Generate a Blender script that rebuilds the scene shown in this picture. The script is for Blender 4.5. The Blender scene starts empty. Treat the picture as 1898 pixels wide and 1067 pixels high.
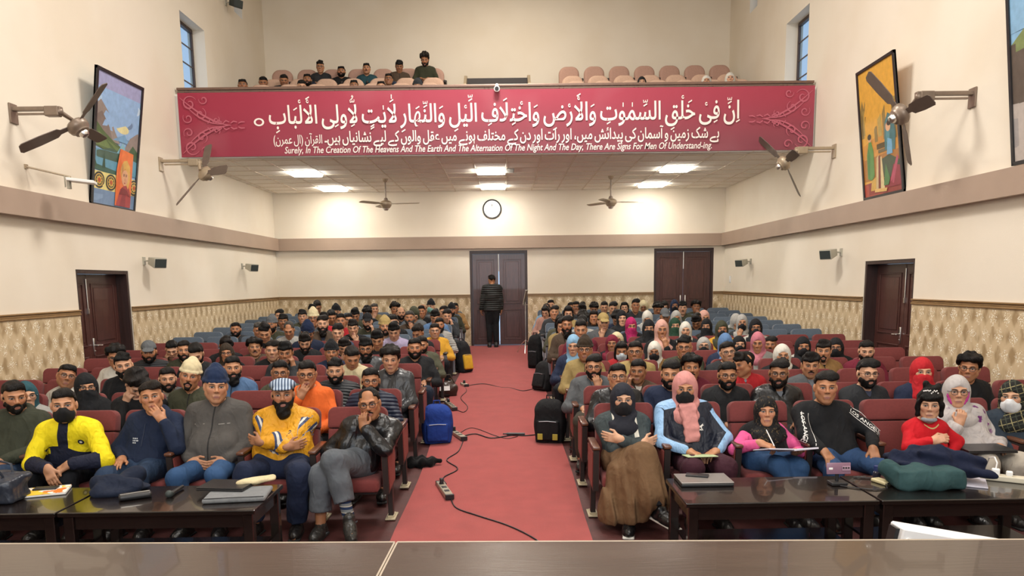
import bpy, bmesh, math, random, unicodedata
import numpy as np
from mathutils import Vector, Matrix, Euler

# ------------------------------------------------------------------ camera, world, lights, exposure
SC = bpy.context.scene
COL = SC.collection
CAM_H = 1.95
cam_d = bpy.data.cameras.new('camera')
cam_d.sensor_fit = 'HORIZONTAL'; cam_d.sensor_width = 36.0
cam_d.lens = 36.0 * 1400.0 / 1898.0
cam_d.shift_y = (720.0 - 533.5) / 1898.0
cam_d.clip_start = 0.05; cam_d.clip_end = 100
cam = bpy.data.objects.new('camera', cam_d); COL.objects.link(cam)
cam.matrix_world = (Matrix.Translation((0, 0, CAM_H)) @ Matrix.Rotation(-0.0066337, 4, 'Z')
                    @ Matrix.Rotation(math.pi / 2 - 0.139896, 4, 'X') @ Matrix.Rotation(-0.0133, 4, 'Z'))
SC.camera = cam
SC.view_settings.view_transform = 'Standard'
SC.view_settings.look = 'None'
SC.view_settings.gamma = 1.0
SC.view_settings.use_curve_mapping = False
SC.view_settings.exposure = -0.26

world = bpy.data.worlds.new('world'); SC.world = world
world.use_nodes = True
world.node_tree.nodes['Background'].inputs[0].default_value = (0.55, 0.74, 1.0, 1)
world.node_tree.nodes['Background'].inputs[1].default_value = 1.3

def area(name, loc, target, size, power, color, size_y=None):
    l = bpy.data.lights.new(name, 'AREA'); l.energy = power; l.color = color
    l.size = size
    if size_y: l.shape = 'RECTANGLE'; l.size_y = size_y
    o = bpy.data.objects.new(name, l); COL.objects.link(o)
    o.location = loc
    o.rotation_euler = (Vector(target) - Vector(loc)).to_track_quat('-Z', 'Y').to_euler()
    return o
WARM = (1.0, 0.90, 0.76); NEUT = (1.0, 0.95, 0.88); COOL = (0.86, 0.93, 1.0)
area('hall_light', (0.0, 10.4, 8.55), (0, 10.4, 0), 1.6, 620, NEUT)
area('hall_light', (-2.2, 5.6, 8.75), (-2.2, 5.6, 0), 2.2, 235, NEUT)
area('hall_light', (2.2, 5.6, 8.75), (2.2, 5.6, 0), 2.2, 235, NEUT)
area('balcony_light', (0.0, 16.0, 8.75), (0, 16.0, 0), 1.8, 110, WARM)
area('added_front_fill', (0.0, -4.3, 3.3), (0, 10, 3.3), 6.0, 360, (0.78, 0.89, 1.0), 3.4)  # added unseen fill light for faces, front walls and soffit; no screen there
area('stage_light', (-2.6, -0.6, 5.2), (-1.0, 8.0, 0.8), 2.4, 230, NEUT)
area('stage_light', (2.6, -0.6, 5.2), (1.0, 8.0, 0.8), 2.4, 230, NEUT)

# ------------------------------------------------------------------ helpers
MATS = {}
def _n(nt, t, **kw):
    n = nt.nodes.new(t)
    for k, v in kw.items(): setattr(n, k, v)
    return n
def pmat(name, color=(.5, .5, .5), rough=.6, metal=0., var=.12, scale=20., bump=0., bscale=None, emit=None, estr=0., coat=0., objcol=False,
         stretch=(1, 1, 1), spec=.5, sheen=0.):
    """Principled material with procedural colour variation and relief in object space."""
    if name in MATS: return MATS[name]
    m = bpy.data.materials.new(name); m.use_nodes = True
    nt = m.node_tree; b = nt.nodes['Principled BSDF']
    tc = _n(nt, 'ShaderNodeTexCoord'); mp = _n(nt, 'ShaderNodeMapping'); mp.inputs['Scale'].default_value = stretch
    nt.links.new(tc.outputs['Object'], mp.inputs[0])
    no = _n(nt, 'ShaderNodeTexNoise'); no.inputs['Scale'].default_value = scale; no.inputs['Detail'].default_value = 4
    nt.links.new(mp.outputs[0], no.inputs['Vector'])
    rg = _n(nt, 'ShaderNodeMapRange'); rg.inputs[1].default_value = .25; rg.inputs[2].default_value = .75
    rg.inputs[3].default_value = 1 - var; rg.inputs[4].default_value = 1 + var
    nt.links.new(no.outputs[0], rg.inputs[0])
    mx = _n(nt, 'ShaderNodeVectorMath', operation='SCALE')
    if objcol:
        oi = _n(nt, 'ShaderNodeObjectInfo'); nt.links.new(oi.outputs['Color'], mx.inputs[0])
    else:
        mx.inputs[0].default_value = color[:3]
    nt.links.new(rg.outputs[0], mx.inputs['Scale'])
    nt.links.new(mx.outputs[0], b.inputs['Base Color'])
    b.inputs['Roughness'].default_value = rough; b.inputs['Metallic'].default_value = metal
    b.inputs['Specular IOR Level'].default_value = spec
    if coat: b.inputs['Coat Weight'].default_value = coat
    if sheen: b.inputs['Sheen Weight'].default_value = sheen
    if emit:
        b.inputs['Emission Color'].default_value = (*emit, 1); b.inputs['Emission Strength'].default_value = estr
    if bump:
        nb = no
        if bscale:
            nb = _n(nt, 'ShaderNodeTexNoise'); nb.inputs['Scale'].default_value = bscale; nb.inputs['Detail'].default_value = 3
            nt.links.new(mp.outputs[0], nb.inputs['Vector'])
        bp = _n(nt, 'ShaderNodeBump'); bp.inputs['Strength'].default_value = 1; bp.inputs['Distance'].default_value = bump
        nt.links.new(nb.outputs[0], bp.inputs['Height']); nt.links.new(bp.outputs[0], b.inputs['Normal'])
    MATS[name] = m
    return m
def hexc(h):
    h = h.lstrip('#'); v = [int(h[i:i + 2], 16) / 255 for i in (0, 2, 4)]
    return tuple(((c + .055) / 1.055) ** 2.4 if c > .04045 else c / 12.92 for c in v)

def link(o, parent=None):
    COL.objects.link(o)
    if parent is not None: o.parent = parent
    return o
def tag(o, label=None, cat=None, group=None, kind=None):
    if label: o['label'] = label
    if cat: o['category'] = cat
    if group: o['group'] = group
    if kind: o['kind'] = kind
    return o
def empty(name, loc=(0, 0, 0), rz=0.):
    o = bpy.data.objects.new(name, None); o.empty_display_size = .1
    o.location = loc; o.rotation_euler = (0, 0, rz); return link(o)
def obj(name, me, mat=None, parent=None, loc=None, rot=None, color=None, scale=None):
    o = bpy.data.objects.new(name, me)
    if mat is not None and len(me.materials) == 0: me.materials.append(mat)
    if loc is not None: o.location = loc
    if rot is not None: o.rotation_euler = rot
    if scale is not None: o.scale = scale
    if color is not None: o.color = (*color[:3], 1)
    return link(o, parent)

class MB:
    """collects simple solids into one mesh"""
    def __init__(s): s.bm = bmesh.new(); s.mi = 0
    def _add(s, ret_verts, M):
        if M is not None: bmesh.ops.transform(s.bm, matrix=M, verts=ret_verts)
        fs = set(f for v in ret_verts for f in v.link_faces)
        for f in fs: f.material_index = s.mi
        return ret_verts
    def box(s, c, size, rot=(0, 0, 0), bevel=0., seg=2, taper=None):
        r = bmesh.ops.create_cube(s.bm, size=1.0); vs = r['verts']
        for v in vs:
            if taper and v.co.z > 0: v.co.x *= taper[0]; v.co.y *= taper[1]
            v.co.x *= size[0]; v.co.y *= size[1]; v.co.z *= size[2]
        if bevel:
            es = list(set(e for v in vs for e in v.link_edges))
            g = bmesh.ops.bevel(s.bm, geom=es, offset=bevel, segments=seg, affect='EDGES', profile=.5)
            vs = list(set(g['verts']) | set(v for v in vs if v.is_valid))
        s._add(vs, Matrix.Translation(c) @ Euler(rot).to_matrix().to_4x4()); return s
    def cyl(s, a, b, r1, r2=None, n=12, caps=True):
        a = Vector(a); b = Vector(b); d = b - a; r2 = r1 if r2 is None else r2
        r = bmesh.ops.create_cone(s.bm, cap_ends=caps, segments=n, radius1=max(r1, 1e-5), radius2=max(r2, 1e-5), depth=d.length)
        s._add(r['verts'], Matrix.Translation((a + b) / 2) @ d.to_track_quat('Z', 'Y').to_matrix().to_4x4()); return s
    def sph(s, c, r, n=12, scale=(1, 1, 1), rot=(0, 0, 0)):
        q = bmesh.ops.create_uvsphere(s.bm, u_segments=n, v_segments=max(4, n // 2), radius=r)
        s._add(q['verts'], Matrix.Translation(c) @ Euler(rot).to_matrix().to_4x4() @ Matrix.Diagonal((*scale, 1))); return s
    def tube(s, pts, r, n=6):
        pts = [Vector(p) for p in pts]; rings = []
        for i, p in enumerate(pts):
            t = (pts[min(i + 1, len(pts) - 1)] - pts[max(i - 1, 0)]).normalized()
            u = t.cross(Vector((0, 0, 1)))
            if u.length < 1e-3: u = Vector((1, 0, 0))
            u.normalize(); w = u.cross(t)
            rr = r[i] if isinstance(r, (list, tuple)) else r
            rings.append([s.bm.verts.new(p + (u * math.cos(2 * math.pi * k / n) + w * math.sin(2 * math.pi * k / n)) * rr) for k in range(n)])
        for i in range(len(rings) - 1):
            for k in range(n):
                f = s.bm.faces.new((rings[i][k], rings[i][(k + 1) % n], rings[i + 1][(k + 1) % n], rings[i + 1][k])); f.material_index = s.mi
        for rg_, fl in ((rings[0], True), (rings[-1], False)):
            f = s.bm.faces.new(rg_[::-1] if fl else rg_); f.material_index = s.mi
        return s
    def prism(s, poly, d, M=None):
        """polygon in local xz extruded along +y by d"""
        a = [s.bm.verts.new((x, 0, z)) for x, z in poly]; b = [s.bm.verts.new((x, d, z)) for x, z in poly]
        fs = [s.bm.faces.new(a), s.bm.faces.new(b[::-1])]
        n = len(poly)
        for i in range(n): fs.append(s.bm.faces.new((a[(i + 1) % n], a[i], b[i], b[(i + 1) % n])))
        for f in fs: f.material_index = s.mi
        if M is not None: bmesh.ops.transform(s.bm, matrix=M, verts=a + b)
        return s
    def lathe(s, prof, n=24, M=None, caps=True):
        rings = []; vs = []
        for r, z in prof:
            rg_ = [s.bm.verts.new((r * math.cos(2 * math.pi * k / n), r * math.sin(2 * math.pi * k / n), z)) for k in range(n)]
            rings.append(rg_); vs += rg_
        for i in range(len(rings) - 1):
            for k in range(n):
                f = s.bm.faces.new((rings[i][k], rings[i][(k + 1) % n], rings[i + 1][(k + 1) % n], rings[i + 1][k])); f.material_index = s.mi
        for rg_, fl in ((rings[0], True), (rings[-1], False)) if caps else ():
            f = s.bm.faces.new(rg_[::-1] if fl else rg_); f.material_index = s.mi
        if M is not None: bmesh.ops.transform(s.bm, matrix=M, verts=vs)
        return s
    def mesh(s, name, smooth=True, mats=()):
        bmesh.ops.recalc_face_normals(s.bm, faces=s.bm.faces[:])
        me = bpy.data.meshes.new(name); s.bm.to_mesh(me); s.bm.free()
        if smooth and len(me.polygons):
            me.polygons.foreach_set('use_smooth', [True] * len(me.polygons))
            me.set_sharp_from_angle(angle=math.radians(38))
        for m in mats: me.materials.append(m)
        return me
    def build(s, name, mat=None, parent=None, loc=None, rot=None, smooth=True, mats=(), color=None):
        return obj(name, s.mesh(name, smooth, mats), mat, parent, loc, rot, color)
def struct(name, mb, mat=None, **kw):
    o = mb.build(name, mat, **kw) if isinstance(mb, MB) else obj(name, mb, mat, **kw)
    if o.parent is None: o['kind'] = 'structure'
    return o
def copy_tree(o, parent=None):
    c = o.copy(); COL.objects.link(c); c.parent = parent
    for ch in o.children: copy_tree(ch, c)
    return c
# ------------------------------------------------------------------ implicit surfaces: smooth unions meshed with surface nets
V3 = lambda *a: np.array(a, dtype=np.float64)
def axis(lo, hi, coarse, fine):
    pts = [lo]; x = lo
    fine = sorted(fine)
    while x < hi:
        h = coarse
        for a, b, f in fine:
            if a - f <= x < b: h = min(h, f)
        for a, b, f in fine:
            if x < a and x + h > a and h > f: h = max(f, a - x)
        x += h; pts.append(x)
    return np.array(pts)
class Sdf:
    def __init__(s, axes):
        s.ax = axes; s.D = np.full([len(a) for a in axes], 1.0, np.float32)
        s.h = max(float(np.max(np.diff(a))) for a in axes)
    def _blk(s, lo, hi, m):
        sl = []
        for a, l, h in zip(s.ax, lo, hi):
            i = max(0, int(np.searchsorted(a, l - m)) - 1); j = min(len(a), int(np.searchsorted(a, h + m)) + 1)
            if j - i < 1: return None
            sl.append(slice(i, j))
        return tuple(sl)
    def _co(s, sl):
        return (s.ax[0][sl[0]][:, None, None].astype(np.float32), s.ax[1][sl[1]][None, :, None].astype(np.float32), s.ax[2][sl[2]][None, None, :].astype(np.float32))
    def _mix(s, sl, d, k, op):
        D = s.D[sl]
        if op == 'u':
            h = np.maximum(k - np.abs(D - d), 0) / k if k > 0 else 0
            s.D[sl] = np.minimum(D, d) - h * h * k * .25
        elif op == 's':
            h = np.maximum(k - np.abs(D + d), 0) / k if k > 0 else 0
            s.D[sl] = np.maximum(D, -d) + h * h * k * .25
    def prim(s, p, grow=0., k=None):
        t = p[0]; op = p[-1]; kk = p[-2] if k is None else k
        if t == 'cap':
            a, b, ra, rb = p[1:5]; ra = ra + grow; rb = rb + grow; R = max(ra, rb)
            sl = s._blk(np.minimum(a, b) - R, np.maximum(a, b) + R, kk + 1.6 * s.h)
            if sl is None: return
            X, Y, Z = s._co(sl); e = b - a; L = float(e @ e) + 1e-12
            tt = np.clip(((X - a[0]) * e[0] + (Y - a[1]) * e[1] + (Z - a[2]) * e[2]) / L, 0, 1)
            d = np.sqrt((X - a[0] - tt * e[0]) ** 2 + (Y - a[1] - tt * e[1]) ** 2 + (Z - a[2] - tt * e[2]) ** 2) - (ra + (rb - ra) * tt)
        else:
            c, rad, M = p[1:4]; rad = np.array(rad) + grow; R = float(max(rad))
            sl = s._blk(c - R, c + R, kk + 1.6 * s.h)
            if sl is None: return
            X, Y, Z = s._co(sl); X = X - c[0]; Y = Y - c[1]; Z = Z - c[2]
            if M is not None:   # M columns = local axes
                x = X * M[0, 0] + Y * M[1, 0] + Z * M[2, 0]; y = X * M[0, 1] + Y * M[1, 1] + Z * M[2, 1]; z = X * M[0, 2] + Y * M[1, 2] + Z * M[2, 2]
            else: x, y, z = X, Y, Z
            if t == 'ell':
                k0 = np.sqrt((x / rad[0]) ** 2 + (y / rad[1]) ** 2 + (z / rad[2]) ** 2)
                k1 = np.sqrt((x / rad[0] ** 2) ** 2 + (y / rad[1] ** 2) ** 2 + (z / rad[2] ** 2) ** 2) + 1e-9
                d = k0 * (k0 - 1) / k1
            else:   # 'box' rounded
                r = min(p[1 + 3], float(min(rad))) if False else min(.02, float(min(rad)) * .7)
                qx = np.abs(x) - rad[0] + r; qy = np.abs(y) - rad[1] + r; qz = np.abs(z) - rad[2] + r
                d = np.sqrt(np.maximum(qx, 0) ** 2 + np.maximum(qy, 0) ** 2 + np.maximum(qz, 0) ** 2) + np.minimum(np.maximum(qx, np.maximum(qy, qz)), 0) - r
        s._mix(sl, d.astype(np.float32), kk, op)
    def prims(s, ps, grow=0., k=None):
        for p in ps: s.prim(p, grow, k)
        return s
    def cut(s, c, n, k=0.):
        """keep the half space behind the plane (n points out)"""
        X, Y, Z = s._co((slice(None),) * 3)
        d = (X - c[0]) * n[0] + (Y - c[1]) * n[1] + (Z - c[2]) * n[2]
        s.D = np.maximum(s.D, d.astype(np.float32)); return s
    def cut_local(s, c, n, R):
        """cut only within radius R of c"""
        c = np.array(c); sl = s._blk(c - R, c + R, 0)
        if sl is None: return s
        X, Y, Z = s._co(sl)
        d = (X - c[0]) * n[0] + (Y - c[1]) * n[1] + (Z - c[2]) * n[2]
        r = np.sqrt((X - c[0]) ** 2 + (Y - c[1]) ** 2 + (Z - c[2]) ** 2)
        s.D[sl] = np.where(r < R, np.maximum(s.D[sl], d), s.D[sl]).astype(np.float32); return s
    def ripple(s, seed, amp, freq):
        rs = np.random.RandomState(seed); X, Y, Z = s._co((slice(None),) * 3)
        w = 0
        for q in range(4):
            v = rs.normal(size=3); v[2] *= 1.4; v = v / np.linalg.norm(v) * freq * rs.uniform(.6, 1.5)
            w = w + np.sin(X * v[0] + Y * v[1] + Z * v[2] + rs.uniform(0, 6))
        s.D = (s.D + amp * .4 * w).astype(np.float32); return s
    def mesh(s, name, raw=False):
        D = s.D; S = D < 0
        c = np.zeros([n - 1 for n in D.shape], np.uint8)
        sh = [(i, j, k) for i in (0, 1) for j in (0, 1) for k in (0, 1)]
        n = D.shape
        for i, j, k in sh: c += S[i:n[0] - 1 + i, j:n[1] - 1 + j, k:n[2] - 1 + k]
        act = (c > 0) & (c < 8)
        I, J, K = np.nonzero(act)
        idx = np.full(act.shape, -1, np.int32); idx[I, J, K] = np.arange(len(I), dtype=np.int32)
        val = {q: D[I + q[0], J + q[1], K + q[2]] for q in sh}
        pos = np.zeros((len(I), 3)); cnt = np.zeros(len(I))
        x0 = [s.ax[0][I], s.ax[1][J], s.ax[2][K]]; hx = [s.ax[0][I + 1] - x0[0], s.ax[1][J + 1] - x0[1], s.ax[2][K + 1] - x0[2]]
        for a in sh:
            for d in range(3):
                if a[d]: continue
                b = list(a); b[d] = 1; b = tuple(b)
                va, vb = val[a], val[b]; m = (va < 0) != (vb < 0)
                t = np.where(m, va / np.where(m, va - vb, 1), 0)
                for e in range(3):
                    pos[:, e] += np.where(m, (t if e == d else a[e]), 0) * hx[e]
                cnt += m
        pos = pos / np.maximum(cnt, 1)[:, None]
        for e in range(3): pos[:, e] += x0[e]
        quads = []
        for d in range(3):
            e, f = [(1, 2), (2, 0), (0, 1)][d]
            sa = [slice(None)] * 3; sb = [slice(None)] * 3
            sa[d] = slice(0, -1); sb[d] = slice(1, None)
            A, B = S[tuple(sa)], S[tuple(sb)]
            G = np.argwhere(A != B)
            ok = (G[:, e] > 0) & (G[:, f] > 0) & (G[:, e] < n[e] - 1) & (G[:, f] < n[f] - 1)
            G = G[ok]
            fl = A[tuple(G.T)]
            def cell(de, df):
                g = G.copy(); g[:, e] += de; g[:, f] += df; return idx[tuple(g.T)]
            q = np.stack([cell(-1, -1), cell(0, -1), cell(0, 0), cell(-1, 0)], 1)
            q[~fl] = q[~fl][:, ::-1]
            quads.append(q)
        Q = np.concatenate(quads); Q = Q[(Q >= 0).all(1)]
        if raw: return pos, Q
        return npmesh(name, pos, Q), pos
def npmesh(name, pos, Q):
    me = bpy.data.meshes.new(name)
    me.vertices.add(len(pos)); me.vertices.foreach_set('co', np.ascontiguousarray(pos, np.float32).ravel())
    me.loops.add(Q.size); me.loops.foreach_set('vertex_index', np.ascontiguousarray(Q, np.int32).ravel())
    me.polygons.add(len(Q)); me.polygons.foreach_set('loop_start', np.arange(0, Q.size, Q.shape[1], dtype=np.int32))
    me.update(calc_edges=True); return me
def fattr(me, name, arr, typ='FLOAT'):
    a = me.attributes.new(name, typ, 'POINT')
    a.data.foreach_set('vector' if typ == 'FLOAT_VECTOR' else 'value', np.ascontiguousarray(arr, np.float32).ravel())
def CAPS(a, b, ra, rb=None, k=.03, op='u'): return ('cap', np.array(a, float), np.array(b, float), ra, ra if rb is None else rb, k, op)
def ELL(c, r, M=None, k=.03, op='u'): return ('ell', np.array(c, float), r, M, k, op)
def BOXP(c, r, M=None, k=.02, op='u'): return ('box', np.array(c, float), r, M, k, op)
def xf(ps, M, t, sc=1.):
    """rigid transform + scale of a prim list; M 3x3"""
    out = []
    for p in ps:
        if p[0] == 'cap': out.append(('cap', M @ p[1] * sc + t, M @ p[2] * sc + t, p[3] * sc, p[4] * sc, p[5] * sc, p[6]))
        else:
            m = M if p[3] is None else M @ p[3]
            out.append((p[0], M @ p[1] * sc + t, tuple(np.array(p[2]) * sc), m, p[4] * sc, p[5]))
    return out
def rotm(yaw=0., pitch=0., roll=0.):
    """head rotation: yaw about z, pitch (positive = chin up) about x, roll about y; face looks along -y"""
    return np.array(Euler((-pitch, roll, yaw), 'XYZ').to_matrix())
# ------------------------------------------------------------------ node expressions
class X:
    """tiny expression wrapper around math nodes"""
    nt = None
    def __init__(s, v): s.v = v
    def _m(op, *a, clamp=False):
        n = X.nt.nodes.new('ShaderNodeMath'); n.operation = op; n.use_clamp = clamp
        for i, q in enumerate(a):
            q = q.v if isinstance(q, X) else q
            if isinstance(q, (int, float)): n.inputs[i].default_value = q
            else: X.nt.links.new(q, n.inputs[i])
        return X(n.outputs[0])
    def __add__(s, o): return X._m('ADD', s, o)
    __radd__ = __add__
    def __sub__(s, o): return X._m('SUBTRACT', s, o)
    def __rsub__(s, o): return X._m('SUBTRACT', o, s)
    def __mul__(s, o): return X._m('MULTIPLY', s, o)
    __rmul__ = __mul__
    def __truediv__(s, o): return X._m('DIVIDE', s, o)
    def abs(s): return X._m('ABSOLUTE', s)
    def sin(s): return X._m('SINE', s)
    def frac(s): return X._m('FRACT', s)
    def floor(s): return X._m('FLOOR', s)
    def lt(s, o): return X._m('LESS_THAN', s, o)
    def gt(s, o): return X._m('GREATER_THAN', s, o)
    def mx(s, o): return X._m('MAXIMUM', s, o)
    def mn(s, o): return X._m('MINIMUM', s, o)
    def sq(s): return s * s
    def step(s, a, b):
        """smoothstep from a to b"""
        n = X.nt.nodes.new('ShaderNodeMapRange'); n.interpolation_type = 'SMOOTHSTEP'
        X.nt.links.new(s.v, n.inputs[0]); n.inputs[1].default_value = a; n.inputs[2].default_value = b
        return X(n.outputs[0])
def xmix(c1, c2, f):
    n = X.nt.nodes.new('ShaderNodeMix'); n.data_type = 'RGBA'
    for s, c in ((n.inputs[6], c1), (n.inputs[7], c2)):
        if isinstance(c, (tuple, list)): s.default_value = (*c[:3], 1)
        else: X.nt.links.new(c, s)
    f = f.v if isinstance(f, X) else f
    if isinstance(f, (int, float)): n.inputs[0].default_value = f
    else: X.nt.links.new(f, n.inputs[0])
    return n.outputs[2]
def newmat(name, rough=.6, spec=.5):
    m = bpy.data.materials.new(name); m.use_nodes = True; X.nt = m.node_tree
    b = X.nt.nodes['Principled BSDF']; b.inputs['Roughness'].default_value = rough; b.inputs['Specular IOR Level'].default_value = spec
    return m, b
def xyz(sock):
    n = X.nt.nodes.new('ShaderNodeSeparateXYZ'); X.nt.links.new(sock, n.inputs[0]); return [X(o) for o in n.outputs]
def objco():
    return X.nt.nodes.new('ShaderNodeTexCoord').outputs['Object']
def attr(name, out='Vector'):
    n = X.nt.nodes.new('ShaderNodeAttribute'); n.attribute_name = name; return n.outputs[out]
def noise(sock, scale, detail=3, out=0):
    n = X.nt.nodes.new('ShaderNodeTexNoise'); n.inputs['Scale'].default_value = scale; n.inputs['Detail'].default_value = detail
    if sock is not None: X.nt.links.new(sock, n.inputs['Vector'])
    return X(n.outputs[out])
def bump(b, h, dist):
    n = X.nt.nodes.new('ShaderNodeBump'); n.inputs['Distance'].default_value = dist
    X.nt.links.new(h.v, n.inputs['Height']); X.nt.links.new(n.outputs[0], b.inputs['Normal'])

def skin_material():
    m, b = newmat('skin', .48, .4)
    oi = X.nt.nodes.new('ShaderNodeObjectInfo'); base = oi.outputs['Color']; stub = X(oi.outputs['Alpha'])
    x, y, z = xyz(attr('hl')); ax = x.abs()
    front = y.lt(-.045) * y.gt(-.125)
    def ell(x0, z0, rx, rz, soft=.25, slope=0., arch=0.):
        zz = z - z0
        if slope: zz = zz - (ax - x0) * slope
        if arch: zz = zz + (ax - x0).sq() * arch
        d = ((ax - x0) * (1 / rx)).sq() + (zz * (1 / rz)).sq()
        return d.step(1 + soft, 1 - soft) * front
    n = noise(objco(), 60., 3)
    c = xmix(base, (.0, .0, .0), (n - .5) * .25 + .04)
    red = ell(.036, -.025, .026, .024, .9) * .16
    c = xmix(c, (.55, .14, .09), red)
    jaw = z.step(-.035, -.065) * y.step(.02, -.02)
    up = ell(0., -.046, .027, .009, .6)
    c = xmix(c, (.02, .016, .014), (jaw.mx(up)) * stub * (noise(objco(), 400., 1) * .5 + .5))
    sock = ell(.032, .007, .024, .013, .8) * .38
    c = xmix(c, (.07, .03, .02), sock)
    c = xmix(c, (.28, .09, .075), ell(0., -.069, .0235, .0105, .3) * .7)
    c = xmix(c, (.04, .012, .01), ell(0., -.0688, .0235, .0017, .5) * .85)
    c = xmix(c, (.03, .012, .01), ell(.0085, -.034, .0045, .0028, .5) * .8)
    c = xmix(c, (.020, .013, .010), ell(.032, .0064, .0180, .0072, .3))
    eye = ell(.032, .0042, .0148, .0046, .3)
    c = xmix(c, (.36, .31, .28), eye)
    c = xmix(c, (.018, .011, .008), ell(.032, .0048, .0076, .0076, .2) * eye)
    c = xmix(c, (.014, .011, .010), ell(.032, .0262, .0200, .0042, .5, slope=.05, arch=7.) * .88)
    X.nt.links.new(c, b.inputs['Base Color'])
    bump(b, noise(objco(), 300., 2), .0006)
    return m
def cloth_mat(name, rough, freq, bd, spec=.3, puff=0., weave=0., sheen=0., colour=None):
    """fabric: colour from the object, creases from ridged noise, a dark zip line where the object colour's alpha is 0"""
    m, b = newmat(name, rough, spec)
    oi = X.nt.nodes.new('ShaderNodeObjectInfo'); oc = objco()
    base = colour() if colour else oi.outputs['Color']
    mp = X.nt.nodes.new('ShaderNodeMapping'); mp.inputs['Scale'].default_value = (1, 1, .55); X.nt.links.new(oc, mp.inputs[0])
    n1 = X.nt.nodes.new('ShaderNodeTexNoise'); n1.inputs['Scale'].default_value = freq * .55; n1.inputs['Detail'].default_value = 2; n1.inputs['Distortion'].default_value = .4; X.nt.links.new(mp.outputs[0], n1.inputs['Vector'])
    ridge = 1 - (X(n1.outputs[0]) - .5).abs() * 3.6
    ridge = ridge.mx(0.)
    n = noise(oc, freq, 4)
    c = xmix(base, (0, 0, 0), (n - .45) * .45)
    tx, ty, tz = xyz(attr('tc')); sl = X(attr('sl', 'Fac'))
    zip_ = (1 - X(oi.outputs['Alpha'])) * tx.abs().lt(.0065) * sl.lt(.005)
    c = xmix(c, (.012, .012, .013), zip_ * .8)
    X.nt.links.new(c, b.inputs['Base Color'])
    h = ridge * .8 + n * .5
    if puff: h = h * .35 + (tz * puff).sin().abs() * 1.3
    if weave: h = h + noise(oc, weave, 1) * .2
    bump(b, h, bd)
    if sheen: b.inputs['Sheen Weight'].default_value = sheen
    return m
SKIN = skin_material()
CL = dict(cloth=cloth_mat('woven_cloth', .85, 17, .0105), leather=cloth_mat('black_leather', .33, 15, .013, .42), puffer=cloth_mat('quilted_nylon', .55, 16, .009, .35, puff=34.),
          denim=cloth_mat('denim', .8, 19, .0085, .25, weave=260), wool=cloth_mat('knitted_wool', .95, 24, .006, .2, weave=200, sheen=.06), hair=None)
def hair_material():
    m, b = newmat('hair', .58, .22)
    oi = X.nt.nodes.new('ShaderNodeObjectInfo'); oc = objco()
    mp = X.nt.nodes.new('ShaderNodeMapping'); mp.inputs['Scale'].default_value = (1, .35, .5); X.nt.links.new(oc, mp.inputs[0])
    n = noise(mp.outputs[0], 190., 3)
    c = xmix(oi.outputs['Color'], (0, 0, 0), (n - .35) * .9); X.nt.links.new(c, b.inputs['Base Color'])
    bump(b, n + noise(mp.outputs[0], 60., 2), .006)
    return m
CL['hair'] = hair_material()

# ------------------------------------------------------------------ head (local frame: origin between the ears, face along -y)
def both(f): return [f(-1), f(1)]
def head_prims(jaw=1., fem=False):
    P = [ELL((0, .018, .036), (.076, .094, .086)), ELL((0, -.022, -.03), (.063 * jaw, .068, .086))]
    P += both(lambda s: CAPS((s * .05 * jaw, .0, -.052), (s * .018, -.06, -.098), .022, .017))
    P += [ELL((0, -.066, -.1), (.021, .019, .018), k=.02)]
    P += both(lambda s: ELL((s * .04, -.062, -.012), (.025, .024, .027), k=.02))
    P += both(lambda s: CAPS((s * .046, -.074, .03), (s * .012, -.087, .027), .011 if not fem else .009, k=.015))
    P += both(lambda s: ELL((s * .032, -.106, .005), (.020, .019, .014), k=.012, op='s'))
    P += both(lambda s: ELL((s * .032, -.0755, .0045), (.0150, .0148, .0122), k=.003))
    P += [CAPS((0, -.088, .016), (0, -.108, -.022), .0080, .0120, k=.014)]
    P += both(lambda s: ELL((s * .0125, -.099, -.0285), (.0092, .011, .0078), k=.008))
    P += [CAPS((-.019, -.084, -.0635), (.019, -.084, -.0635), .0072, k=.010), CAPS((-.015, -.084, -.0755), (.015, -.084, -.0755), .0080, k=.010)]
    P += [CAPS((-.021, -.0955, -.0690), (.021, -.0955, -.0690), .0026, k=.004, op='s')]
    P += both(lambda s: ELL((s * .079, .014, -.004), (.0085, .019, .031), np.array(Euler((.15, 0, s * .35)).to_matrix()), k=.008))
    return P
def local_mesh(name, prims, box, h, post=None, ripple=None):
    S = Sdf([np.arange(box[i] - 2 * h, box[i + 3] + 3 * h, h) for i in range(3)])
    S.prims(prims)
    if ripple: S.ripple(*ripple)
    if post: post(S)
    return S.mesh(name)[0]
HB = (-.11, -.13, -.12, .11, .15, .16)
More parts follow.
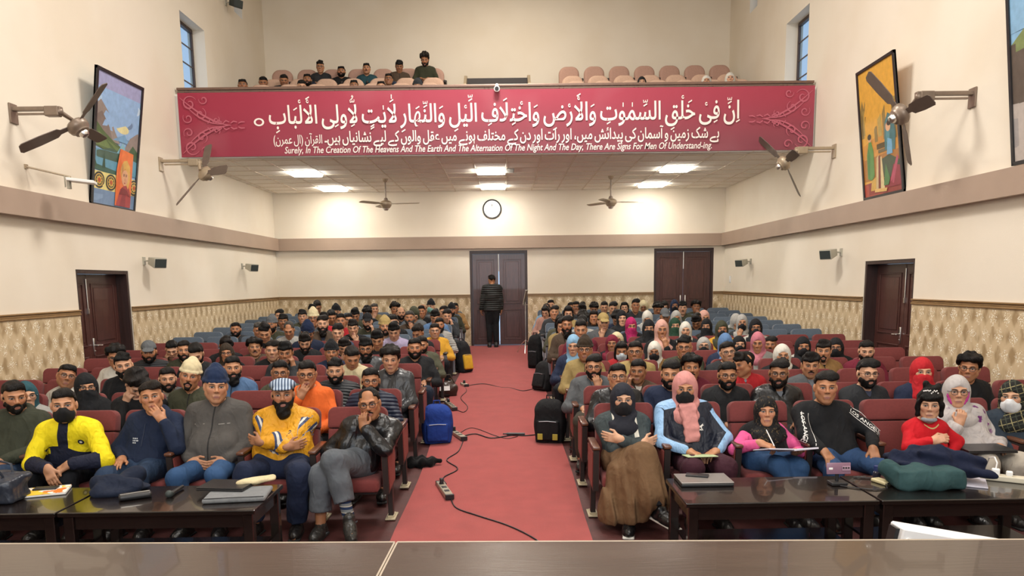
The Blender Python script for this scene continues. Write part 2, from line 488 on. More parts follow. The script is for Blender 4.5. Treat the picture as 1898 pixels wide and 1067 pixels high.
def hair_mesh(style):
    base = [ELL((0, .021, .043), (.0805, .0985, .0870))]
    face = [BOXP((0, -.108, -.042), (.094, .088, .104), k=.012, op='s'), BOXP((0, -.02, -.115), (.12, .085, .09), k=.02, op='s')]
    face += both(lambda s: ELL((s * .092, .014, -.016), (.022, .026, .042), k=.006, op='s'))
    nape = [BOXP((0, .08, -.145), (.12, .1, .075), k=.02, op='s')]
    rip = (3, .004, 90.)
    if style == 'short': P = base + [CAPS((-.04, -.055, .086), (.045, -.053, .090), .022, k=.04)] + face + nape
    elif style == 'quiff':
        P = base + [CAPS((-.040, -.048, .094), (.045, -.043, .102), .027, .030, k=.04), CAPS((.0, -.01, .108), (0, .05, .105), .032, k=.04)] + face + nape; rip = (5, .006, 80.)
    elif style == 'side':
        P = base + [CAPS((-.055, -.048, .072), (.050, -.054, .092), .022, .028, k=.04), CAPS((.045, -.04, .093), (.03, .03, .108), .028, k=.04)] + face + nape; rip = (7, .005, 90.)
    elif style == 'fluffy':
        P = [ELL((0, .022, .052), (.101, .112, .100))] + [CAPS((-.06, -.06, .085), (.06, -.065, .085), .035, k=.03)] + face + nape; rip = (11, .012, 75.)
    elif style == 'fringe':
        P = base + [CAPS((-.055, -.070, .065), (.055, -.070, .070), .022, k=.03), CAPS((-.03, -.05, .11), (.04, -.04, .11), .03, k=.03)]
        P += [BOXP((0, -.108, -.060), (.092, .088, .104), k=.012, op='s'), BOXP((0, .0, -.115), (.12, .075, .08), k=.02, op='s')] + face[2:] + nape; rip = (13, .007, 100.)
    elif style == 'receding':
        P = base + [BOXP((0, -.11, -.042), (.094, .088, .104), k=.012, op='s'), ELL((.0, -.105, .085), (.055, .075, .065), k=.02, op='s'), BOXP((0, .0, -.115), (.12, .075, .08), k=.02, op='s')] + face[2:] + nape
    elif style == 'bald':
        P = base + face + nape + [ELL((0, -.02, .11), (.066, .12, .085), k=.02, op='s')]
    elif style == 'long':
        P = base + [CAPS((-.045, -.055, .085), (.045, -.055, .085), .03, k=.03)] + both(lambda s: CAPS((s * .068, .02, .02), (s * .072, .02, -.20), .030, .032, k=.03)) + [CAPS((0, .07, .0), (0, .075, -.2), .06, .05, k=.04)]
        P += [BOXP((0, -.105, -.10), (.062, .085, .155), k=.012, op='s')]; rip = (17, .004, 60.)
        return local_mesh('hair', P, (-.13, -.13, -.27, .13, .17, .16), .0085, ripple=rip)
    elif style == 'child':
        P = [ELL((0, .022, .05), (.092, .105, .092)), CAPS((-.05, -.07, .075), (.05, -.07, .075), .024, k=.03)] + both(lambda s: CAPS((s * .075, -.02, .02), (s * .080, -.01, -.075), .026, .022, k=.03)) + [CAPS((0, .07, 0), (0, .07, -.08), .06, .045, k=.03)]
        P += [BOXP((0, -.105, -.075), (.060, .088, .105), k=.012, op='s'), CAPS((-.02, .0, .14), (-.035, .0, .165), .035, .028, k=.02), CAPS((.03, 0, .135), (.055, .01, .16), .03, .02, k=.02)]; rip = (19, .006, 90.)
        return local_mesh('hair', P, (-.13, -.13, -.14, .13, .16, .21), .0075, ripple=rip)
    return local_mesh('hair', P, HB, .0078, ripple=rip)
def beard_mesh(kind):
    jaw = [ELL((0, -.024, -.056), (.0695, .0685, .074), k=.02)] + both(lambda s: CAPS((s * .069, -.004, .0), (s * .060, -.012, -.058), .0085, .015, k=.02)) + [ELL((0, -.066, -.104), (.030, .027, .026), k=.02)]
    jaw += both(lambda s: CAPS((0, -.094, -.048), (s * .028, -.085, -.064), .0075, .0075, k=.008)) + both(lambda s: CAPS((s * .028, -.084, -.064), (s * .018, -.078, -.092), .008, .012, k=.012))
    cutf = [BOXP((0, -.03, .062), (.058, .1, .092), k=.012, op='s'), ELL((0, -.105, -.016), (.040, .05, .030), k=.006, op='s'), ELL((0, -.1, -.0705), (.0185, .03, .0075), k=.004, op='s'), BOXP((0, .085, -.06), (.1, .08, .12), k=.02, op='s')]
    cutf += both(lambda s: ELL((s * .037, -.090, -.022), (.024, .036, .030), k=.008, op='s'))
    if kind == 'full': jaw += [ELL((0, -.062, -.13), (.05, .042, .05), k=.03)]
    if kind == 'moustache':
        return local_mesh('moustache', both(lambda s: CAPS((0, -.0935, -.0485), (s * .026, -.086, -.060), .0072, .0055, k=.006)), (-.04, -.11, -.08, .04, -.06, -.03), .004)
    if kind == 'goatee':
        return local_mesh('beard', [ELL((0, -.066, -.1), (.028, .026, .024), k=.01)] + both(lambda s: CAPS((0, -.0935, -.0485), (s * .027, -.084, -.066), .0072, .0075, k=.006)) + both(lambda s: CAPS((s * .027, -.082, -.066), (s * .015, -.074, -.095), .0075, .01, k=.01)), (-.05, -.11, -.14, .05, -.02, -.03), .0055)
    return local_mesh('beard', jaw + cutf, (-.085, -.12, -.19, .085, .05, .01), .0068, ripple=(23, .004, 120.))
def mask_mesh(kind):
    if kind == 'mask':
        P = [ELL((0, -.030, -.064), (.0715, .081, .066), k=.02), CAPS((0, -.100, .0), (0, -.112, -.035), .013, .016, k=.05)] + [BOXP((0, .072, -.05), (.1, .075, .1), k=.006, op='s'), BOXP((0, -.06, .053), (.1, .12, .058), k=.006, op='s')]
        P += both(lambda s: CAPS((s * .060, -.025, -.03), (s * .080, .012, .004), .0028, k=.004)) + both(lambda s: CAPS((s * .052, -.028, -.1), (s * .079, .012, -.03), .0028, k=.004))
        return local_mesh('face_mask', P, (-.09, -.135, -.14, .09, .04, .03), .006)
    # niqab veil below the eyes
    P = [ELL((0, -.03, -.06), (.076, .088, .075), k=.02), CAPS((0, -.100, -.005), (0, -.116, -.035), .012, .014, k=.03), CAPS((0, -.035, -.08), (0, -.045, -.215), .078, .108, k=.03)]
    P += [BOXP((0, -.06, .052), (.13, .16, .063), k=.006, op='s')]
    return local_mesh('face_veil', P, (-.13, -.17, -.26, .13, .08, .02), .0085, ripple=(29, .003, 50.))
def scarf_mesh(kind):
    S_ = [ELL((0, .022, .028), (.092, .112, .106), k=.03), CAPS((0, .022, -.02), (0, .026, -.13), .086, .098, k=.05), ELL((0, .035, -.205), (.178, .120, .060), k=.06), ELL((0, -.03, -.225), (.118, .105, .080), k=.05)]
    def ring(z, rx, ry, r, tilt, dy):
        f = lambda a: (rx * math.cos(a), dy + ry * math.sin(a), z + tilt * math.cos(a) + .03 * math.sin(a))
        return [CAPS(f(i * math.pi / 9), f((i + 1) * math.pi / 9), r, k=.014) for i in range(18)]
    S_ += ring(-.135, .094, .098, .019, .020, .018) + ring(-.175, .120, .112, .019, -.022, .014)
    if kind == 'open': S_ += [ELL((0, -.135, -.020), (.059, .105, .086), k=.012, op='s')]
    else: S_ += [ELL((0, -.135, -.004), (.056, .105, .044), k=.012, op='s')]
    return local_mesh('headscarf', S_, (-.20, -.17, -.32, .20, .18, .15), .0095, ripple=(31, .005, 48.))
def beanie_mesh():
    P = [ELL((0, .02, .062), (.087, .104, .092), k=.02), CAPS((0, .022, .11), (0, .03, .142), .06, .04, k=.04)]
    ring = [CAPS((.086 * math.cos(a) * .98, .02 + .1 * math.sin(a), .052 + .012 * math.sin(a)), (.086 * math.cos(b) * .98, .02 + .1 * math.sin(b), .052 + .012 * math.sin(b)), .0135, k=.01) for a, b in [(i * math.pi / 8, (i + 1) * math.pi / 8) for i in range(16)]]
    P = P + [BOXP((0, .0, -.06), (.2, .2, .1), k=.01, op='s')] + ring
    return local_mesh('beanie', P, (-.115, -.12, -.0, .115, .16, .2), .0078, ripple=(37, .002, 120.))
def cap_mesh(kind):
    if kind == 'flat':
        P = [ELL((0, .015, .075), (.098, .118, .052), k=.02), CAPS((-.045, -.098, .055), (.045, -.098, .055), .012, k=.03), ELL((0, -.102, .052), (.072, .035, .010), k=.015), BOXP((0, .0, -.05), (.2, .25, .085), k=.008, op='s')]
        return local_mesh('flat_cap', P, (-.12, -.16, .02, .12, .16, .15), .0075)
    P = [ELL((0, .02, .05), (.084, .101, .092), k=.02), BOXP((0, .0, -.06), (.2, .12, .105), k=.008, op='s'), BOXP((0, .12, -.075), (.2, .12, .085), k=.008, op='s'), ELL((0, -.105, .048), (.068, .066, .0095), np.array(Euler((.22, 0, 0)).to_matrix()), k=.012)]
    return local_mesh('peaked_cap', P, (-.11, -.20, .0, .11, .15, .16), .0075)
def glasses_mesh():
    m = MB()
    for s in (-1, 1):
        ring = [(s * (.033 + .0235 * math.copysign(abs(math.cos(a)) ** .7, math.cos(a))), -.1035 + .006 * abs(math.cos(a)), .004 + .0185 * math.copysign(abs(math.sin(a)) ** .75, math.sin(a))) for a in [2 * math.pi * i / 16 for i in range(17)]]
        m.tube(ring, .0021, 5)
        m.tube([(s * .056, -.097, .009), (s * .074, -.075, .010), (s * .081, .0, .012), (s * .080, .018, .004)], .0020, 5)
    m.tube([(-.010, -.106, .008), (0, -.108, .011), (.010, -.106, .008)], .0020, 5)
    return m.mesh('glasses')
HM = {}
def hm(kind):
    if kind not in HM:
        g, _, s = kind.partition(':')
        HM[kind] = dict(hair=hair_mesh, beard=beard_mesh, mask=mask_mesh, scarf=scarf_mesh, cap=cap_mesh).get(g, lambda s: None)(s)
        if g == 'beanie': HM[kind] = beanie_mesh()
        if g == 'glasses': HM[kind] = glasses_mesh()
    return HM[kind]

# ------------------------------------------------------------------ body
def nrm(v): return v / (np.linalg.norm(v) + 1e-9)
def ik(a, b, l1, l2, pole):
    d = b - a; L = np.linalg.norm(d)
    if L > (l1 + l2) * .998: b = a + d / L * (l1 + l2) * .998; d = b - a; L = np.linalg.norm(d)
    u = d / L; x = (l1 * l1 - l2 * l2 + L * L) / (2 * L); hgt = math.sqrt(max(l1 * l1 - x * x, 0))
    p = pole - u * (pole @ u); p = nrm(p)
    return a + u * x + p * hgt, b
def hand_prims(wr, d, n, side, curl=.4, sc=1., spread=.0):
    """wr wrist, d finger direction, n palm normal (the side the fingers curl to); side=+1: thumb towards +cross(d,n)"""
    d = nrm(d); n = nrm(n - d * (n @ d)); s = np.cross(d, n) * side
    M = np.stack([s, n, d], 1)
    P = [BOXP(wr + d * .045 * sc, (.036 * sc, .0125 * sc, .046 * sc), M, k=.012), CAPS(wr - d * .02 * sc, wr + d * .02 * sc, .026 * sc, .026 * sc, k=.02)]
    for i, (o, L) in enumerate(((.029, .9), (.0105, 1.), (-.0095, .95), (-.028, .75))):
        p = wr + d * (.084 - .004 * abs(i - 1.3)) * sc + s * o * sc
        ang = curl * .55 + .07 * i; dd = nrm(d + s * (o * spread * 8))
        for q, l in enumerate((.040, .026, .021)):
            v = dd * math.cos(ang) + n * math.sin(ang)
            e = p + v * l * L * sc; P.append(CAPS(p, e, (.0095 - .0009 * q) * sc, (.0088 - .0009 * q) * sc, k=.004)); p = e
            ang += curl * (1.0 if q == 0 else .75)
    p = wr + d * .022 * sc + s * .030 * sc
    v = nrm(d * .75 + s * .62 + n * .25 * (1 + curl)); e = p + v * .042 * sc; P.append(CAPS(p, e, .0125 * sc, .0105 * sc, k=.010))
    v2 = nrm(d * .95 + s * (.30 - .5 * curl) + n * .45 * curl); P.append(CAPS(e, e + v2 * .032 * sc, .0102 * sc, .0088 * sc, k=.004))
    return P
Q = dict(hi=dict(head=.0060, hand=.0062, coarse=.018, cloth=.0120), mid=dict(head=.0080, hand=.0085, coarse=.029, cloth=.0175), lo=dict(head=.0095, hand=.0095, coarse=.032, cloth=.021))
def lerp(a, b, t): return a + (b - a) * t

def build_pose(P):
    """joints of a seated figure; local frame: origin on the floor below the seat-back top, facing -y"""
    g = dict(P); hs = P.get('hs', 1.06); w = P.get('w', 1.)
    ztop = P.get('ztop', 1.14); lean = P.get('lean', 0.); sx = P.get('sx', 0.)
    hip = V3(P.get('hx', 0.), -.31 - .2 * max(0, lean), .49)
    nz = ztop - .262 * hs
    neck = V3(sx, -.185 - lean, nz)
    if P.get('standing'):
        hip = V3(P.get('hx', 0.), -.1, P['hipz']); neck = V3(sx, -.09 - lean, nz)
    hd = rotm(P.get('yaw', 0.), P.get('pitch', .03), P.get('roll', 0.))
    headc = neck + V3(P.get('hdx', 0.), -.03, .143 * hs) + hd @ V3(0, -.01, 0)
    chest = lerp(hip, neck, .60) + V3(0, .035, 0)
    if P.get('standing'): chest = lerp(hip, neck, .6)
    ax = nrm(neck - hip)
    rollv = V3(math.cos(P.get('shroll', 0.)), 0, math.sin(P.get('shroll', 0.)))
    sh = {s: neck + rollv * s * .168 * w + V3(0, .012, -.062) for s in (-1, 1)}
    g.update(hip=hip, neck=neck, hd=hd, headc=headc, chest=chest, sh=sh, hs=hs, w=w, el={}, wr={}, hdir={}, hn={}, curl={}, hside={})
    al = P.get('al', 1.)
    kz = P.get('kneez', .50); ky = P.get('kneey', -.70)
    g['hipj'] = {s: hip + V3(s * .085 * w, .0, -.01) for s in (-1, 1)}
    g['knee'] = {}; g['ank'] = {}; g['toe'] = {}
    for s in (-1, 1):
        L = P.get('leg', {}).get(s)
        if L is None: L = (V3(s * .13 * w, ky, kz), V3(s * .12 * w, ky + .06, .085), V3(s * .14 * w, ky - .10, .035))
        g['knee'][s], g['ank'][s], g['toe'][s] = [np.array(q, float) for q in L]
    for s in (-1, 1):
        a = P.get('arm', {}).get(s, 'rest')
        pole = V3(s * .8, .35, -.6)
        if a == 'rest': wr, d, n, cu = lerp(g['hipj'][s], g['knee'][s], .55) + V3(s * -.01, .03, .105), nrm(g['knee'][s] - g['hipj'][s]) + V3(-s * .25, 0, -.10), V3(0, 0, -1), .35
        elif a == 'lap': wr, d, n, cu = hip + V3(s * .085, -.20, .10), V3(-s * .85, -.5, -.1), V3(0, .15, -1), .5
        elif a == 'cross':
            wr, d, n, cu = chest + V3(-s * .035, -.185 - (.015 if s > 0 else -.02), -.06 + (.03 if s > 0 else -.025)), V3(-s, .25, .1), V3(0, 1, 0), .4; pole = V3(s * .9, -.1, -.8)
        elif a == 'chin': wr, d, n, cu = headc + hd @ V3(s * .045, -.120, -.190) * hs, hd @ V3(-s * .25, .0, 1), hd @ V3(-s * .2, 1, .1), .95; pole = V3(s * .35, -.2, -1)
        elif a == 'mouth': wr, d, n, cu = headc + hd @ V3(s * .060, -.135, -.182) * hs, hd @ V3(-s * .5, .02, .9), hd @ V3(-s * .2, 1, .1), .6; pole = V3(s * .5, -.2, -1)
        elif a == 'cheek': wr, d, n, cu = headc + hd @ V3(s * .085, -.075, -.150) * hs, hd @ V3(-s * .15, .1, 1), hd @ V3(-s * 1, .5, .1), .85; pole = V3(s * .6, -.2, -1)
        elif a == 'down': wr, d, n, cu = hip + V3(s * .25, -.02, -.02), V3(0, -.5, -1), V3(-s, 0, 0), .4; pole = V3(s * .6, .8, 0)
        elif a == 'pocket': wr, d, n, cu = hip + V3(s * .13, -.13, .07), V3(-s * .7, -.3, -.2), V3(0, 1, 0), .4; pole = V3(s * .9, .5, -.3)
        else: wr, d, n, cu, pole = [np.array(q, float) if not isinstance(q, float) else q for q in a]
        e, wr = ik(sh[s], np.array(wr, float), .275 * al, .245 * al, np.array(pole, float))
        g['el'][s] = e; g['wr'][s] = wr; g['hdir'][s] = np.array(d, float); g['hn'][s] = np.array(n, float); g['curl'][s] = cu
        g['hside'][s] = 1. if np.cross(nrm(g['hdir'][s]), nrm(g['hn'][s])) @ V3(0, 0, 1) * 1 > -2 else 1.
        # thumb lies towards the body's midline when the palm faces down: right-handed test
        g['hside'][s] = -s
    return g
def torso_prims(g):
    hip, chest, neck, w = g['hip'], g['chest'], g['neck'], g['w']; be = g.get('belly', 0.); th = g.get('thick', 1.)
    mid = lerp(hip, chest, .5)
    X_ = V3(1, 0, 0)
    T = [CAPS(hip - X_ * .082 * w, hip + X_ * .082 * w, .108 * th, k=.05), CAPS(mid - X_ * .062 * w + V3(0, -.012 - be, 0), mid + X_ * .062 * w + V3(0, -.012 - be, 0), .104 * th + be, k=.08),
         CAPS(chest - X_ * .075 * w, chest + X_ * .075 * w, .108 * th, k=.08), CAPS(lerp(chest, neck, .55) - X_ * .085 * w, lerp(chest, neck, .55) + X_ * .085 * w, .085 * th, k=.06),
         CAPS(g['sh'][-1] * .94 + neck * .06, g['sh'][1] * .94 + neck * .06, .060 * th, k=.05)]
    T += [CAPS(neck + V3(s * .03, .02, .008), g['sh'][s] + V3(-s * .02, .01, .018), .040 * th, .036 * th, k=.05) for s in (-1, 1)]
    return T
def arm_prims(g, s, r=1., back=0.):
    r = r * g.get('ar', 1.)
    return [CAPS(g['sh'][s], g['el'][s], .054 * r, .044 * r, k=.022), CAPS(g['el'][s], g['wr'][s] - nrm(g['wr'][s] - g['el'][s]) * back, .044 * r, .031 * r, k=.012)]
def leg_prims(g, s, r=1.):
    return [CAPS(g['hipj'][s], g['knee'][s], .086 * r, .062 * r, k=.04), CAPS(g['knee'][s], g['ank'][s], .060 * r, .040 * r, k=.03)]
def bounds(g, ext=.16):
    pts = [g['hip'], g['neck'], g['headc'] + V3(0, 0, .02)] + [g[q][s] for q in ('sh', 'el', 'wr', 'knee', 'ank', 'toe') for s in (-1, 1)] + [g['wr'][s] + nrm(g['hdir'][s]) * .1 for s in (-1, 1)]
    pts = np.array(pts); return pts.min(0) - ext, pts.max(0) + ext
def body_mesh(g, q, jaw=1., fem=False):
    lo, hi = bounds(g, .15); qq = Q[q]; hc = g['headc']; fine = [[], [], []]
    for e in range(3):
        r = (.092, .125, .130)[e] * g['hs']; fine[e].append((hc[e] - r, hc[e] + r, qq['head']))
        if g.get('hands', True):
            for s in (-1, 1):
                c = g['wr'][s] + nrm(g['hdir'][s]) * .07; fine[e].append((c[e] - .085, c[e] + .085, qq['hand'] if g.get('arm', {}).get(s, 'rest') != 'rest' or q == 'hi' else .016))
    S = Sdf([axis(lo[e], hi[e], qq['coarse'], fine[e]) for e in range(3)])
    S.prims(torso_prims(g))
    for s in (-1, 1):
        S.prims(arm_prims(g, s)); S.prims(leg_prims(g, s)); S.prim(CAPS(g['ank'][s], g['toe'][s], .030, .020, k=.03))
    S.prim(CAPS(g['neck'] + V3(0, .015, -.03), hc + g['hd'] @ V3(0, .022, -.055) * g['hs'], .054 * g['hs'], .052 * g['hs'], k=.03))
    S.prims(xf(head_prims(jaw, fem), g['hd'], hc, g['hs']))
    if g.get('hands', True):
        for s in (-1, 1):
            S.prims(hand_prims(g['wr'][s], g['hdir'][s], g['hn'][s], g['hside'][s], g['curl'][s], .97 * min(1.05, g['hs']), g.get('spread', .3)))
    pos, qd = S.mesh('body', raw=True)
    # outside head and hands (covered by clothes) merge the vertices into coarser cells
    far = np.linalg.norm(pos - (hc + V3(0, 0, -.03)), axis=1) > .165 * g['hs']
    if g.get('hands', True):
        for s in (-1, 1): far &= np.linalg.norm(pos - (g['wr'][s] + nrm(g['hdir'][s]) * .07), axis=1) > .125
    cs = qq['coarse'] * 1.35
    key = np.floor((pos - lo) / cs).astype(np.int64); key = (key[:, 0] * 4096 + key[:, 1]) * 4096 + key[:, 2]
    key = np.where(far, key, -1 - np.arange(len(pos)))
    u, inv = np.unique(key, return_inverse=True); cnt = np.bincount(inv).astype(float)
    pos = np.stack([np.bincount(inv, pos[:, e]) / cnt for e in range(3)], 1)
    tr = np.concatenate([qd[:, [0, 1, 2]], qd[:, [0, 2, 3]]]); tr = inv[tr]
    tr = tr[(tr[:, 0] != tr[:, 1]) & (tr[:, 1] != tr[:, 2]) & (tr[:, 0] != tr[:, 2])]
    _, ui = np.unique(np.sort(tr, 1), axis=0, return_index=True); tr = tr[np.sort(ui)]
    me = npmesh('body', pos, tr)
    hl = ((pos - hc) @ g['hd']) / g['hs']
    fattr(me, 'hl', hl, 'FLOAT_VECTOR'); me.materials.append(SKIN)
    return me
def seg_t(pos, a, b):
    e = b - a; t = np.clip(((pos - a) @ e) / (e @ e), 0, 1); return t, np.linalg.norm(pos - a - t[:, None] * e, axis=1)
def top_mesh(g, q, grow=.016, style='jacket', seed=1, sleeves=True, hem=-.055, rip=.006):
    lo, hi = bounds(g, .17); h = Q[q]['cloth']; lo[2] = max(lo[2], g['hip'][2] - .16 if style != 'long' else .0); hi[2] = g['neck'][2] + .14
    S = Sdf([np.arange(lo[e], hi[e] + h, h) for e in range(3)])
    S.prims(torso_prims(g), grow)
    if sleeves:
        for s in (-1, 1):
            for p in arm_prims(g, s, 1.0, .034): S.prim(p, grow * .8 + .004)
    if style == 'kameez':
        for s in (-1, 1): S.prim(CAPS(g['hipj'][s], lerp(g['hipj'][s], g['knee'][s], .72), .105, .085, k=.08))
        S.prim(CAPS(lerp(g['hipj'][-1], g['knee'][-1], .3), lerp(g['hipj'][1], g['knee'][1], .3), .09, k=.08))
    S.ripple(seed, rip, 34.)
    nk = g['neck']
    # neck opening and hem
    S.prim(CAPS(nk + V3(0, .005, .02), nk + V3(0, -.005, .2), .060, .085, k=.02, op='s'))
    if style == 'open':
        S.prim(CAPS(nk + V3(0, -.12, .03), lerp(g['hip'], nk, .5) + V3(0, -.20, 0), .045, .055, k=.012, op='s')); S.prim(CAPS(lerp(g['hip'], nk, .5) + V3(0, -.20, 0), g['hip'] + V3(-.02, -.20, .02), .055, .085, k=.012, op='s'))
    if style in ('jacket', 'hoodie', 'vneck', 'coat'):
        fr = lerp(g['chest'], nk, .55)
        vd = {'hoodie': .03, 'jacket': .085, 'vneck': .05, 'coat': .14}[style]
        for s in (-1, 1): S.prim(CAPS(nk + V3(s * .022, -.075, .03), nk + V3(0, -.135, -vd), .030, .004, k=.012, op='s'))
    if style != 'kameez' and style != 'long': S.cut((0, 0, g['hip'][2] + hem), V3(0, 0, -1))
    # collars and hoods
    def ring(z, r, rr, a0, a1, ry=1., n=10, dy=.0, k=.012):
        for i in range(n):
            a, b = a0 + (a1 - a0) * i / n, a0 + (a1 - a0) * (i + 1) / n
            f = lambda t: nk + V3(math.sin(t) * r, math.cos(t) * r * ry + .008 + dy, z - .028 * math.sin(abs(t) / math.pi * math.pi / 2) ** 2)
            S.prim(CAPS(f(a), f(b), rr, k=k))
    if style in ('jacket', 'coat', 'open'): ring(.028, .070, .015, -2.5, 2.5); ring(.008, .076, .016, -2.6, 2.6)
    elif style == 'hoodie':
        ring(.012, .082, .024, -2.7, 2.7, 1.0, k=.02)
        S.prim(ELL(nk + V3(0, .085, -.01), (.10, .045, .075), k=.04)); S.prim(ELL(nk + V3(0, .075, .035), (.085, .03, .05), k=.03))
    elif style == 'high': ring(.032, .064, .014, -math.pi, math.pi, n=14); ring(.008, .070, .016, -math.pi, math.pi, n=14)
    elif style in ('crew', 'kameez', 'vneck'): ring(.004, .068, .011, -math.pi, math.pi, n=14)
    me, pos = S.mesh('top')
    sl = np.zeros(len(pos)); ao = np.zeros(len(pos))
    dt = np.abs(pos[:, 0] - g['hip'][0])
    for s in (-1, 1):
        t1, d1 = seg_t(pos, g['sh'][s], g['el'][s]); t2, d2 = seg_t(pos, g['el'][s], g['wr'][s])
        m2 = d2 < .085; v = np.where((d1 < d2), t1, 1 + t2); m = (np.minimum(d1, d2) < .085) & ((s * (pos[:, 0] - nk[0]) > .13 * g['w']) | (m2 & (d2 < d1)))
        sl = np.where(m, np.maximum(v, .01), sl)
        a1 = g['sh'][s] + t1[:, None] * (g['el'][s] - g['sh'][s]); a2 = g['el'][s] + t2[:, None] * (g['wr'][s] - g['el'][s])
        of = pos - np.where((d1 < d2)[:, None], a1, a2); of /= np.linalg.norm(of, axis=1)[:, None] + 1e-6
        ao = np.where(m, of @ nrm(V3(s * .9, -.45, .35)), ao)
    fattr(me, 'sl', sl); fattr(me, 'ao', ao)
    ax = nrm(nk - g['hip']); tv = (pos - g['hip']) @ ax / np.linalg.norm(nk - g['hip'])
    fattr(me, 'tc', np.stack([pos[:, 0] - lerp(g['hip'][0], nk[0], np.clip(tv, 0, 1)), pos[:, 1], tv], 1), 'FLOAT_VECTOR')
    return me
def legs_mesh(g, q, grow=.012, wide=1., seed=2, cuff=.03, name='trousers'):
    lo, hi = bounds(g, .16); h = Q[q]['cloth'] * (1.1 if q == 'hi' else 1.8); hi[2] = g['hip'][2] + .20
    S = Sdf([np.arange(lo[e], hi[e] + h, h) for e in range(3)])
    S.prim(CAPS(g['hip'] - V3(.082, 0, 0), g['hip'] + V3(.082, 0, 0), .110 + grow))
    for s in (-1, 1):
        S.prim(CAPS(g['hipj'][s], g['knee'][s], (.086 + grow) * (1 + (wide - 1) * .5), (.063 + grow) * wide, k=.05)); S.prim(CAPS(g['knee'][s], g['ank'][s], (.061 + grow) * wide, (.048 + grow) * wide, k=.03))
    S.ripple(seed, .007, 30.)
    for s in (-1, 1):
        fd = nrm(g['ank'][s] - g['knee'][s]); S.cut_local(g['ank'][s] - fd * cuff, fd, .17)
    return S.mesh(name)[0]
def shoe_mesh():
    P = [ELL((0, -.055, .038), (.048, .135, .046), k=.02), CAPS((0, .03, .045), (0, .005, .098), .044, .045, k=.03), CAPS((0, -.145, .034), (0, -.06, .055), .038, .046, k=.03), BOXP((0, 0, -.05), (.2, .4, .05), k=.004, op='s')]
    up = local_mesh('shoe', P, (-.065, -.21, .0, .065, .1, .16), .009)
    P = [BOXP((0, -.055, .010), (.045, .140, .011), k=.01)]
    so = local_mesh('sole', P, (-.06, -.21, -.01, .06, .1, .03), .008)
    return up, so
# ------------------------------------------------------------------ the room
XL, XR, YB, YF = -5.58, 5.36, 18.7, -4.5
ZC = 9.1            # hall ceiling
ZS = 4.14           # soffit under the balcony
YBAL = 13.45        # balcony front
SLOPE = .0325; Y0 = 6.4
def fz(y): return max(0., y - Y0) * SLOPE

def wall_paint():
    m, b = newmat('cream_wall_paint', .75, .25); oc = objco()
    n = noise(oc, .8, 3); f = noise(oc, 140., 2)
    c = xmix((.79, .715, .60), (.75, .665, .54), n.step(.35, .7)); X.nt.links.new(c, b.inputs['Base Color'])
    bump(b, f, .0008); return m
M_WALL = wall_paint()
def wallpaper(axis_):
    """mottled beige paper with clusters of pale gold flecks in a diamond repeat; axis_ is the horizontal axis of the wall"""
    m, b = newmat('fleck_wallpaper_' + 'xy'[axis_], .55, .35)
    x, y, z = xyz(objco()); u = (x, y)[axis_]
    cm = X.nt.nodes.new('ShaderNodeCombineXYZ'); X.nt.links.new(u.v, cm.inputs[0]); X.nt.links.new(z.v, cm.inputs[1]); uv = cm.outputs[0]
    mp = X.nt.nodes.new('ShaderNodeMapping'); mp.inputs['Scale'].default_value = (1, .4, 1); X.nt.links.new(uv, mp.inputs[0])
    streak = noise(mp.outputs[0], 16., 4); blot = noise(mp.outputs[0], 7., 2); wob = noise(mp.outputs[0], 10., 2)
    def lattice(sh):
        """distance-like value to the centres of a staggered diamond lattice, 0.24 m by 0.40 m"""
        zz = z * (1 / .20) + sh; row = zz.floor(); half = (row * .5).frac()
        du = ((u * (1 / .24) + half).frac() - .5).abs() * 2; dv = (zz.frac() - .5).abs() * 2
        return du * 1.0 + dv * .60 + (wob - .5) * .9
    c = xmix((.58, .45, .28), (.30, .20, .095), lattice(0.).step(.95, .35) * blot.step(.30, .60) * .85)
    c = xmix(c, (.68, .56, .38), streak.step(.5, .75) * .55)
    cl = lattice(1.).step(.80, .45)
    vo = X.nt.nodes.new('ShaderNodeTexVoronoi'); vo.inputs['Scale'].default_value = 62.; X.nt.links.new(uv, vo.inputs['Vector'])
    dots = X(vo.outputs['Distance']).step(.50, .30); keep = noise(uv, 30., 1).step(.36, .48)
    fl = cl * dots * keep
    c = xmix(c, (1.0, .95, .80), fl); X.nt.links.new(c, b.inputs['Base Color'])
    X.nt.links.new((fl * -.30 + .58).v, b.inputs['Roughness'])
    bump(b, fl + streak * .15, .002); return m
WPX, WPY = wallpaper(0), wallpaper(1)
M_BEAM = pmat('brown_beam_paint', hexc('a48e7d'), .55, 0, .05, 2., .0006, 120)
M_RAIL = pmat('dado_wood', hexc('8f7049'), .4, 0, .22, 6., .001, 60, stretch=(1, 1, 8))
M_DOOR = pmat('mahogany_veneer', hexc('482823'), .34, 0, .35, 9., .0006, 60, stretch=(6, 6, .5), coat=.25)
M_CHROME = pmat('brushed_steel', (.72, .70, .66), .28, 1., .05, 40)
M_SOFFIT = pmat('ceiling_tile', hexc('f4eee4'), .85, 0, .05, 30., .001, 160)
M_GRID = pmat('ceiling_grid', hexc('dccfbd'), .5, 0, .03, 20)
M_WHITEP = pmat('white_plaster', (.74, .71, .66), .8, 0, .04, 3)

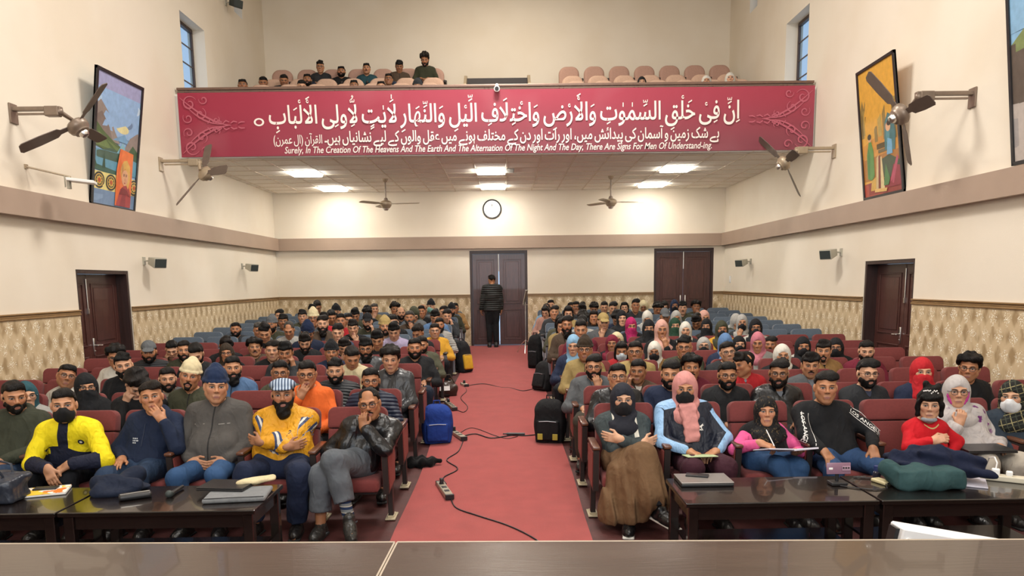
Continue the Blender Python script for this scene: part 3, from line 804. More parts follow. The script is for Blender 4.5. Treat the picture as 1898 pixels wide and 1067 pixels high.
def wall_with_openings(name, axis_, pos, thick, lo, hi, z0, z1, ops, mat):
    """axis_: 0 wall runs along x at y=pos, 1 runs along y at x=pos. Cells of a grid cut by the openings are left out."""
    us = sorted(set([lo, hi] + [q for o in ops for q in o[:2]])); zs = sorted(set([z0, z1] + [q for o in ops for q in o[2:]]))
    m = MB()
    for i in range(len(us) - 1):
        for k in range(len(zs) - 1):
            cu, cz = (us[i] + us[i + 1]) / 2, (zs[k] + zs[k + 1]) / 2
            if any(o[0] < cu < o[1] and o[2] < cz < o[3] for o in ops): continue
            su, sz = us[i + 1] - us[i], zs[k + 1] - zs[k]
            if axis_: m.box((pos + thick / 2, cu, cz), (abs(thick), su, sz))
            else: m.box((cu, pos + thick / 2, cz), (su, abs(thick), sz))
    return struct(name, m, mat, smooth=False)
DL = (9.97, 11.36, -.2, 2.19); WL = (13.9, 15.0, 5.0, 6.69); WS = (16.75, 17.25, 7.62, 8.6)
wall_with_openings('wall_left', 1, XL, -.32, YF, YB + .3, -.3, ZC, [DL, WL, WS], M_WALL)
wall_with_openings('wall_right', 1, XR, .32, YF, YB + .3, -.3, ZC, [DL, WL, WS], M_WALL)
DB = [(-.87, .54, -.2, 2.72), (3.64, 5.10, -.2, 2.72)]
wall_with_openings('wall_back', 0, YB, .3, XL - .3, XR + .3, -.3, ZC, DB, M_WALL)
struct('wall_stage', MB().box((0, YF - .1, 4.4), (XR - XL + .6, .2, 9.5)), M_WHITEP, smooth=False)
struct('ceiling', MB().box((-.1, 7, ZC + .1), (XR - XL + .6, 24.2, .2)), M_WHITEP, smooth=False)
M_FLOOR = pmat('worn_maroon_floor', hexc('4a2523'), .6, 0, .3, 7., .001, 60)
fl = MB()
fl.prism([(YF, -.3), (Y0, -.3), (YB + .3, -.3), (YB + .3, fz(YB + .3)), (Y0, 0.), (YF, 0.)], XR - XL + .6, Matrix(((0, 1, 0, XL - .3), (1, 0, 0, 0), (0, 0, 1, 0), (0, 0, 0, 1))))
struct('floor', fl, M_FLOOR, smooth=False)
# dado panels, rails and beams
DZ = 1.60
for side, X_, s in (('left', XL, 1), ('right', XR, -1)):
    dp = []
    for a, b_ in ((YF, DL[0]), (DL[1], YB)):
        m = MB().prism([(a, -.1), (b_, -.1), (b_, DZ), (a, DZ)], .012, Matrix(((0, s, 0, X_), (1, 0, 0, 0), (0, 0, 1, 0), (0, 0, 0, 1))))
        o = m.build('wallpaper_dado', WPY, smooth=False); o['kind'] = 'structure'; o.name = 'trim_wallpaper_' + side
        r = MB()
        for dz, t, h in ((0, .030, .022), (.026, .020, .026), (.050, .034, .018)): r.box((X_ + s * t / 2, (a + b_) / 2, DZ + .008 + dz), (t, b_ - a, h), bevel=.004, seg=1)
        ro = struct('trim_dado_rail_' + side, r, M_RAIL, smooth=False)
    struct('trim_beam_' + side, MB().box((X_ + s * .06, (YF + YB) / 2, 2.915), (.12, YB - YF, .29)), M_BEAM, smooth=False)
for i, (a, b_) in enumerate(((XL, -.87), (.54, 3.64), (5.10, XR))):
    o = MB().box(((a + b_) / 2, YB - .006, .7), (b_ - a, .012, 1.8)).build('trim_wallpaper_back', WPX, smooth=False); o['kind'] = 'structure'
    r = MB()
    for dz, t, h in ((0, .030, .022), (.026, .020, .026), (.050, .034, .018)): r.box(((a + b_) / 2, YB - t / 2, DZ + .008 + dz), (b_ - a, t, h))
    struct('trim_dado_rail_back', r, M_RAIL, smooth=False)
struct('trim_beam_back', MB().box(((XL + XR) / 2, YB - .06, 2.915), (XR - XL, .12, .29)), M_BEAM, smooth=False)

# ------------------------------------------------------------------ doors
M_DOORF = pmat('dark_door_frame', hexc('33201d'), .4, 0, .25, 8., stretch=(5, 5, .6))
def door_leaf(w, h, parent, x0, name='door_leaf'):
    """leaf in local xz, from x0 to x0+w, face at y=0, with two raised panels"""
    m = MB().box((x0 + w / 2, .02, h / 2), (w - .006, .04, h - .01), bevel=.003, seg=1)
    leaf = m.build(name, M_DOOR, parent, smooth=False)
    for za, zb in ((.14, .86), (1.02, h - .14)):
        p = MB(); pw = w - .22; pc = (x0 + w / 2, -.004, (za + zb) / 2)
        for sx in (-1, 1): p.box((x0 + w / 2 + sx * pw / 2, -.006, (za + zb) / 2), (.022, .016, zb - za), bevel=.004, seg=1)
        for zz in (za, zb): p.box((x0 + w / 2, -.006, zz), (pw + .022, .016, .022), bevel=.004, seg=1)
        p.build('panel_moulding', M_DOOR, leaf, smooth=False)
        MB().box(pc, (pw - .10, .014, zb - za - .10), bevel=.006, seg=1).build('door_panel', M_DOOR, leaf, smooth=False)
    return leaf
def lever(parent, loc, s):
    m = MB().box((0, -.006, 0), (.04, .012, .24), bevel=.006).cyl((0, -.01, .02), (0, -.06, .02), .011).cyl((0, -.055, .02), (s * .13, -.055, .012), .010, .008).sph((0, -.012, -.06), .012, 8)
    o = m.build('door_handle', M_CHROME, parent); o.location = loc; return o
def side_door(n, X_, s, big_first):
    """door set back in the side wall; local x runs along the wall, local y points out of the room"""
    root = empty('door_%d' % n, (X_, DL[0] if s > 0 else DL[1], fz(10.6)), math.pi / 2 if s > 0 else -math.pi / 2)
    root['kind'] = 'structure'
    W = DL[1] - DL[0]; H = DL[3] - fz(10.6); dy = .17
    f = MB()
    for x in (.025, W - .025): f.box((x, .16, H / 2), (.05, .30, H))
    f.box((W / 2, .16, H - .025), (W - .1, .30, .05))
    f.build('door_frame', M_DOORF, root, smooth=False)
    w1 = .48 if big_first else W - .1 - .48
    hold = bpy.data.objects.new('door_leaves', None)
    for x0, w in ((.05, w1), (.05 + w1, W - .1 - w1)):
        l = door_leaf(w, H - .05, root, x0); l.location = (0, dy, 0)
        if w > .6: lever(l, (x0 + (.06 if big_first else w - .06), 0, 1.0), 1 if big_first else -1)
        else: MB().cyl((x0 + (w - .02 if big_first else .02), -.01, H - .55), (x0 + (w - .02 if big_first else .02), -.01, H - .12), .009).box((x0 + (w - .02 if big_first else .02), -.012, H - .56), (.03, .02, .07)).build('tower_bolt', M_CHROME, l)
    return root
side_door(1, XL, 1, True)
d2 = side_door(2, XR, -1, False)
def back_door(n, x0, x1, ajar=False):
    z = fz(YB); root = empty('door_%d' % n, (x0, YB, z)); root['kind'] = 'structure'
    W = x1 - x0; H = 2.72 - z
    f = MB()
    for x in (.03, W - .03): f.box((x, .12, H / 2), (.06, .22, H))
    f.box((W / 2, .12, H - .04), (W - .12, .22, .08)); f.build('door_frame', M_DOORF, root, smooth=False)
    w = (W - .12) / 2
    for i in (0, 1):
        l = door_leaf(w - (.006 if ajar else 0), H - .1, root, .06 + i * (w + (.012 if ajar else 0)) - (.0 if i == 0 else .0)); l.location = (0, .06, .02)
        MB().box((.06 + w + (-.06 if i == 0 else .06), -.01, 1.05), (.025, .02, .22), bevel=.006).build('door_handle', M_CHROME, l)
    MB().cyl((.06 + w, .045, H - .5), (.06 + w, .045, H - .08), .012).build('tower_bolt', M_CHROME, root)
    return root
back_door(3, -.87, .54, True); back_door(4, 3.64, 5.10)
M_GAP = pmat('daylit_corridor', (.8, .82, .85), .9, 0, .02, 5.)
struct('trim_corridor_floor', MB().box((-.1, YB + .9, fz(YB) - .02), (3, 1.3, .04)), M_GAP)

# ------------------------------------------------------------------ windows
M_WF = pmat('dark_window_frame', hexc('4a3b36'), .45, 0, .1, 8)
def glass_mat():
    m = bpy.data.materials.new('window_glass'); m.use_nodes = True; nt = m.node_tree; nt.nodes.clear()
    o = nt.nodes.new('ShaderNodeOutputMaterial'); t = nt.nodes.new('ShaderNodeBsdfTransparent'); g = nt.nodes.new('ShaderNodeBsdfGlossy'); g.inputs['Roughness'].default_value = .05
    t.inputs[0].default_value = (.80, .86, .9, 1); mx = nt.nodes.new('ShaderNodeMixShader'); mx.inputs[0].default_value = .10
    nt.links.new(t.outputs[0], mx.inputs[1]); nt.links.new(g.outputs[0], mx.inputs[2]); nt.links.new(mx.outputs[0], o.inputs[0]); return m
M_GLASS = glass_mat()
for n, (X_, s, W) in enumerate(((XL, -1, WL), (XR, 1, WL), (XL, -1, WS), (XR, 1, WS))):
    root = empty('window_%d' % (n + 1), (X_ + s * .24, W[0], W[2])); root['kind'] = 'structure'
    ww, hh = W[1] - W[0], W[3] - W[2]
    f = MB()
    for y in (.03, ww - .03): f.box((0, y, hh / 2), (.04, .045, hh))
    for z in (.03, hh - .03): f.box((0, ww / 2, z), (.07, ww - .12, .06))
    f.build('window_frame', M_WF, root, smooth=False)
    nb = 5 if hh > 1.2 else 2
    b_ = MB()
    for k in range(1, nb): b_.box((0, ww / 2, .03 + (hh - .06) * k / nb), (.02, ww - .12, .02))
    b_.box((0, ww / 2, hh / 2), (.02, .022, hh - .12)); b_.build('glazing_bar', M_WF, root, smooth=False)
    for k in range(nb):
        za, zb = .03 + (hh - .06) * k / nb, .03 + (hh - .06) * (k + 1) / nb
        for j in (0, 1):
            MB().box((s * .01, ww * (.25 + .5 * j), (za + zb) / 2), (.005, ww / 2 - .08, zb - za - .03)).build('pane', M_GLASS, root, smooth=False)

# ------------------------------------------------------------------ balcony
struct('trim_balcony_slab', MB().box(((XL + XR) / 2, (YBAL + YB) / 2 + .06, 4.33), (XR - XL, YB - YBAL - .12, .26)), M_WHITEP, smooth=False)
struct('trim_balcony_front', MB().box(((XL + XR) / 2, YBAL + .10, 4.66), (XR - XL, .16, 1.06)), M_WHITEP, smooth=False)
BAL = [(14.25, 4.46), (15.1, 4.80), (15.98, 5.09), (16.86, 5.39), (17.80, 5.85)]   # tread depth start / level
lev = [(13.6, 4.46), (14.7, 4.70), (15.45, 4.96), (16.3, 5.28), (17.2, 5.72)]
for i, (y, z) in enumerate(lev):
    y1 = lev[i + 1][0] if i + 1 < len(lev) else YB
    struct('trim_balcony_tread', MB().box(((XL + XR) / 2, (y + YB) / 2 if i == 0 else (y + YB) / 2, (z + (lev[i - 1][1] if i else 4.45)) / 2), (XR - XL, YB - y, z - (lev[i - 1][1] if i else 4.45) + .001)), M_WHITEP, smooth=False)
# soffit grid: main bars and single tiles
soff = empty('ceiling', (0, 0, ZS)); soff['kind'] = 'structure'; soff.name = 'ceiling_soffit'
TS = .61; nx = int((XR - XL) / TS) + 1; ny = int((YB - YBAL) / TS) + 1
tx0 = -.56 - TS * 9; ty0 = YB - TS * ny
gb = MB()
for i in range(nx + 2):
    x = tx0 + i * TS
    if XL < x < XR: gb.box((x, (YBAL + YB) / 2, -.004), (.024, YB - YBAL, .012))
for j in range(ny + 1):
    y = ty0 + j * TS
    if YBAL < y < YB: gb.box(((XL + XR) / 2, y, -.0035), (XR - XL, .024, .011))
gb.build('grid_bar', M_GRID, soff, smooth=False)
LP = [(-4.22 + .61 * 0, 14.8), (-4.22, 17.2), (-.56, 14.8), (-.56, 17.2), (3.10, 14.8), (3.10, 17.2)]   # low corner of each lamp
def snap(x, t0): return t0 + round((x - t0) / TS) * TS
lamp_cells = set()
for x, y in LP:
    i = round((x - tx0) / TS); j = round((y - ty0) / TS); lamp_cells |= {(i, j)}
    if abs(x + .56) > .1 or y > 16: lamp_cells |= {(i, j)}
tile_full = MB().box((0, 0, 0), (TS - .026, TS - .026, .014), bevel=.003, seg=1).mesh('ceiling_tile', False); tile_full.materials.append(M_SOFFIT)
for i in range(-1, nx + 2):
    for j in range(ny + 1):
        x, y = tx0 + i * TS, ty0 + j * TS
        xa, xb, ya, yb = max(x, XL), min(x + TS, XR), max(y, YBAL + .02), min(y + TS, YB)
        if xb - xa < .08 or yb - ya < .08 or (i, j) in lamp_cells: continue
        o = obj('ceiling_tile', tile_full, None, soff, loc=((xa + xb) / 2, (ya + yb) / 2, .006)); o.scale = ((xb - xa) / TS, (yb - ya) / TS, 1)
M_LED = pmat('led_panel_glow', (1, 1, 1), .5, 0, 0, 5, emit=(1.0, .95, .86), estr=48)
M_LEDF = pmat('white_lamp_frame', (.85, .84, .82), .4, 0, .02, 9)
for n, (x, y) in enumerate(LP):
    x, y = snap(x, tx0), snap(y, ty0)
    wh = ['front left', 'rear left', 'front middle', 'rear middle', 'front right', 'rear right'][n]
    t = empty('ceiling_light', (x + TS / 2, y + TS / 2, ZS)); tag(t, 'square white LED ceiling panel under the balcony, ' + wh + ' of the six', 'ceiling light', 'LED panels under the balcony')
    f = MB()
    for s in (-1, 1): f.box((s * .285, 0, -.004), (.022, .59, .016)); f.box((0, s * .285, -.004), (.548, .022, .016))
    f.build('frame', M_LEDF, t, smooth=False)
    MB().box((0, 0, -.028), (.55, .55, .044), bevel=.004, seg=1).build('diffuser', M_LED, t, smooth=False)
v = empty('air_vent', (-.14 + .18, snap(14.8, ty0) + .3, ZS - .008)); tag(v, 'small grey slatted air vent beside the front middle ceiling panel', 'vent')
M_VENT = pmat('grey_vent_metal', (.30, .29, .27), .5, .3, .05, 20)
f = MB()
for s in (-1, 1): f.box((s * .15, 0, -.005), (.02, .5, .018)); f.box((0, s * .24, -.005), (.28, .02, .018))
f.build('frame', M_VENT, v, smooth=False)
for k in range(8): MB().box((0, -.2 + k * .057, -.004), (.28, .03, .004), rot=(.5, 0, 0)).build('slat', M_VENT, v, smooth=False)

# ------------------------------------------------------------------ balcony rail and banner
M_RAILM = pmat('bronze_rail_metal', hexc('7d655a'), .35, .5, .08, 12)
r = empty('balcony_railing', (0, YBAL + .08, 5.18)); tag(r, 'brown metal handrail running along the whole balcony front above the banner', 'railing')
MB().box(((XL + XR) / 2, -.02, .095), (XR - XL - .06, .09, .045), bevel=.01).build('handrail', M_RAILM, r)
MB().box(((XL + XR) / 2, -.02, .055), (XR - XL - .06, .05, .016)).build('lower_rail', M_RAILM, r)
xx = XL + .15
while xx < XR:
    for d in (0, .07): MB().cyl((xx + d, -.02, -.03), (xx + d, -.02, .09), .010, n=8).build('rail_post', M_RAILM, r)
    xx += 1.28
def banner_mat():
    m, b = newmat('printed_banner_vinyl', .5, .3); oc = objco(); x, y, z = xyz(oc)
    c = xmix(hexc('9e3a4c'), hexc('84424d'), z.step(5.15, 4.2) ); c = xmix(c, hexc('982a42'), (x * -1).step(1.5, 5.4) * .75)
    c = xmix(c, (1, .8, .8), (noise(oc, .7, 2) - .55) * .25); X.nt.links.new(c, b.inputs['Base Color']); bump(b, noise(oc, 2., 2), .01); return m
YN = YBAL - .03
ban = empty('banner', (0, YN, 4.13)); tag(ban, 'long crimson banner with white Arabic, Urdu and English lines hung on the balcony front', 'banner')
m = MB()
nseg = 40
for i in range(nseg):
    a, b_ = XL + .06 + (XR - XL - .1) * i / nseg, XL + .06 + (XR - XL - .1) * (i + 1) / nseg
vs = []
for i in range(nseg + 1):
    x = XL + .06 + (XR - XL - .10) * i / nseg; dy = .006 * math.sin(x * 2.1) + .004 * math.sin(x * 5.3 + 1)
    vs.append([m.bm.verts.new((x, dy + q[0], q[1])) for q in ((0, 4.145), (0, 5.20), (.012, 5.20), (.012, 4.145))])
for i in range(nseg):
    A, B_ = vs[i], vs[i + 1]
    for k in range(4): m.bm.faces.new((A[k], B_[k], B_[(k + 1) % 4], A[(k + 1) % 4]))
m.bm.faces.new(vs[0][::-1]); m.bm.faces.new(vs[-1])
o = m.build('banner_sheet', banner_mat(), ban, smooth=True); o.location = (0, 0, -4.13)
M_INK = pmat('white_print', hexc('efe3dc'), .5, 0, .02, 30)
M_ORN = pmat('faded_scroll_print', hexc('b4596a'), .5, 0, .05, 30)
FORMS = {}
for cp in list(range(0xFB50, 0xFE00)) + list(range(0xFE70, 0xFEFF)):
    d = unicodedata.decomposition(chr(cp)).split()
    if len(d) >= 2 and d[0] in ('<initial>', '<medial>', '<final>', '<isolated>'): FORMS.setdefault(tuple(int(q, 16) for q in d[1:]), {})[d[0][1:-1]] = chr(cp)
def shape_arabic(s):
    """logical text -> list of (glyph, marks) from right to left, using the joined letter forms"""
    cl = []
    for c in s:
        if unicodedata.combining(c) and cl: cl[-1][1].append(c)
        else: cl.append([c, []])
    tk = []; i = 0
    while i < len(cl):
        if i + 1 < len(cl) and cl[i][0] == '\u0644' and (0x644, ord(cl[i + 1][0])) in FORMS: tk.append(((0x644, ord(cl[i + 1][0])), cl[i][1] + cl[i + 1][1])); i += 2
        else: tk.append(((ord(cl[i][0]),), cl[i][1])); i += 1
    dual = lambda t: t in FORMS and 'initial' in FORMS[t]
    joins = lambda t: t in FORMS and 'final' in FORMS[t]
    out = []
    for k, (t, mk) in enumerate(tk):
        pv = k > 0 and dual(tk[k - 1][0]) and joins(t); nx_ = k + 1 < len(tk) and dual(t) and joins(tk[k + 1][0])
        f = {(0, 0): 'isolated', (1, 0): 'final', (0, 1): 'initial', (1, 1): 'medial'}[(int(pv), int(nx_))]
        out.append((FORMS.get(t, {}).get(f, chr(t[0])), mk))
    return out
_gl = {}
def text_mesh(body, offset=0., shear=0.):
    c = bpy.data.curves.new('lettering', 'FONT'); c.body = body; c.offset = offset; c.shear = shear; c.resolution_u = 3
    o = bpy.data.objects.new('lettering', c); COL.objects.link(o); bpy.context.view_layer.update()
    me = bpy.data.meshes.new_from_object(o.evaluated_get(bpy.context.evaluated_depsgraph_get()))
    n = len(me.vertices); co = np.zeros(n * 3, np.float32); me.vertices.foreach_get('co', co); co = co.reshape(-1, 3)
    fs = [tuple(p.vertices) for p in me.polygons]
    bpy.data.objects.remove(o); bpy.data.curves.remove(c); bpy.data.meshes.remove(me)
    return co, fs
def adv(ch, off):
    if (ch, off) not in _gl:
        a, _ = text_mesh('|' + ch + '|'); b_, _ = text_mesh('||')
        w = (a[:, 0].max() if len(a) else 0) - (b_[:, 0].max()); co, fs = text_mesh(ch, off)
        _gl[(ch, off)] = (w, co, fs)
    return _gl[(ch, off)]
def arabic_line(s, off, marks=True):
    """returns vertices (x, z, layer) and faces; baseline at z=0, width as set"""
    V, F = [], []; x = 0.; tk = shape_arabic(s)[::-1]
    for n, (ch, mk) in enumerate(tk):
        if ch == ' ': x += .17; continue
        w, co, fs = adv(ch, off); b0 = len(V)
        V += [(p[0] + x, p[1], n % 2) for p in co]; F += [tuple(q + b0 for q in f) for f in fs]
        if marks and len(co):
            up = co[:, 1].max(); dn = co[:, 1].min(); cx = x + (co[:, 0].min() + co[:, 0].max()) / 2; lv = 0
            for k in mk:
                b0 = len(V); o = .03
                def stroke(pts, r=.026):
                    b1 = len(V)
                    for i, (px, pz) in enumerate(pts):
                        q = pts[min(i + 1, len(pts) - 1)]; p0 = pts[max(i - 1, 0)]; dx, dz = q[0] - p0[0], q[1] - p0[1]; l = math.hypot(dx, dz) + 1e-6
                        V.append((px - dz / l * r, pz + dx / l * r, 2)); V.append((px + dz / l * r, pz - dx / l * r, 2))
                    for i in range(len(pts) - 1): F.append((b1 + 2 * i, b1 + 2 * i + 1, b1 + 2 * i + 3, b1 + 2 * i + 2))
                zu = max(up, .45) + .07 + .14 * lv
                if k == '\u064e': stroke([(cx - .10, zu), (cx + .10, zu + .09)]); lv += 1
                elif k == '\u0650': stroke([(cx - .10, dn - .13), (cx + .10, dn - .04)])
                elif k == '\u064d': stroke([(cx - .10, dn - .13), (cx + .10, dn - .04)]); stroke([(cx - .10, dn - .22), (cx + .10, dn - .13)])
                elif k == '\u0651': stroke([(cx - .11, zu + .10), (cx - .10, zu), (cx - .02, zu + .02), (cx, zu + .09), (cx + .02, zu + .01), (cx + .10, zu + .02), (cx + .11, zu + .11)], .02); lv += 1
                elif k == '\u0652' or k == '\u06e1': stroke([(cx + .055 * math.cos(a), zu + .06 + .055 * math.sin(a)) for a in [i * math.pi / 4 + .6 for i in range(8)]], .02); lv += 1
                elif k == '\u064f': stroke([(cx - .08, zu - .04), (cx + .03, zu + .03), (cx + .06, zu + .09), (cx, zu + .13), (cx - .03, zu + .08), (cx + .05, zu + .06)], .02); lv += 1
                elif k == '\u0670': stroke([(cx, zu - .02), (cx, zu + .15)]); lv += 1
        x += w
    return V, F, x
def place_line(name, V, F, x0, x1, zbase, hscale, z_of=lambda p: p):
    V = np.array(V); a, b_ = V[:, 0].min(), V[:, 0].max(); sx = (x1 - x0) / (b_ - a)
    co = np.stack([x0 + (V[:, 0] - a) * sx, -.012 - .0006 * V[:, 2], zbase + V[:, 1] * hscale], 1)
    me = bpy.data.meshes.new(name); me.from_pydata(co.tolist(), [], F); me.update()
    o = obj(name, me, M_INK, ban); o.location = (0, 0, -4.13)
    return o
L1 = 'اِنَّ فِیْ خَلْقِ السَّمٰوٰتِ وَالْاَرْضِ وَاخْتِلَافِ الَّیْلِ وَالنَّهَارِ لَاٰیٰتٍ لِّاُولِی الْاَلْبَابِ'
V, F, w = arabic_line(L1, .012); place_line('arabic_verse', V, F, -3.99, 4.05, 4.675, .42)
ring = [(-4.16 + .088 * math.cos(a) * k, -.013, 4.705 + .066 * math.sin(a) * k) for k in (1, .62) for a in [i * math.pi / 16 for i in range(32)]]
me = bpy.data.meshes.new('verse_end_ring'); me.from_pydata(ring, [], [(i, (i + 1) % 32, 32 + (i + 1) % 32, 32 + i) for i in range(32)]); o = obj('verse_end_ring', me, M_INK, ban); o.location = (0, 0, -4.13)
L2 = 'بے شک زمین و آسمان کی پیدائش میں، اور رات اور دن کے مختلف ہونے میں عقل والوں کے لیے نشانیاں ہیں۔'
V, F, w = arabic_line(L2, .014, False); place_line('urdu_translation', V, F, -3.06, 3.70, 4.362, .25)
V, F, w = arabic_line('القرآن (اٰل عمرٰن)', .008, False)
V, F, w = arabic_line('القرآن )اٰل عمرٰن(', .008, False); place_line('verse_reference', V, F, -3.93, -3.10, 4.345, .20)
co, fs = text_mesh('Surely, In The Creation Of The Heavens And The Earth And The Alternation Of The Night And The Day, There Are Signs For Men Of Understand-ing.', .011, .25)
place_line('english_translation', [(p[0], p[1], 0) for p in co], fs, -3.75, 3.58, 4.185, .155)
# scroll ornaments at both ends
def scroll(x0, s):
    m = MB()
    cnt = [0]
    def ribbon(pts, w0):
        prev = None; cnt[0] += 1; yy = -.012 - .0007 * cnt[0]
        for i, (x, z) in enumerate(pts):
            q = pts[min(i + 1, len(pts) - 1)]; p = pts[max(i - 1, 0)]; dx, dz = q[0] - p[0], q[1] - p[1]; l = math.hypot(dx, dz) + 1e-6
            w_ = w0 * math.sin(math.pi * (i + .6) / (len(pts) + .4)) + .003
            a = m.bm.verts.new((x0 + s * (x - dz / l * w_), yy, z + dx / l * w_)); b_ = m.bm.verts.new((x0 + s * (x + dz / l * w_), yy, z - dx / l * w_))
            if prev: m.bm.faces.new((prev[0], prev[1], b_, a))
            prev = (a, b_)
    def spiral(cx, cz, r, a0, turns, sg, w_): ribbon([(cx + r * (1 - t * .8) * math.cos(a0 + sg * t * turns * 2 * math.pi), cz + r * (1 - t * .8) * math.sin(a0 + sg * t * turns * 2 * math.pi)) for t in [i / 26 for i in range(27)]], w_)
    for u in (1, -1):
        zc = 4.66
        ribbon([(.85 * t, zc + u * (.46 * (1 - t) ** 1.7)) for t in [i / 16 for i in range(17)]], .012)
        ribbon([(.10 + .6 * t, zc + u * (.30 * (1 - t) ** 2.2 + .02)) for t in [i / 14 for i in range(15)]], .010)
        spiral(.16, zc + u * .36, .13, u * .5, 1.3, u, .011); spiral(.34, zc + u * .19, .10, u * 1.2, 1.2, -u, .010); spiral(.12, zc + u * .12, .09, u * 2.5, 1.2, u, .009)
        spiral(.40, zc + u * .42, .08, u * 3., 1.1, u, .008); spiral(.60, zc + u * .09, .06, u * 1., 1.1, -u, .008)
        for k in range(5): ribbon([(.45 + .13 * k, zc + u * .03), (.50 + .13 * k, zc + u * (.10 - .012 * k)), (.56 + .13 * k, zc + u * .05)], .008)
    o = m.build('scroll_ornament', M_ORN, ban, smooth=False); o.location = (0, 0, -4.13)
scroll(XL + .10, 1); scroll(XR - .08, -1)

# ------------------------------------------------------------------ carpet
M_CARPET = pmat('red_aisle_carpet', hexc('98403d'), .95, 0, .10, 5., .003, 220, sheen=.10)
def carpet():
    m = MB(); ys = [YF + 6.5 + i * .35 for i in range(50)]; ys = [y for y in ys if y < YB - .05] + [YB - .05]; prev = None
    for y in ys:
        e = .012 * math.sin(y * 1.9); z = fz(y) + .008 + (.012 * math.exp(-((y - 12.45) / .12) ** 2))
        row = [m.bm.verts.new(p) for p in ((-.90 + e, y, z - .008), (-.90 + e, y, z), (.64 + e * .6, y, z), (.64 + e * .6, y, z - .008))]
        if prev:
            for k in range(3): m.bm.faces.new((prev[k], prev[k + 1], row[k + 1], row[k]))
        prev = row
    return m
o = carpet().build('aisle_carpet', M_CARPET, smooth=False); tag(o, 'long red carpet running up the centre aisle', 'carpet')
# ------------------------------------------------------------------ wall fans, ceiling fans, clock, speakers, lamps, pictures
M_BRONZE = pmat('brown_enamel_metal', hexc('857567'), .38, .35, .10, 15)
M_BLADE = pmat('brown_fan_blade', hexc('66584f'), .45, .1, .12, 8)
M_PALEM = pmat('champagne_metal', hexc('a8977f'), .4, .3, .08, 15)
def blade_mesh(R=.74, w=.15):
    m = MB(); prof = [(.10, .030, 0), (.20, .034, 0), (.24, .065, .0), (.45, w * .5, 0), (R - .03, w * .47, 0), (R, w * .30, 0)]
    prev = None; tw = .22
    for x, h, _ in prof:
        row = [m.bm.verts.new((x, sgn * h * math.cos(tw), sgn * h * math.sin(tw) + dz)) for sgn, dz in ((-1, 0), (1, 0), (1, .008), (-1, .008))]
        if prev:
            for k in range(4): m.bm.faces.new((prev[k], prev[(k + 1) % 4], row[(k + 1) % 4], row[k]))
        else: m.bm.faces.new(row[::-1])
        prev = row
    m.bm.faces.new(prev)
    return m.mesh('fan_blade', False)
BLADE = blade_mesh(.69, .15); BLADE2 = blade_mesh(.72, .13)
def motor(parent, M, mat):
    m = MB().lathe([(.02, -.10), (.05, -.09), (.085, -.075), (.095, -.05), (.115, -.035), (.125, 0.), (.125, .03), (.105, .055), (.06, .075), (.03, .085)], 24)
    o = m.build('motor_housing', mat, parent); o.matrix_local = M
    c = MB().lathe([(.012, -.135), (.04, -.128), (.055, -.105), (.058, -.085)], 20).build('motor_cap', M_CHROME, o)
    return o
def wall_fan(root_p, hub, n, e1, phase, mat, label):
    rp = Vector(root_p); hub = Vector(hub); s = 1 if rp.x < 0 else -1
    t = empty('wall_fan', rp); tag(t, label, 'fan', 'wall fans on brackets')
    L = abs(hub.x - rp.x) - .06
    MB().box((s * .01, 0, -.05), (.02, .14, .22), bevel=.004, seg=1).build('wall_plate', mat, t, smooth=False)
    MB().box((s * L / 2, 0, .0), (L, .07, .045), bevel=.006, seg=1).box((s * L * .45, 0, -.055), (L * .7, .035, .02)).box((s * L * .82, .0, -.03), (.16, .10, .11), bevel=.01, seg=1).build('bracket_arm', mat, t, smooth=False)
    n = Vector(n).normalized(); e1 = Vector(e1); e1 = (e1 - n * e1.dot(n)).normalized(); e2 = n.cross(e1)
    R = Matrix((e1, e2, n)).transposed()
    h = hub - rp
    MB().cyl((s * L * .95, 0, -.03), h - n * .10, .028, .022).sph((s * L * .95, 0, -.03), .045, 10).build('swivel_joint', mat, t)
    flip = Matrix.Rotation(math.pi, 4, 'X')
    mo = motor(t, Matrix.Translation(h) @ R.to_4x4() @ flip, mat)
    for k in range(3):
        o = obj('fan_blade', BLADE, M_BLADE if mat is M_BRONZE else mat, t)
        o.matrix_local = Matrix.Translation(h - n * .03) @ R.to_4x4() @ Matrix.Rotation(phase + k * 2 * math.pi / 3, 4, 'Z')
    return t
BLADE.materials.append(M_BLADE)
wall_fan((XL, 8.99, 3.97), (-4.96, 9.20, 3.81), (.613, 0, -.79), (.79, -.006, .613), .40, M_BRONZE, 'dark brown three-bladed wall fan in front of the mountain lake painting')
wall_fan((XL, 12.71, 3.97), (-4.86, 12.69, 3.76), (.53, .667, -.523), (.707, -.007, .707), 1.0, M_PALEM, 'smaller brown wall fan below the left end of the red banner')
wall_fan((XR, 8.94, 4.01), (4.64, 9.15, 3.83), (-.881, .037, -.471), (.472, .009, -.882), 1.6, M_BRONZE, 'brown wall fan in front of the golden figures painting')
wall_fan((XR, 12.61, 4.03), (4.66, 12.95, 3.85), (-.818, .034, -.574), (.574, .008, -.819), 1.7, M_PALEM, 'champagne wall fan below the right end of the red banner')
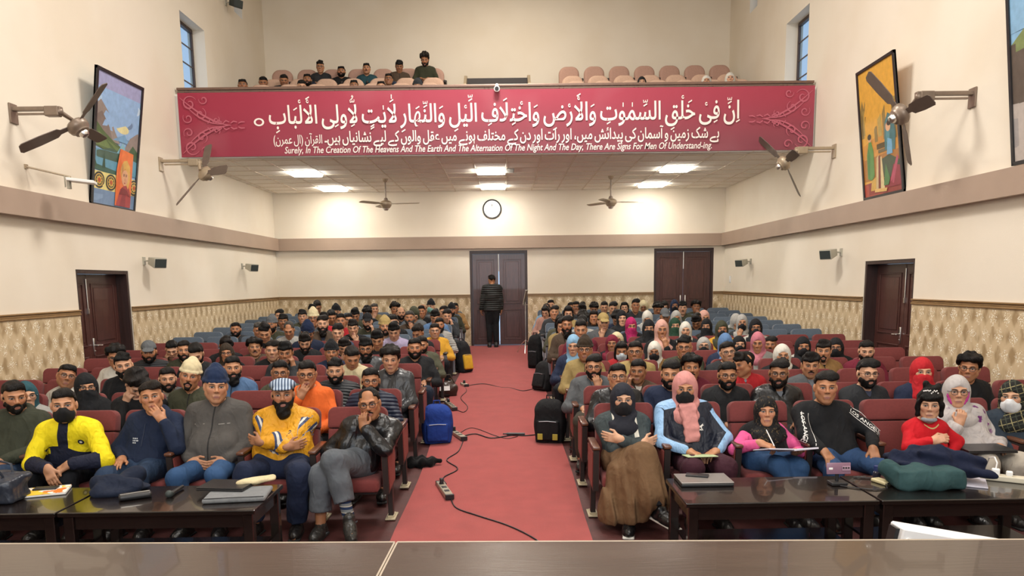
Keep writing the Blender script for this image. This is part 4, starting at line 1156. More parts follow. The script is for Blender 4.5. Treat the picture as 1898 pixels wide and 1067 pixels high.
def ceiling_fan(x, y, zh, ph, label):
    t = empty('ceiling_fan', (x, y, ZS)); tag(t, label, 'fan', 'ceiling fans under the balcony')
    d = zh - ZS
    MB().lathe([(.06, 0), (.06, -.03), (.03, -.07), (.015, -.08)], 16).build('canopy_cup', M_PALEM, t)
    MB().cyl((0, 0, -.05), (0, 0, d + .06), .014).lathe([(.03, d + .13), (.045, d + .10), (.045, d + .07), (.02, d + .06)], 14).build('down_rod', M_BRONZE, t)
    motor(t, Matrix.Translation((0, 0, d)), M_PALEM)
    for k in range(3):
        o = obj('fan_blade', BLADE2, M_PALEM, t); o.location = (0, 0, d); o.rotation_euler = (0, 0, ph + k * 2 * math.pi / 3)
    return t
ceiling_fan(-2.50, 16.35, 3.615, -.12, 'pale ceiling fan under the balcony, left of the wall clock')
ceiling_fan(2.25, 16.35, 3.595, 0.1, 'pale ceiling fan under the balcony, right of the wall clock')
# clock
c = empty('wall_clock', (-.30, YB, 3.71)); tag(c, 'round white wall clock with black rim on the back wall', 'clock')
RX = Matrix.Rotation(math.pi / 2, 4, 'X')
M_BLACKP = pmat('black_plastic', (.015, .015, .017), .4, 0, .05, 20); M_DIAL = pmat('clock_dial', (.82, .82, .80), .5, 0, .02, 20)
MB().lathe([(.20, 0), (.225, .0), (.23, .03), (.215, .045), (.20, .04), (.195, .02)], 40, RX, False).build('rim', M_BLACKP, c)
MB().lathe([(.001, .02), (.198, .02), (.198, .001), (.001, .001)], 40, RX).build('dial', M_DIAL, c)
for k in range(12):
    a = k * math.pi / 6; co, fs = text_mesh(str(k or 12), .0); co = co - (co.max(0) + co.min(0)) / 2
    me = bpy.data.meshes.new('numeral'); me.from_pydata([(math.sin(a) * .16 + p[0] * .06, -.0225, math.cos(a) * .155 + p[1] * .06) for p in co], [], fs); obj('numeral', me, M_BLACKP, c)
for nm, a, l, w in (('hour_hand', .04, .10, .010), ('minute_hand', -.06, .15, .007)):
    MB().box((0, -.026, l / 2 - .02), (w, .003, l)).build(nm, M_BLACKP, c, rot=(0, a, 0), smooth=False)
MB().box((0, -.024, .09), (.06, .002, .012)).build('maker_mark', M_BLACKP, c, smooth=False)
# loudspeakers
M_SPKB = pmat('grey_white_plastic', hexc('aaa596'), .5, 0, .04, 15); M_GRILLE = pmat('dark_speaker_grille', hexc('39403f'), .6, .2, .25, 300.)
def speaker(x, y, z, label, yaw, dark=False):
    s = 1 if x < 0 else -1
    t = empty('wall_speaker', (x, y, z)); tag(t, label, 'speaker', 'small wall speakers')
    MB().box((s * .01, 0, .02), (.02, .07, .12)).cyl((s * .02, 0, .02), (s * .12, 0, .02), .012).build('wall_bracket', M_SPKB, t, smooth=False)
    b_ = MB().box((0, 0, 0), (.22, .20, .155), bevel=.012)
    for v in b_.bm.verts:
        if v.co.y > 0: v.co.x *= .72; v.co.z *= .72
    h = b_.build('cabinet', M_SPKB if not dark else M_GRILLE, t, loc=(s * .20, 0, .0), rot=(.22, 0, s * yaw))
    MB().box((0, -.101, 0), (.195, .006, .13), bevel=.004, seg=1).build('grille', M_GRILLE, h, smooth=False)
speaker(XL, 11.86, 2.33, 'grey wall speaker beside the left side door', 1.05)
speaker(XL, 16.25, 2.34, 'grey wall speaker near the back corner of the left wall', 1.05)
speaker(XR, 12.17, 2.335, 'grey wall speaker beside the right side door', 1.05)
speaker(XR, 16.65, 2.31, 'grey wall speaker near the back corner of the right wall', 1.05)
speaker(XL, 16.25, 7.60, 'dark wall speaker high on the left wall beside the small window', 1.05, True)
# flood lamp on a rod
t = empty('wall_lamp', (XL, 9.13, 3.36)); tag(t, 'slim white flood lamp on a rod below the large dark fan', 'wall lamp')
MB().cyl((0, 0, 0), (.42, .18, -.10), .011).box((.01, 0, 0), (.02, .05, .05)).build('rod', M_PALEM, t)
MB().box((.40, .16, -.17), (.03, .05, .14)).cyl((.36, .15, -.09), (.36, .15, -.22), .008).build('hinge', M_SPKB, t, smooth=False)
MB().box((.52, .22, -.145), (.30, .20, .035), rot=(0, .10, .3), bevel=.008).build('lamp_head', M_LEDF, t, smooth=False)
# switch panel and camera
t = MB().box((0, 0, 0), (.012, .10, .16), bevel=.004, seg=1).box((-.006, -.02, .0), (.008, .03, .10)).box((-.006, .02, 0), (.008, .03, .10)).build('switch_plate', M_LEDF, loc=(XR - .006, 18.15, 1.95), smooth=False); tag(t, 'white switch plate on the right wall near the back corner', 'switch')
t = empty('security_camera', (-.10, YBAL - .05, 5.20)); tag(t, 'small white security camera clamped to the balcony rail above the banner', 'camera')
MB().box((0, .04, .05), (.05, .10, .03)).build('clamp', M_LEDF, t, smooth=False)
MB().cyl((0, .05, .0), (0, -.10, -.02), .045, .05, 14).sph((0, -.0, .055), .035, 10).build('camera_body', M_LEDF, t); MB().cyl((0, -.10, -.02), (0, -.112, -.022), .034, n=14).build('lens', M_BLACKP, t)
# pictures leaning out from the walls: flat painted shapes on a canvas
def cmat(h):
    return pmat('paint_' + h, hexc(h), .45, 0, .12, 14., .001, 80)
def picture(name, bl, br, tl, tr, label, shapes, bg, thick=.045):
    """four corners in the room; local u,v in 0..1 across the canvas"""
    bl, br, tl, tr = map(Vector, (bl, br, tl, tr)); root = empty(name, (bl + br) / 2); tag(root, label, 'painting')
    nrm_ = (br - bl).cross(tl - bl).normalized()
    if nrm_.x * bl.x > 0: nrm_ = -nrm_
    P = lambda u, v, d=0.: (bl.lerp(br, u)).lerp(tl.lerp(tr, u), v) + nrm_ * d - root.location
    def slab(poly, d0, d1, nm, mat, par):
        m = MB(); a = [m.bm.verts.new(P(u, v, d0)) for u, v in poly]; b_ = [m.bm.verts.new(P(u, v, d1)) for u, v in poly]; n = len(poly)
        m.bm.faces.new(a); m.bm.faces.new(b_[::-1])
        for i in range(n): m.bm.faces.new((a[i], a[(i + 1) % n], b_[(i + 1) % n], b_[i]))
        return m.build(nm, mat, par, smooth=False)
    cv = slab([(0, 0), (1, 0), (1, 1), (0, 1)], -.005, .012, 'canvas', cmat(bg), root)
    fw = .035
    for poly in ([(0, 0), (1, 0), (1, fw * .6), (0, fw * .6)], [(0, 1 - fw * .6), (1, 1 - fw * .6), (1, 1), (0, 1)], [(0, 0), (fw, 0), (fw, 1), (0, 1)], [(1 - fw, 0), (1, 0), (1, 1), (1 - fw, 1)]): slab(poly, -.01, .03, 'frame_bar', M_BLACKP, root)
    # flat painted shapes: one mesh, a colour per shape
    m = MB(); mats = []; 
    for k, (h, poly) in enumerate(shapes):
        if h not in mats: mats.append(h)
        vs = [m.bm.verts.new(P(min(max(u, fw), 1 - fw), min(max(v, .02), .98), .0125 + .00025 * k)) for u, v in poly]
        f = m.bm.faces.new(vs); f.material_index = mats.index(h)
        f.normal_update()
        if f.normal.dot(nrm_) < 0: f.normal_flip()
    me = bpy.data.meshes.new('painted_scene'); m.bm.to_mesh(me); m.bm.free()
    for h in mats: me.materials.append(cmat(h))
    obj('painted_scene', me, None, root)
    return root
def disc(u, v, ru, rv, n=18, a0=0.): return [(u + ru * math.cos(a0 + 2 * math.pi * i / n), v + rv * math.sin(a0 + 2 * math.pi * i / n)) for i in range(n)]
sh = [('9d9fc4', [(0, .86), (1, .86), (1, 1), (0, 1)]), ('8fb0d6', [(0, .55), (1, .55), (1, .87), (0, .87)]), ('a9c4de', disc(.25, .75, .3, .06)), ('c3d4e4', disc(.7, .80, .3, .05)), ('5d7494', disc(.55, .70, .22, .045)), ('6d86a6', disc(.68, .67, .14, .04)), ('d8cf9a', disc(.6, .62, .14, .035)),
      ('6f9cc2', [(.4, .52), (.75, .52), (.66, .585), (.55, .56)]), ('8d8179', [(0, .50), (0, .74), (.12, .78), (.3, .70), (.44, .58), (.56, .50)]), ('7a6d66', [(0, .5), (0, .66), (.15, .70), (.32, .60), (.40, .5)]), ('8a7c76', [(.66, .47), (.78, .57), (.92, .62), (1, .63), (1, .44)]),
      ('4c6236', [(0, .44), (0, .62), (.2, .56), (.45, .50), (.66, .47), (.66, .42), (.3, .42)]), ('647a44', [(0, .45), (.1, .55), (.3, .50), (.55, .465), (.5, .44)]), ('3e5a3c', [(.7, .42), (.85, .52), (1, .48), (1, .38)]), ('3d5848', [(0, .40), (.35, .45), (.7, .44), (1, .43), (1, .36), (0, .36)]),
      ('5f97b0', [(0, .28), (1, .28), (1, .40), (.5, .43), (0, .42)]), ('7fb0c0', [(.5, .43), (.62, .52), (.68, .48), (.66, .43)]), ('3b5e50', [(0, .27), (0, .31), (.5, .29), (.5, .25)]), ('2f4c3c', [(.2, .29), (.235, .43), (.27, .29)]), ('36563f', [(.0, .28), (.03, .36), (.1, .29)]),
      ('e3d487', [(0, .13), (1, .13), (1, .26), (0, .26)]), ('6d87a8', [(0, .0), (1, 0), (1, .13), (0, .13)]), ('7c96b6', [(0, .04), (.5, .05), (.5, .10), (0, .09)])]
for cu in (.15, .40, .93):
    sh += [('2b2f2e', disc(cu, .195, .115, .062)), ('cfa94c', disc(cu, .195, .09, .048)), ('33403a', disc(cu, .195, .075, .04))]
    sh += [('d9b455', disc(cu + .045 * math.cos(a), .195 + .024 * math.sin(a), .016, .009, 8)) for a in [k * math.pi / 4 for k in range(8)]] + [('b6512e', disc(cu, .195, .03, .017))]
sh += [('e2763a', [(.50, .03), (.86, .03), (.86, .455), (.56, .47), (.5, .30)]), ('d9672f', [(.5, .03), (.6, .03), (.6, .46), (.56, .47)]),
       ('a13a3f', [(.52, .03), (.86, .03), (.86, .12), (.80, .19), (.70, .20), (.60, .16)]), ('8a2f38', [(.60, .03), (.68, .17), (.74, .17), (.74, .03)]), ('c58f45', disc(.70, .30, .115, .085)), ('d6a855', [(.60, .30), (.64, .38), (.72, .395), (.80, .35), (.82, .25), (.78, .17), (.74, .20)]), ('b8834e', [(.61, .31), (.63, .37), (.66, .31), (.65, .22)]),
       ('d59f7a', disc(.695, .255, .075, .062)), ('5b3528', disc(.668, .270, .014, .005, 8)), ('5b3528', disc(.722, .270, .014, .005, 8)), ('a14a3e', disc(.695, .215, .018, .006, 8)), ('4a2b20', disc(.668, .281, .019, .003, 8)), ('4a2b20', disc(.722, .281, .019, .003, 8)), ('b9835f', disc(.695, .240, .008, .014, 8)),
       ('7f2b30', [(.58, .12), (.64, .18), (.76, .16), (.84, .11), (.74, .13)])]
picture('framed_painting', (XL, 10.45, 3.06), (XL, 11.66, 3.06), (XL + .24, 10.45, 4.85), (XL + .28, 11.66, 4.85), 'tall framed painting of a mountain lake with a woman in an orange panel, left wall', sh, '8fb0d6')
sh = [('d9a341', [(0, .4), (1, .4), (1, 1), (0, 1)]), ('e0b04e', disc(.55, .85, .42, .11)), ('c98d3a', [(0, .3), (1, .3), (1, .52), (0, .56)]), ('a8702f', [(0, .14), (1, .14), (1, .32), (0, .32)]), ('8e3a34', [(0, 0), (1, 0), (1, .15), (0, .12)]), ('a94a3a', [(0, .0), (.5, 0), (.4, .09), (0, .12)]),
      ('8a7440', [(.04, .48), (.04, .70), (.10, .77), (.14, .70), (.17, .76), (.21, .69), (.26, .66), (.28, .48)]), ('6f5c33', [(.06, .50), (.09, .50), (.09, .66), (.06, .66)]), ('6f5c33', [(.16, .50), (.2, .50), (.2, .64), (.16, .64)]), ('a08a4c', [(.1, .50), (.14, .50), (.14, .69), (.1, .69)]),
      ('9c8348', [(.36, .70), (.95, .66), (.95, .69), (.36, .73)]), ('8d7540', [(.38, .42), (.46, .42), (.46, .71), (.38, .71)]), ('8d7540', [(.60, .42), (.68, .42), (.68, .69), (.60, .70)]), ('7b6536', [(.84, .40), (.92, .40), (.92, .67), (.84, .68)]), ('b0964f', [(.48, .45), (.58, .45), (.58, .60), (.53, .64), (.48, .60)]), ('57492a', [(.42, .36), (.70, .36), (.70, .40), (.42, .40)]), ('6b5930', [(.45, .33), (.68, .33), (.68, .355), (.45, .355)]),
      ('5a8a45', [(.14, .16), (.24, .14), (.32, .17), (.33, .36), (.28, .44), (.22, .44), (.15, .34)]), ('cfa077', disc(.25, .46, .045, .026)), ('35301f', disc(.245, .475, .05, .022)), ('477a3c', [(.15, .2), (.19, .15), (.24, .34), (.19, .40)]), ('c8a04a', [(.2, .06), (.34, .06), (.36, .16), (.24, .14)]),
      ('3f6f74', [(.62, .34), (.86, .32), (.90, .44), (.86, .56), (.74, .60), (.66, .54), (.63, .44)]), ('4d8790', [(.66, .40), (.74, .36), (.78, .52), (.70, .56)]), ('d8a77f', disc(.73, .50, .06, .035)), ('322619', disc(.76, .525, .055, .022)), ('6fa6c8', [(.66, .30), (.80, .30), (.80, .40), (.7, .42)]),
      ('3c4a33', [(.52, .28), (.72, .30), (.95, .24), (.95, .12), (.56, .14)]), ('c9b184', [(.34, .06), (.40, .30), (.46, .32), (.44, .06)]), ('7a3b2c', [(.40, .06), (.45, .31), (.49, .31), (.50, .06)]), ('d4c08e', [(.46, .06), (.50, .30), (.53, .30), (.56, .06)]), ('4d7a45', [(.54, .08), (.62, .24), (.70, .12), (.66, .08)]), ('8c2f3d', [(.66, .06), (.80, .22), (.95, .20), (.95, .06)]), ('b04a62', [(.70, .10), (.90, .28), (.93, .26), (.78, .08)]), ('d8b06c', [(.30, .045), (.60, .035), (.62, .06), (.32, .07)])]
picture('framed_painting', (XR, 11.45, 3.08), (XR, 10.305, 3.08), (XR - .21, 11.45, 4.885), (XR - .25, 10.305, 4.885), 'tall framed painting of golden buildings with seated figures, right wall', sh, 'd9a341')
sh = [('86b2d4', [(0, .72), (1, .72), (1, 1), (0, 1)]), ('7b8a58', [(0, .66), (.4, .78), (1, .70), (1, .6), (0, .58)]), ('5c5148', [(0, .30), (1, .30), (1, .68), (0, .66)]), ('8e8075', [(.62, .34), (.70, .60), (.82, .66), (.93, .58), (.95, .34)]), ('c9a084', disc(.80, .62, .07, .04)), ('a8433f', disc(.76, .40, .03, .02)), ('d8d4cc', [(.66, .42), (.8, .52), (.86, .44), (.7, .38)]), ('b5aba4', [(0, 0), (1, 0), (1, .30), (0, .34)]), ('9a9492', [(0, .1), (1, .06), (1, .2), (0, .26)])]
picture('framed_painting', (XR, 8.14, 3.09), (XR, 7.0, 3.09), (XR - .21, 8.14, 4.89), (XR - .25, 7.0, 4.89), 'framed painting cut by the right edge of the view, blue sky over figures', sh, '86b2d4')
# ------------------------------------------------------------------ auditorium seats
ROWP = .88; NROW = 14
def seat_x(side, k): return -1.27 - .57 * k if side < 0 else .99 + .57 * k
ORD = ['first', 'second', 'third', 'fourth', 'fifth', 'sixth', 'seventh', 'eighth', 'ninth', 'tenth', 'eleventh', 'twelfth', 'thirteenth', 'fourteenth']
M_RED = pmat('maroon_seat_fabric', hexc('6f302e'), .9, 0, .10, 60., .0012, 500, sheen=.06)
M_REDP = pmat('maroon_panel_fabric', hexc('833a34'), .85, 0, .10, 60., .001, 500)
M_BLUE = pmat('slate_blue_seat_fabric', hexc('4c5866'), .9, 0, .10, 60., .0012, 500, sheen=.3)
M_FRAME = pmat('dark_brown_seat_frame', hexc('2c2422'), .5, .1, .10, 20)
M_ARMW = pmat('varnished_arm_wood', hexc('5e3a28'), .35, 0, .25, 18., stretch=(1, .2, 1), coat=.3)
M_PLATE = pmat('beige_foot_plate', hexc('b3a78c'), .5, .2, .12, 12)
M_STEEL = pmat('grey_seat_steel', hexc('8d9096'), .4, .6, .06, 15)
def soft_back(zs, ys, w, t, h=.014, top_r=.06):
    """upholstered back: two pads with a groove between, leaning backwards"""
    tilt = Matrix.Rotation(-.25, 3, 'X'); R = np.array(tilt)
    P = []
    return P
def back_mesh():
    m = MB()
    # in the plane of the back: upper pad and lower pad, corners rounded
    def pad(z0, z1, w, rt, rb, y0, t):
        n = 6; pts = []
        for cx, cz, a0, r in ((w / 2 - rt, z1 - rt, 0, rt), (-w / 2 + rt, z1 - rt, math.pi / 2, rt), (-w / 2 + rb, z0 + rb, math.pi, rb), (w / 2 - rb, z0 + rb, 1.5 * math.pi, rb)):
            for i in range(n + 1): a = a0 + i * math.pi / 2 / n; pts.append((cx + r * math.cos(a), cz + r * math.sin(a)))
        rings = []
        cz = (z0 + z1) / 2
        for sc, y in ((.80, y0 - t * .5), (.93, y0 - t * .44), (.985, y0 - t * .28), (1., y0), (1., y0 + t * .4), (.97, y0 + t * .5)):
            rings.append([m.bm.verts.new((x * (1 - (1 - sc) * .45), y, cz + (z - cz) * (1 - (1 - sc) * (.5 if z1 - z0 > .25 else .9)))) for x, z in pts])
        N = len(pts)
        for a, b in zip(rings, rings[1:]):
            for i in range(N): m.bm.faces.new((a[i], a[(i + 1) % N], b[(i + 1) % N], b[i]))
        m.bm.faces.new(rings[0][::-1]); m.bm.faces.new(rings[-1])
    pad(.385, .565, .50, .060, .012, 0., .085); pad(.0, .38, .49, .012, .05, -.005, .085)
    me = m.mesh('backrest'); return me
def seat_parts(fab, fabp, frame, arm):
    """prototype: thing with its parts; aisle arm on +x side of the seat (flipped by scale on the other block)"""
    root = empty('auditorium_seat', (0, 0, 0))
    tilt = (-.24, 0, 0)
    obj('backrest', back_mesh(), fab, root, loc=(0, -.175, .37), rot=tilt)
    MB().box((0, .065, .27), (.47, .02, .50), bevel=.008, seg=1).build('back_shell', frame, root, loc=(0, -.175, .37), rot=tilt)
    m = MB().box((0, -.33, .355), (.475, .45, .11), bevel=.035, seg=3); m.build('seat_cushion', fab, root)
    MB().box((0, -.31, .29), (.42, .38, .025)).build('seat_pan', frame, root, smooth=False)
    return root
def arm_parts(root, x, fabp, frame, arm, shared=None):
    if shared is None:
        a = {}
        a['armrest'] = MB().box((0, -.335, .632), (.062, .40, .028), bevel=.010).mesh('armrest')
        m = MB().prism([(-.52, .612), (-.12, .622), (-.14, .30), (-.48, .27)], .046, Matrix(((0, 1, 0, -.023), (1, 0, 0, 0), (0, 0, 1, 0), (0, 0, 0, 1))))
        a['arm_frame'] = m.mesh('arm_frame', False)
        m = MB()
        for sx in (-1, 1): m.prism([(-.495, .595), (-.15, .60), (-.165, .325), (-.455, .30)], .008, Matrix(((0, 1, 0, sx * .025 - .004), (1, 0, 0, 0), (0, 0, 1, 0), (0, 0, 0, 1))))
        a['side_panel'] = m.mesh('side_panel', False)
        a['leg'] = MB().box((0, -.26, .15), (.042, .065, .30), bevel=.004, seg=1).mesh('leg', False)
        a['foot_plate'] = MB().box((0, -.24, .014), (.085, .20, .012), bevel=.003, seg=1).box((0, -.24, .026), (.055, .12, .02), bevel=.004, seg=1).mesh('foot_plate', False)
        shared = a
    ms = dict(armrest=arm, arm_frame=frame, side_panel=fabp, leg=frame, foot_plate=M_PLATE)
    for k, me in shared.items():
        if len(me.materials) == 0: me.materials.append(ms[k])
        o = obj(k, me, None, root); o.location.x = x
    return shared
protos = []; shares = []
for fab, fabp, fr, ar in ((M_RED, M_REDP, M_FRAME, M_ARMW), (M_BLUE, M_BLUE, M_STEEL, M_FRAME)):
    r = seat_parts(fab, fabp, fr, ar); sh_ = arm_parts(r, .285, fabp, fr, ar); protos.append(r); shares.append((sh_, fabp, fr, ar))
used = [False, False]
OCC = {}
for r in range(NROW):
    y = Y0 + ROWP * r; blue = 1 if r >= 7 else 0
    for side in (-1, 1):
        for k in range(8):
            if not used[blue]: t = protos[blue]; used[blue] = True
            else: t = copy_tree(protos[blue])
            t.location = (seat_x(side, k), y, fz(y))
            for ch in t.children:
                if ch.name.split('.')[0] in ('armrest', 'arm_frame', 'side_panel', 'leg', 'foot_plate'): ch.location.x = .285 if side < 0 else -.285
            if k == 7: arm_parts(t, -.285 if side < 0 else .285, *shares[blue][1:], shared=shares[blue][0])
            tag(t, '%s fabric auditorium seat, %s row, %s from the aisle, %s block' % ('slate blue' if blue else 'maroon', ORD[r], ORD[k], 'left' if side < 0 else 'right'), 'seat', 'hall seats')
# balcony seats
M_PINK = pmat('faded_pink_seat_fabric', hexc('b08c7c'), .9, 0, .08, 40., .001, 400); M_PINK2 = pmat('pale_pink_seat_fabric', hexc('c7a58f'), .9, 0, .08, 40., .001, 400)
def bal_seat(mat):
    root = empty('theatre_chair', (0, 0, 0)); m = MB(); n = 7; w, z0, z1, r = .46, .34, 1.0, .17; pts = []
    for cx, cz, a0, rr in ((w / 2 - r, z1 - r, 0, r), (-w / 2 + r, z1 - r, math.pi / 2, r), (-w / 2 + .06, z0 + .06, math.pi, .06), (w / 2 - .06, z0 + .06, 1.5 * math.pi, .06)):
        for i in range(n + 1): a = a0 + i * math.pi / 2 / n; pts.append((cx + rr * math.cos(a), cz + rr * math.sin(a)))
    rings = []; cz = (z0 + z1) / 2
    for sc, y in ((.70, -.075), (.88, -.068), (.97, -.045), (1., 0), (1., .03), (.96, .045)): rings.append([m.bm.verts.new((x * sc, y - (z1 - z) * .16, cz + (z - cz) * (1 - (1 - sc) * .7))) for x, z in pts])
    for a, b in zip(rings, rings[1:]):
        for i in range(len(pts)): m.bm.faces.new((a[i], a[(i + 1) % len(pts)], b[(i + 1) % len(pts)], b[i]))
    m.bm.faces.new(rings[0][::-1]); m.bm.faces.new(rings[-1])
    m.build('backrest', mat, root)
    MB().box((0, -.33, .36), (.45, .42, .10), bevel=.035, seg=3).build('seat_cushion', mat, root)
    MB().box((.265, -.26, .62), (.05, .36, .05), bevel=.012).box((.265, -.10, .64), (.055, .06, .15), bevel=.01).build('armrest', M_FRAME, root)
    MB().box((.265, -.22, .30), (.04, .10, .60)).build('leg', M_FRAME, root, smooth=False)
    return root
bp = [bal_seat(M_PINK), bal_seat(M_PINK2)]; bu = [False, False]
BROW = [('rear', 17.80, 5.72, 0), ('middle', 16.86, 5.28, 1), ('front', 16.0, 4.96, 1)]
for nm, y, z, mi in BROW:
    for side, xs in (('left', [-4.93 + .565 * k + (.0 if nm == 'rear' else .06) for k in range(7)]), ('right', [1.49 + (.565 if nm == 'rear' else .55) * k for k in range(7)])):
        for k, x in enumerate(xs):
            if not bu[mi]: t = bp[mi]; bu[mi] = True
            else: t = copy_tree(bp[mi])
            t.location = (x, y, z)
            tag(t, 'pale pink round-backed balcony seat, %s row, %s from the left, %s of the stair box' % (nm, ORD[k], side), 'seat', 'balcony seats')
# ------------------------------------------------------------------ people
BLACKH = hexc('1c1714'); 
SHOE_UP, SHOE_SO = shoe_mesh()
SHOE_UP.materials.append(CL['leather']); SHOE_SO.materials.append(CL['cloth'])
for _m in ():
    pass
def face_objs(body, g, F, name_hair=None):
    """hair, beard, headwear, glasses and masks as children of the body, set by the head frame"""
    M = Matrix.Translation(g['headc']) @ Matrix(g['hd'].tolist()).to_4x4() @ Matrix.Scale(g['hs'], 4)
    def put(name, kind, color, mat):
        me = hm(kind)
        if len(me.materials) == 0: me.materials.append(mat)
        o = bpy.data.objects.new(name, me); link(o, body); o.matrix_local = M; o.color = (*[q * (.55 if mat is CL['hair'] else 1.) for q in color], 1)
        return o
    hc = F.get('hc', BLACKH)
    if F.get('hair'): put('hair', 'hair:' + F['hair'], hc, CL['hair'])
    if F.get('beard'): put('moustache' if F['beard'] == 'moustache' else 'beard', 'beard:' + F['beard'], F.get('bc', hc), CL['hair'])
    if F.get('scarf'): put('headscarf', 'scarf:' + F['scarf'], F['sc'], CL['cloth'])
    if F.get('mask'): put('face_veil' if F['mask'] == 'veil' else 'face_mask', 'mask:' + F['mask'], F.get('mc', (.012, .012, .014)), CL['cloth'])
    if F.get('beanie'): put('beanie', 'beanie:', F['beanie'], CL['wool'])
    if F.get('cap'): put('cap', 'cap:' + F.get('capk', 'peak'), F['cap'], CL['cloth'])
    if F.get('glasses'): put('glasses', 'glasses:', (.012, .011, .011), GLASSF)
GLASSF = pmat('spectacle_frame', (.02, .02, .02), .3, 0, 0, objcol=True)
def dress(body, g, q, T, seed=1, shoes=False, aux=True):
    """top, shirt, trousers and shoes as children of the body"""
    me = top_mesh(g, q, T.get('grow', .016), T.get('style', 'jacket'), seed, hem=T.get('hem', -.055), rip=T.get('rip', .006))
    me.materials.append(T['mat'] if 'mat' in T else CL[T.get('fab', 'cloth')])
    top = obj(T.get('name', 'jacket'), me, None, body, color=T['col'])
    if T.get('shirt') is not None and aux:
        ms = top_mesh(g, q, .003, 'crew', seed + 7, sleeves=False, rip=.002); ms.materials.append(CL['cloth']); obj('shirt', ms, None, body, color=T['shirt'])
    B = T.get('legs', {})
    ml = legs_mesh(g, q, B.get('grow', .012), B.get('wide', 1.), seed + 3, B.get('cuff', .03)); ml.materials.append(CL[B.get('fab', 'cloth')])
    obj('trousers', ml, None, body, color=B.get('col', (.015, .016, .02)))
    if shoes:
        for s in (-1, 1):
            d = g['toe'][s] - g['ank'][s]; rz = math.atan2(d[0], -d[1]); tilt = g.get('ftilt', {}).get(s, 0.)
            sh = obj('shoe', SHOE_UP, None, body, color=T.get('shoe', (.012, .011, .011)))
            sh.location = (g['ank'][s][0], g['ank'][s][1] - .0, g['ank'][s][2] - .085); sh.rotation_euler = (tilt, 0, rz)
            so = obj('sole', SHOE_SO, None, sh, color=T.get('sole', (.02, .02, .02)))
    return top
def make_person(loc, P, F, T, q='hi', rz=0., seed=1, shoes=False):
    P = dict(P); P['yaw'] = P.get('yaw', 0.) + (math.atan2(-loc[0], loc[1]) * .85 if rz == 0. or abs(rz) < 1 else 0.)
    g = build_pose(P)
    body = obj('person', body_mesh(g, q, F.get('jaw', 1.), F.get('fem', False)), None)
    body.location = loc; body.rotation_euler = (0, 0, rz)
    body.color = (*F.get('skin', hexc('c08a68')), F.get('stubble', .25))
    dress(body, g, q, T, seed, shoes)
    face_objs(body, g, F)
    return body, g
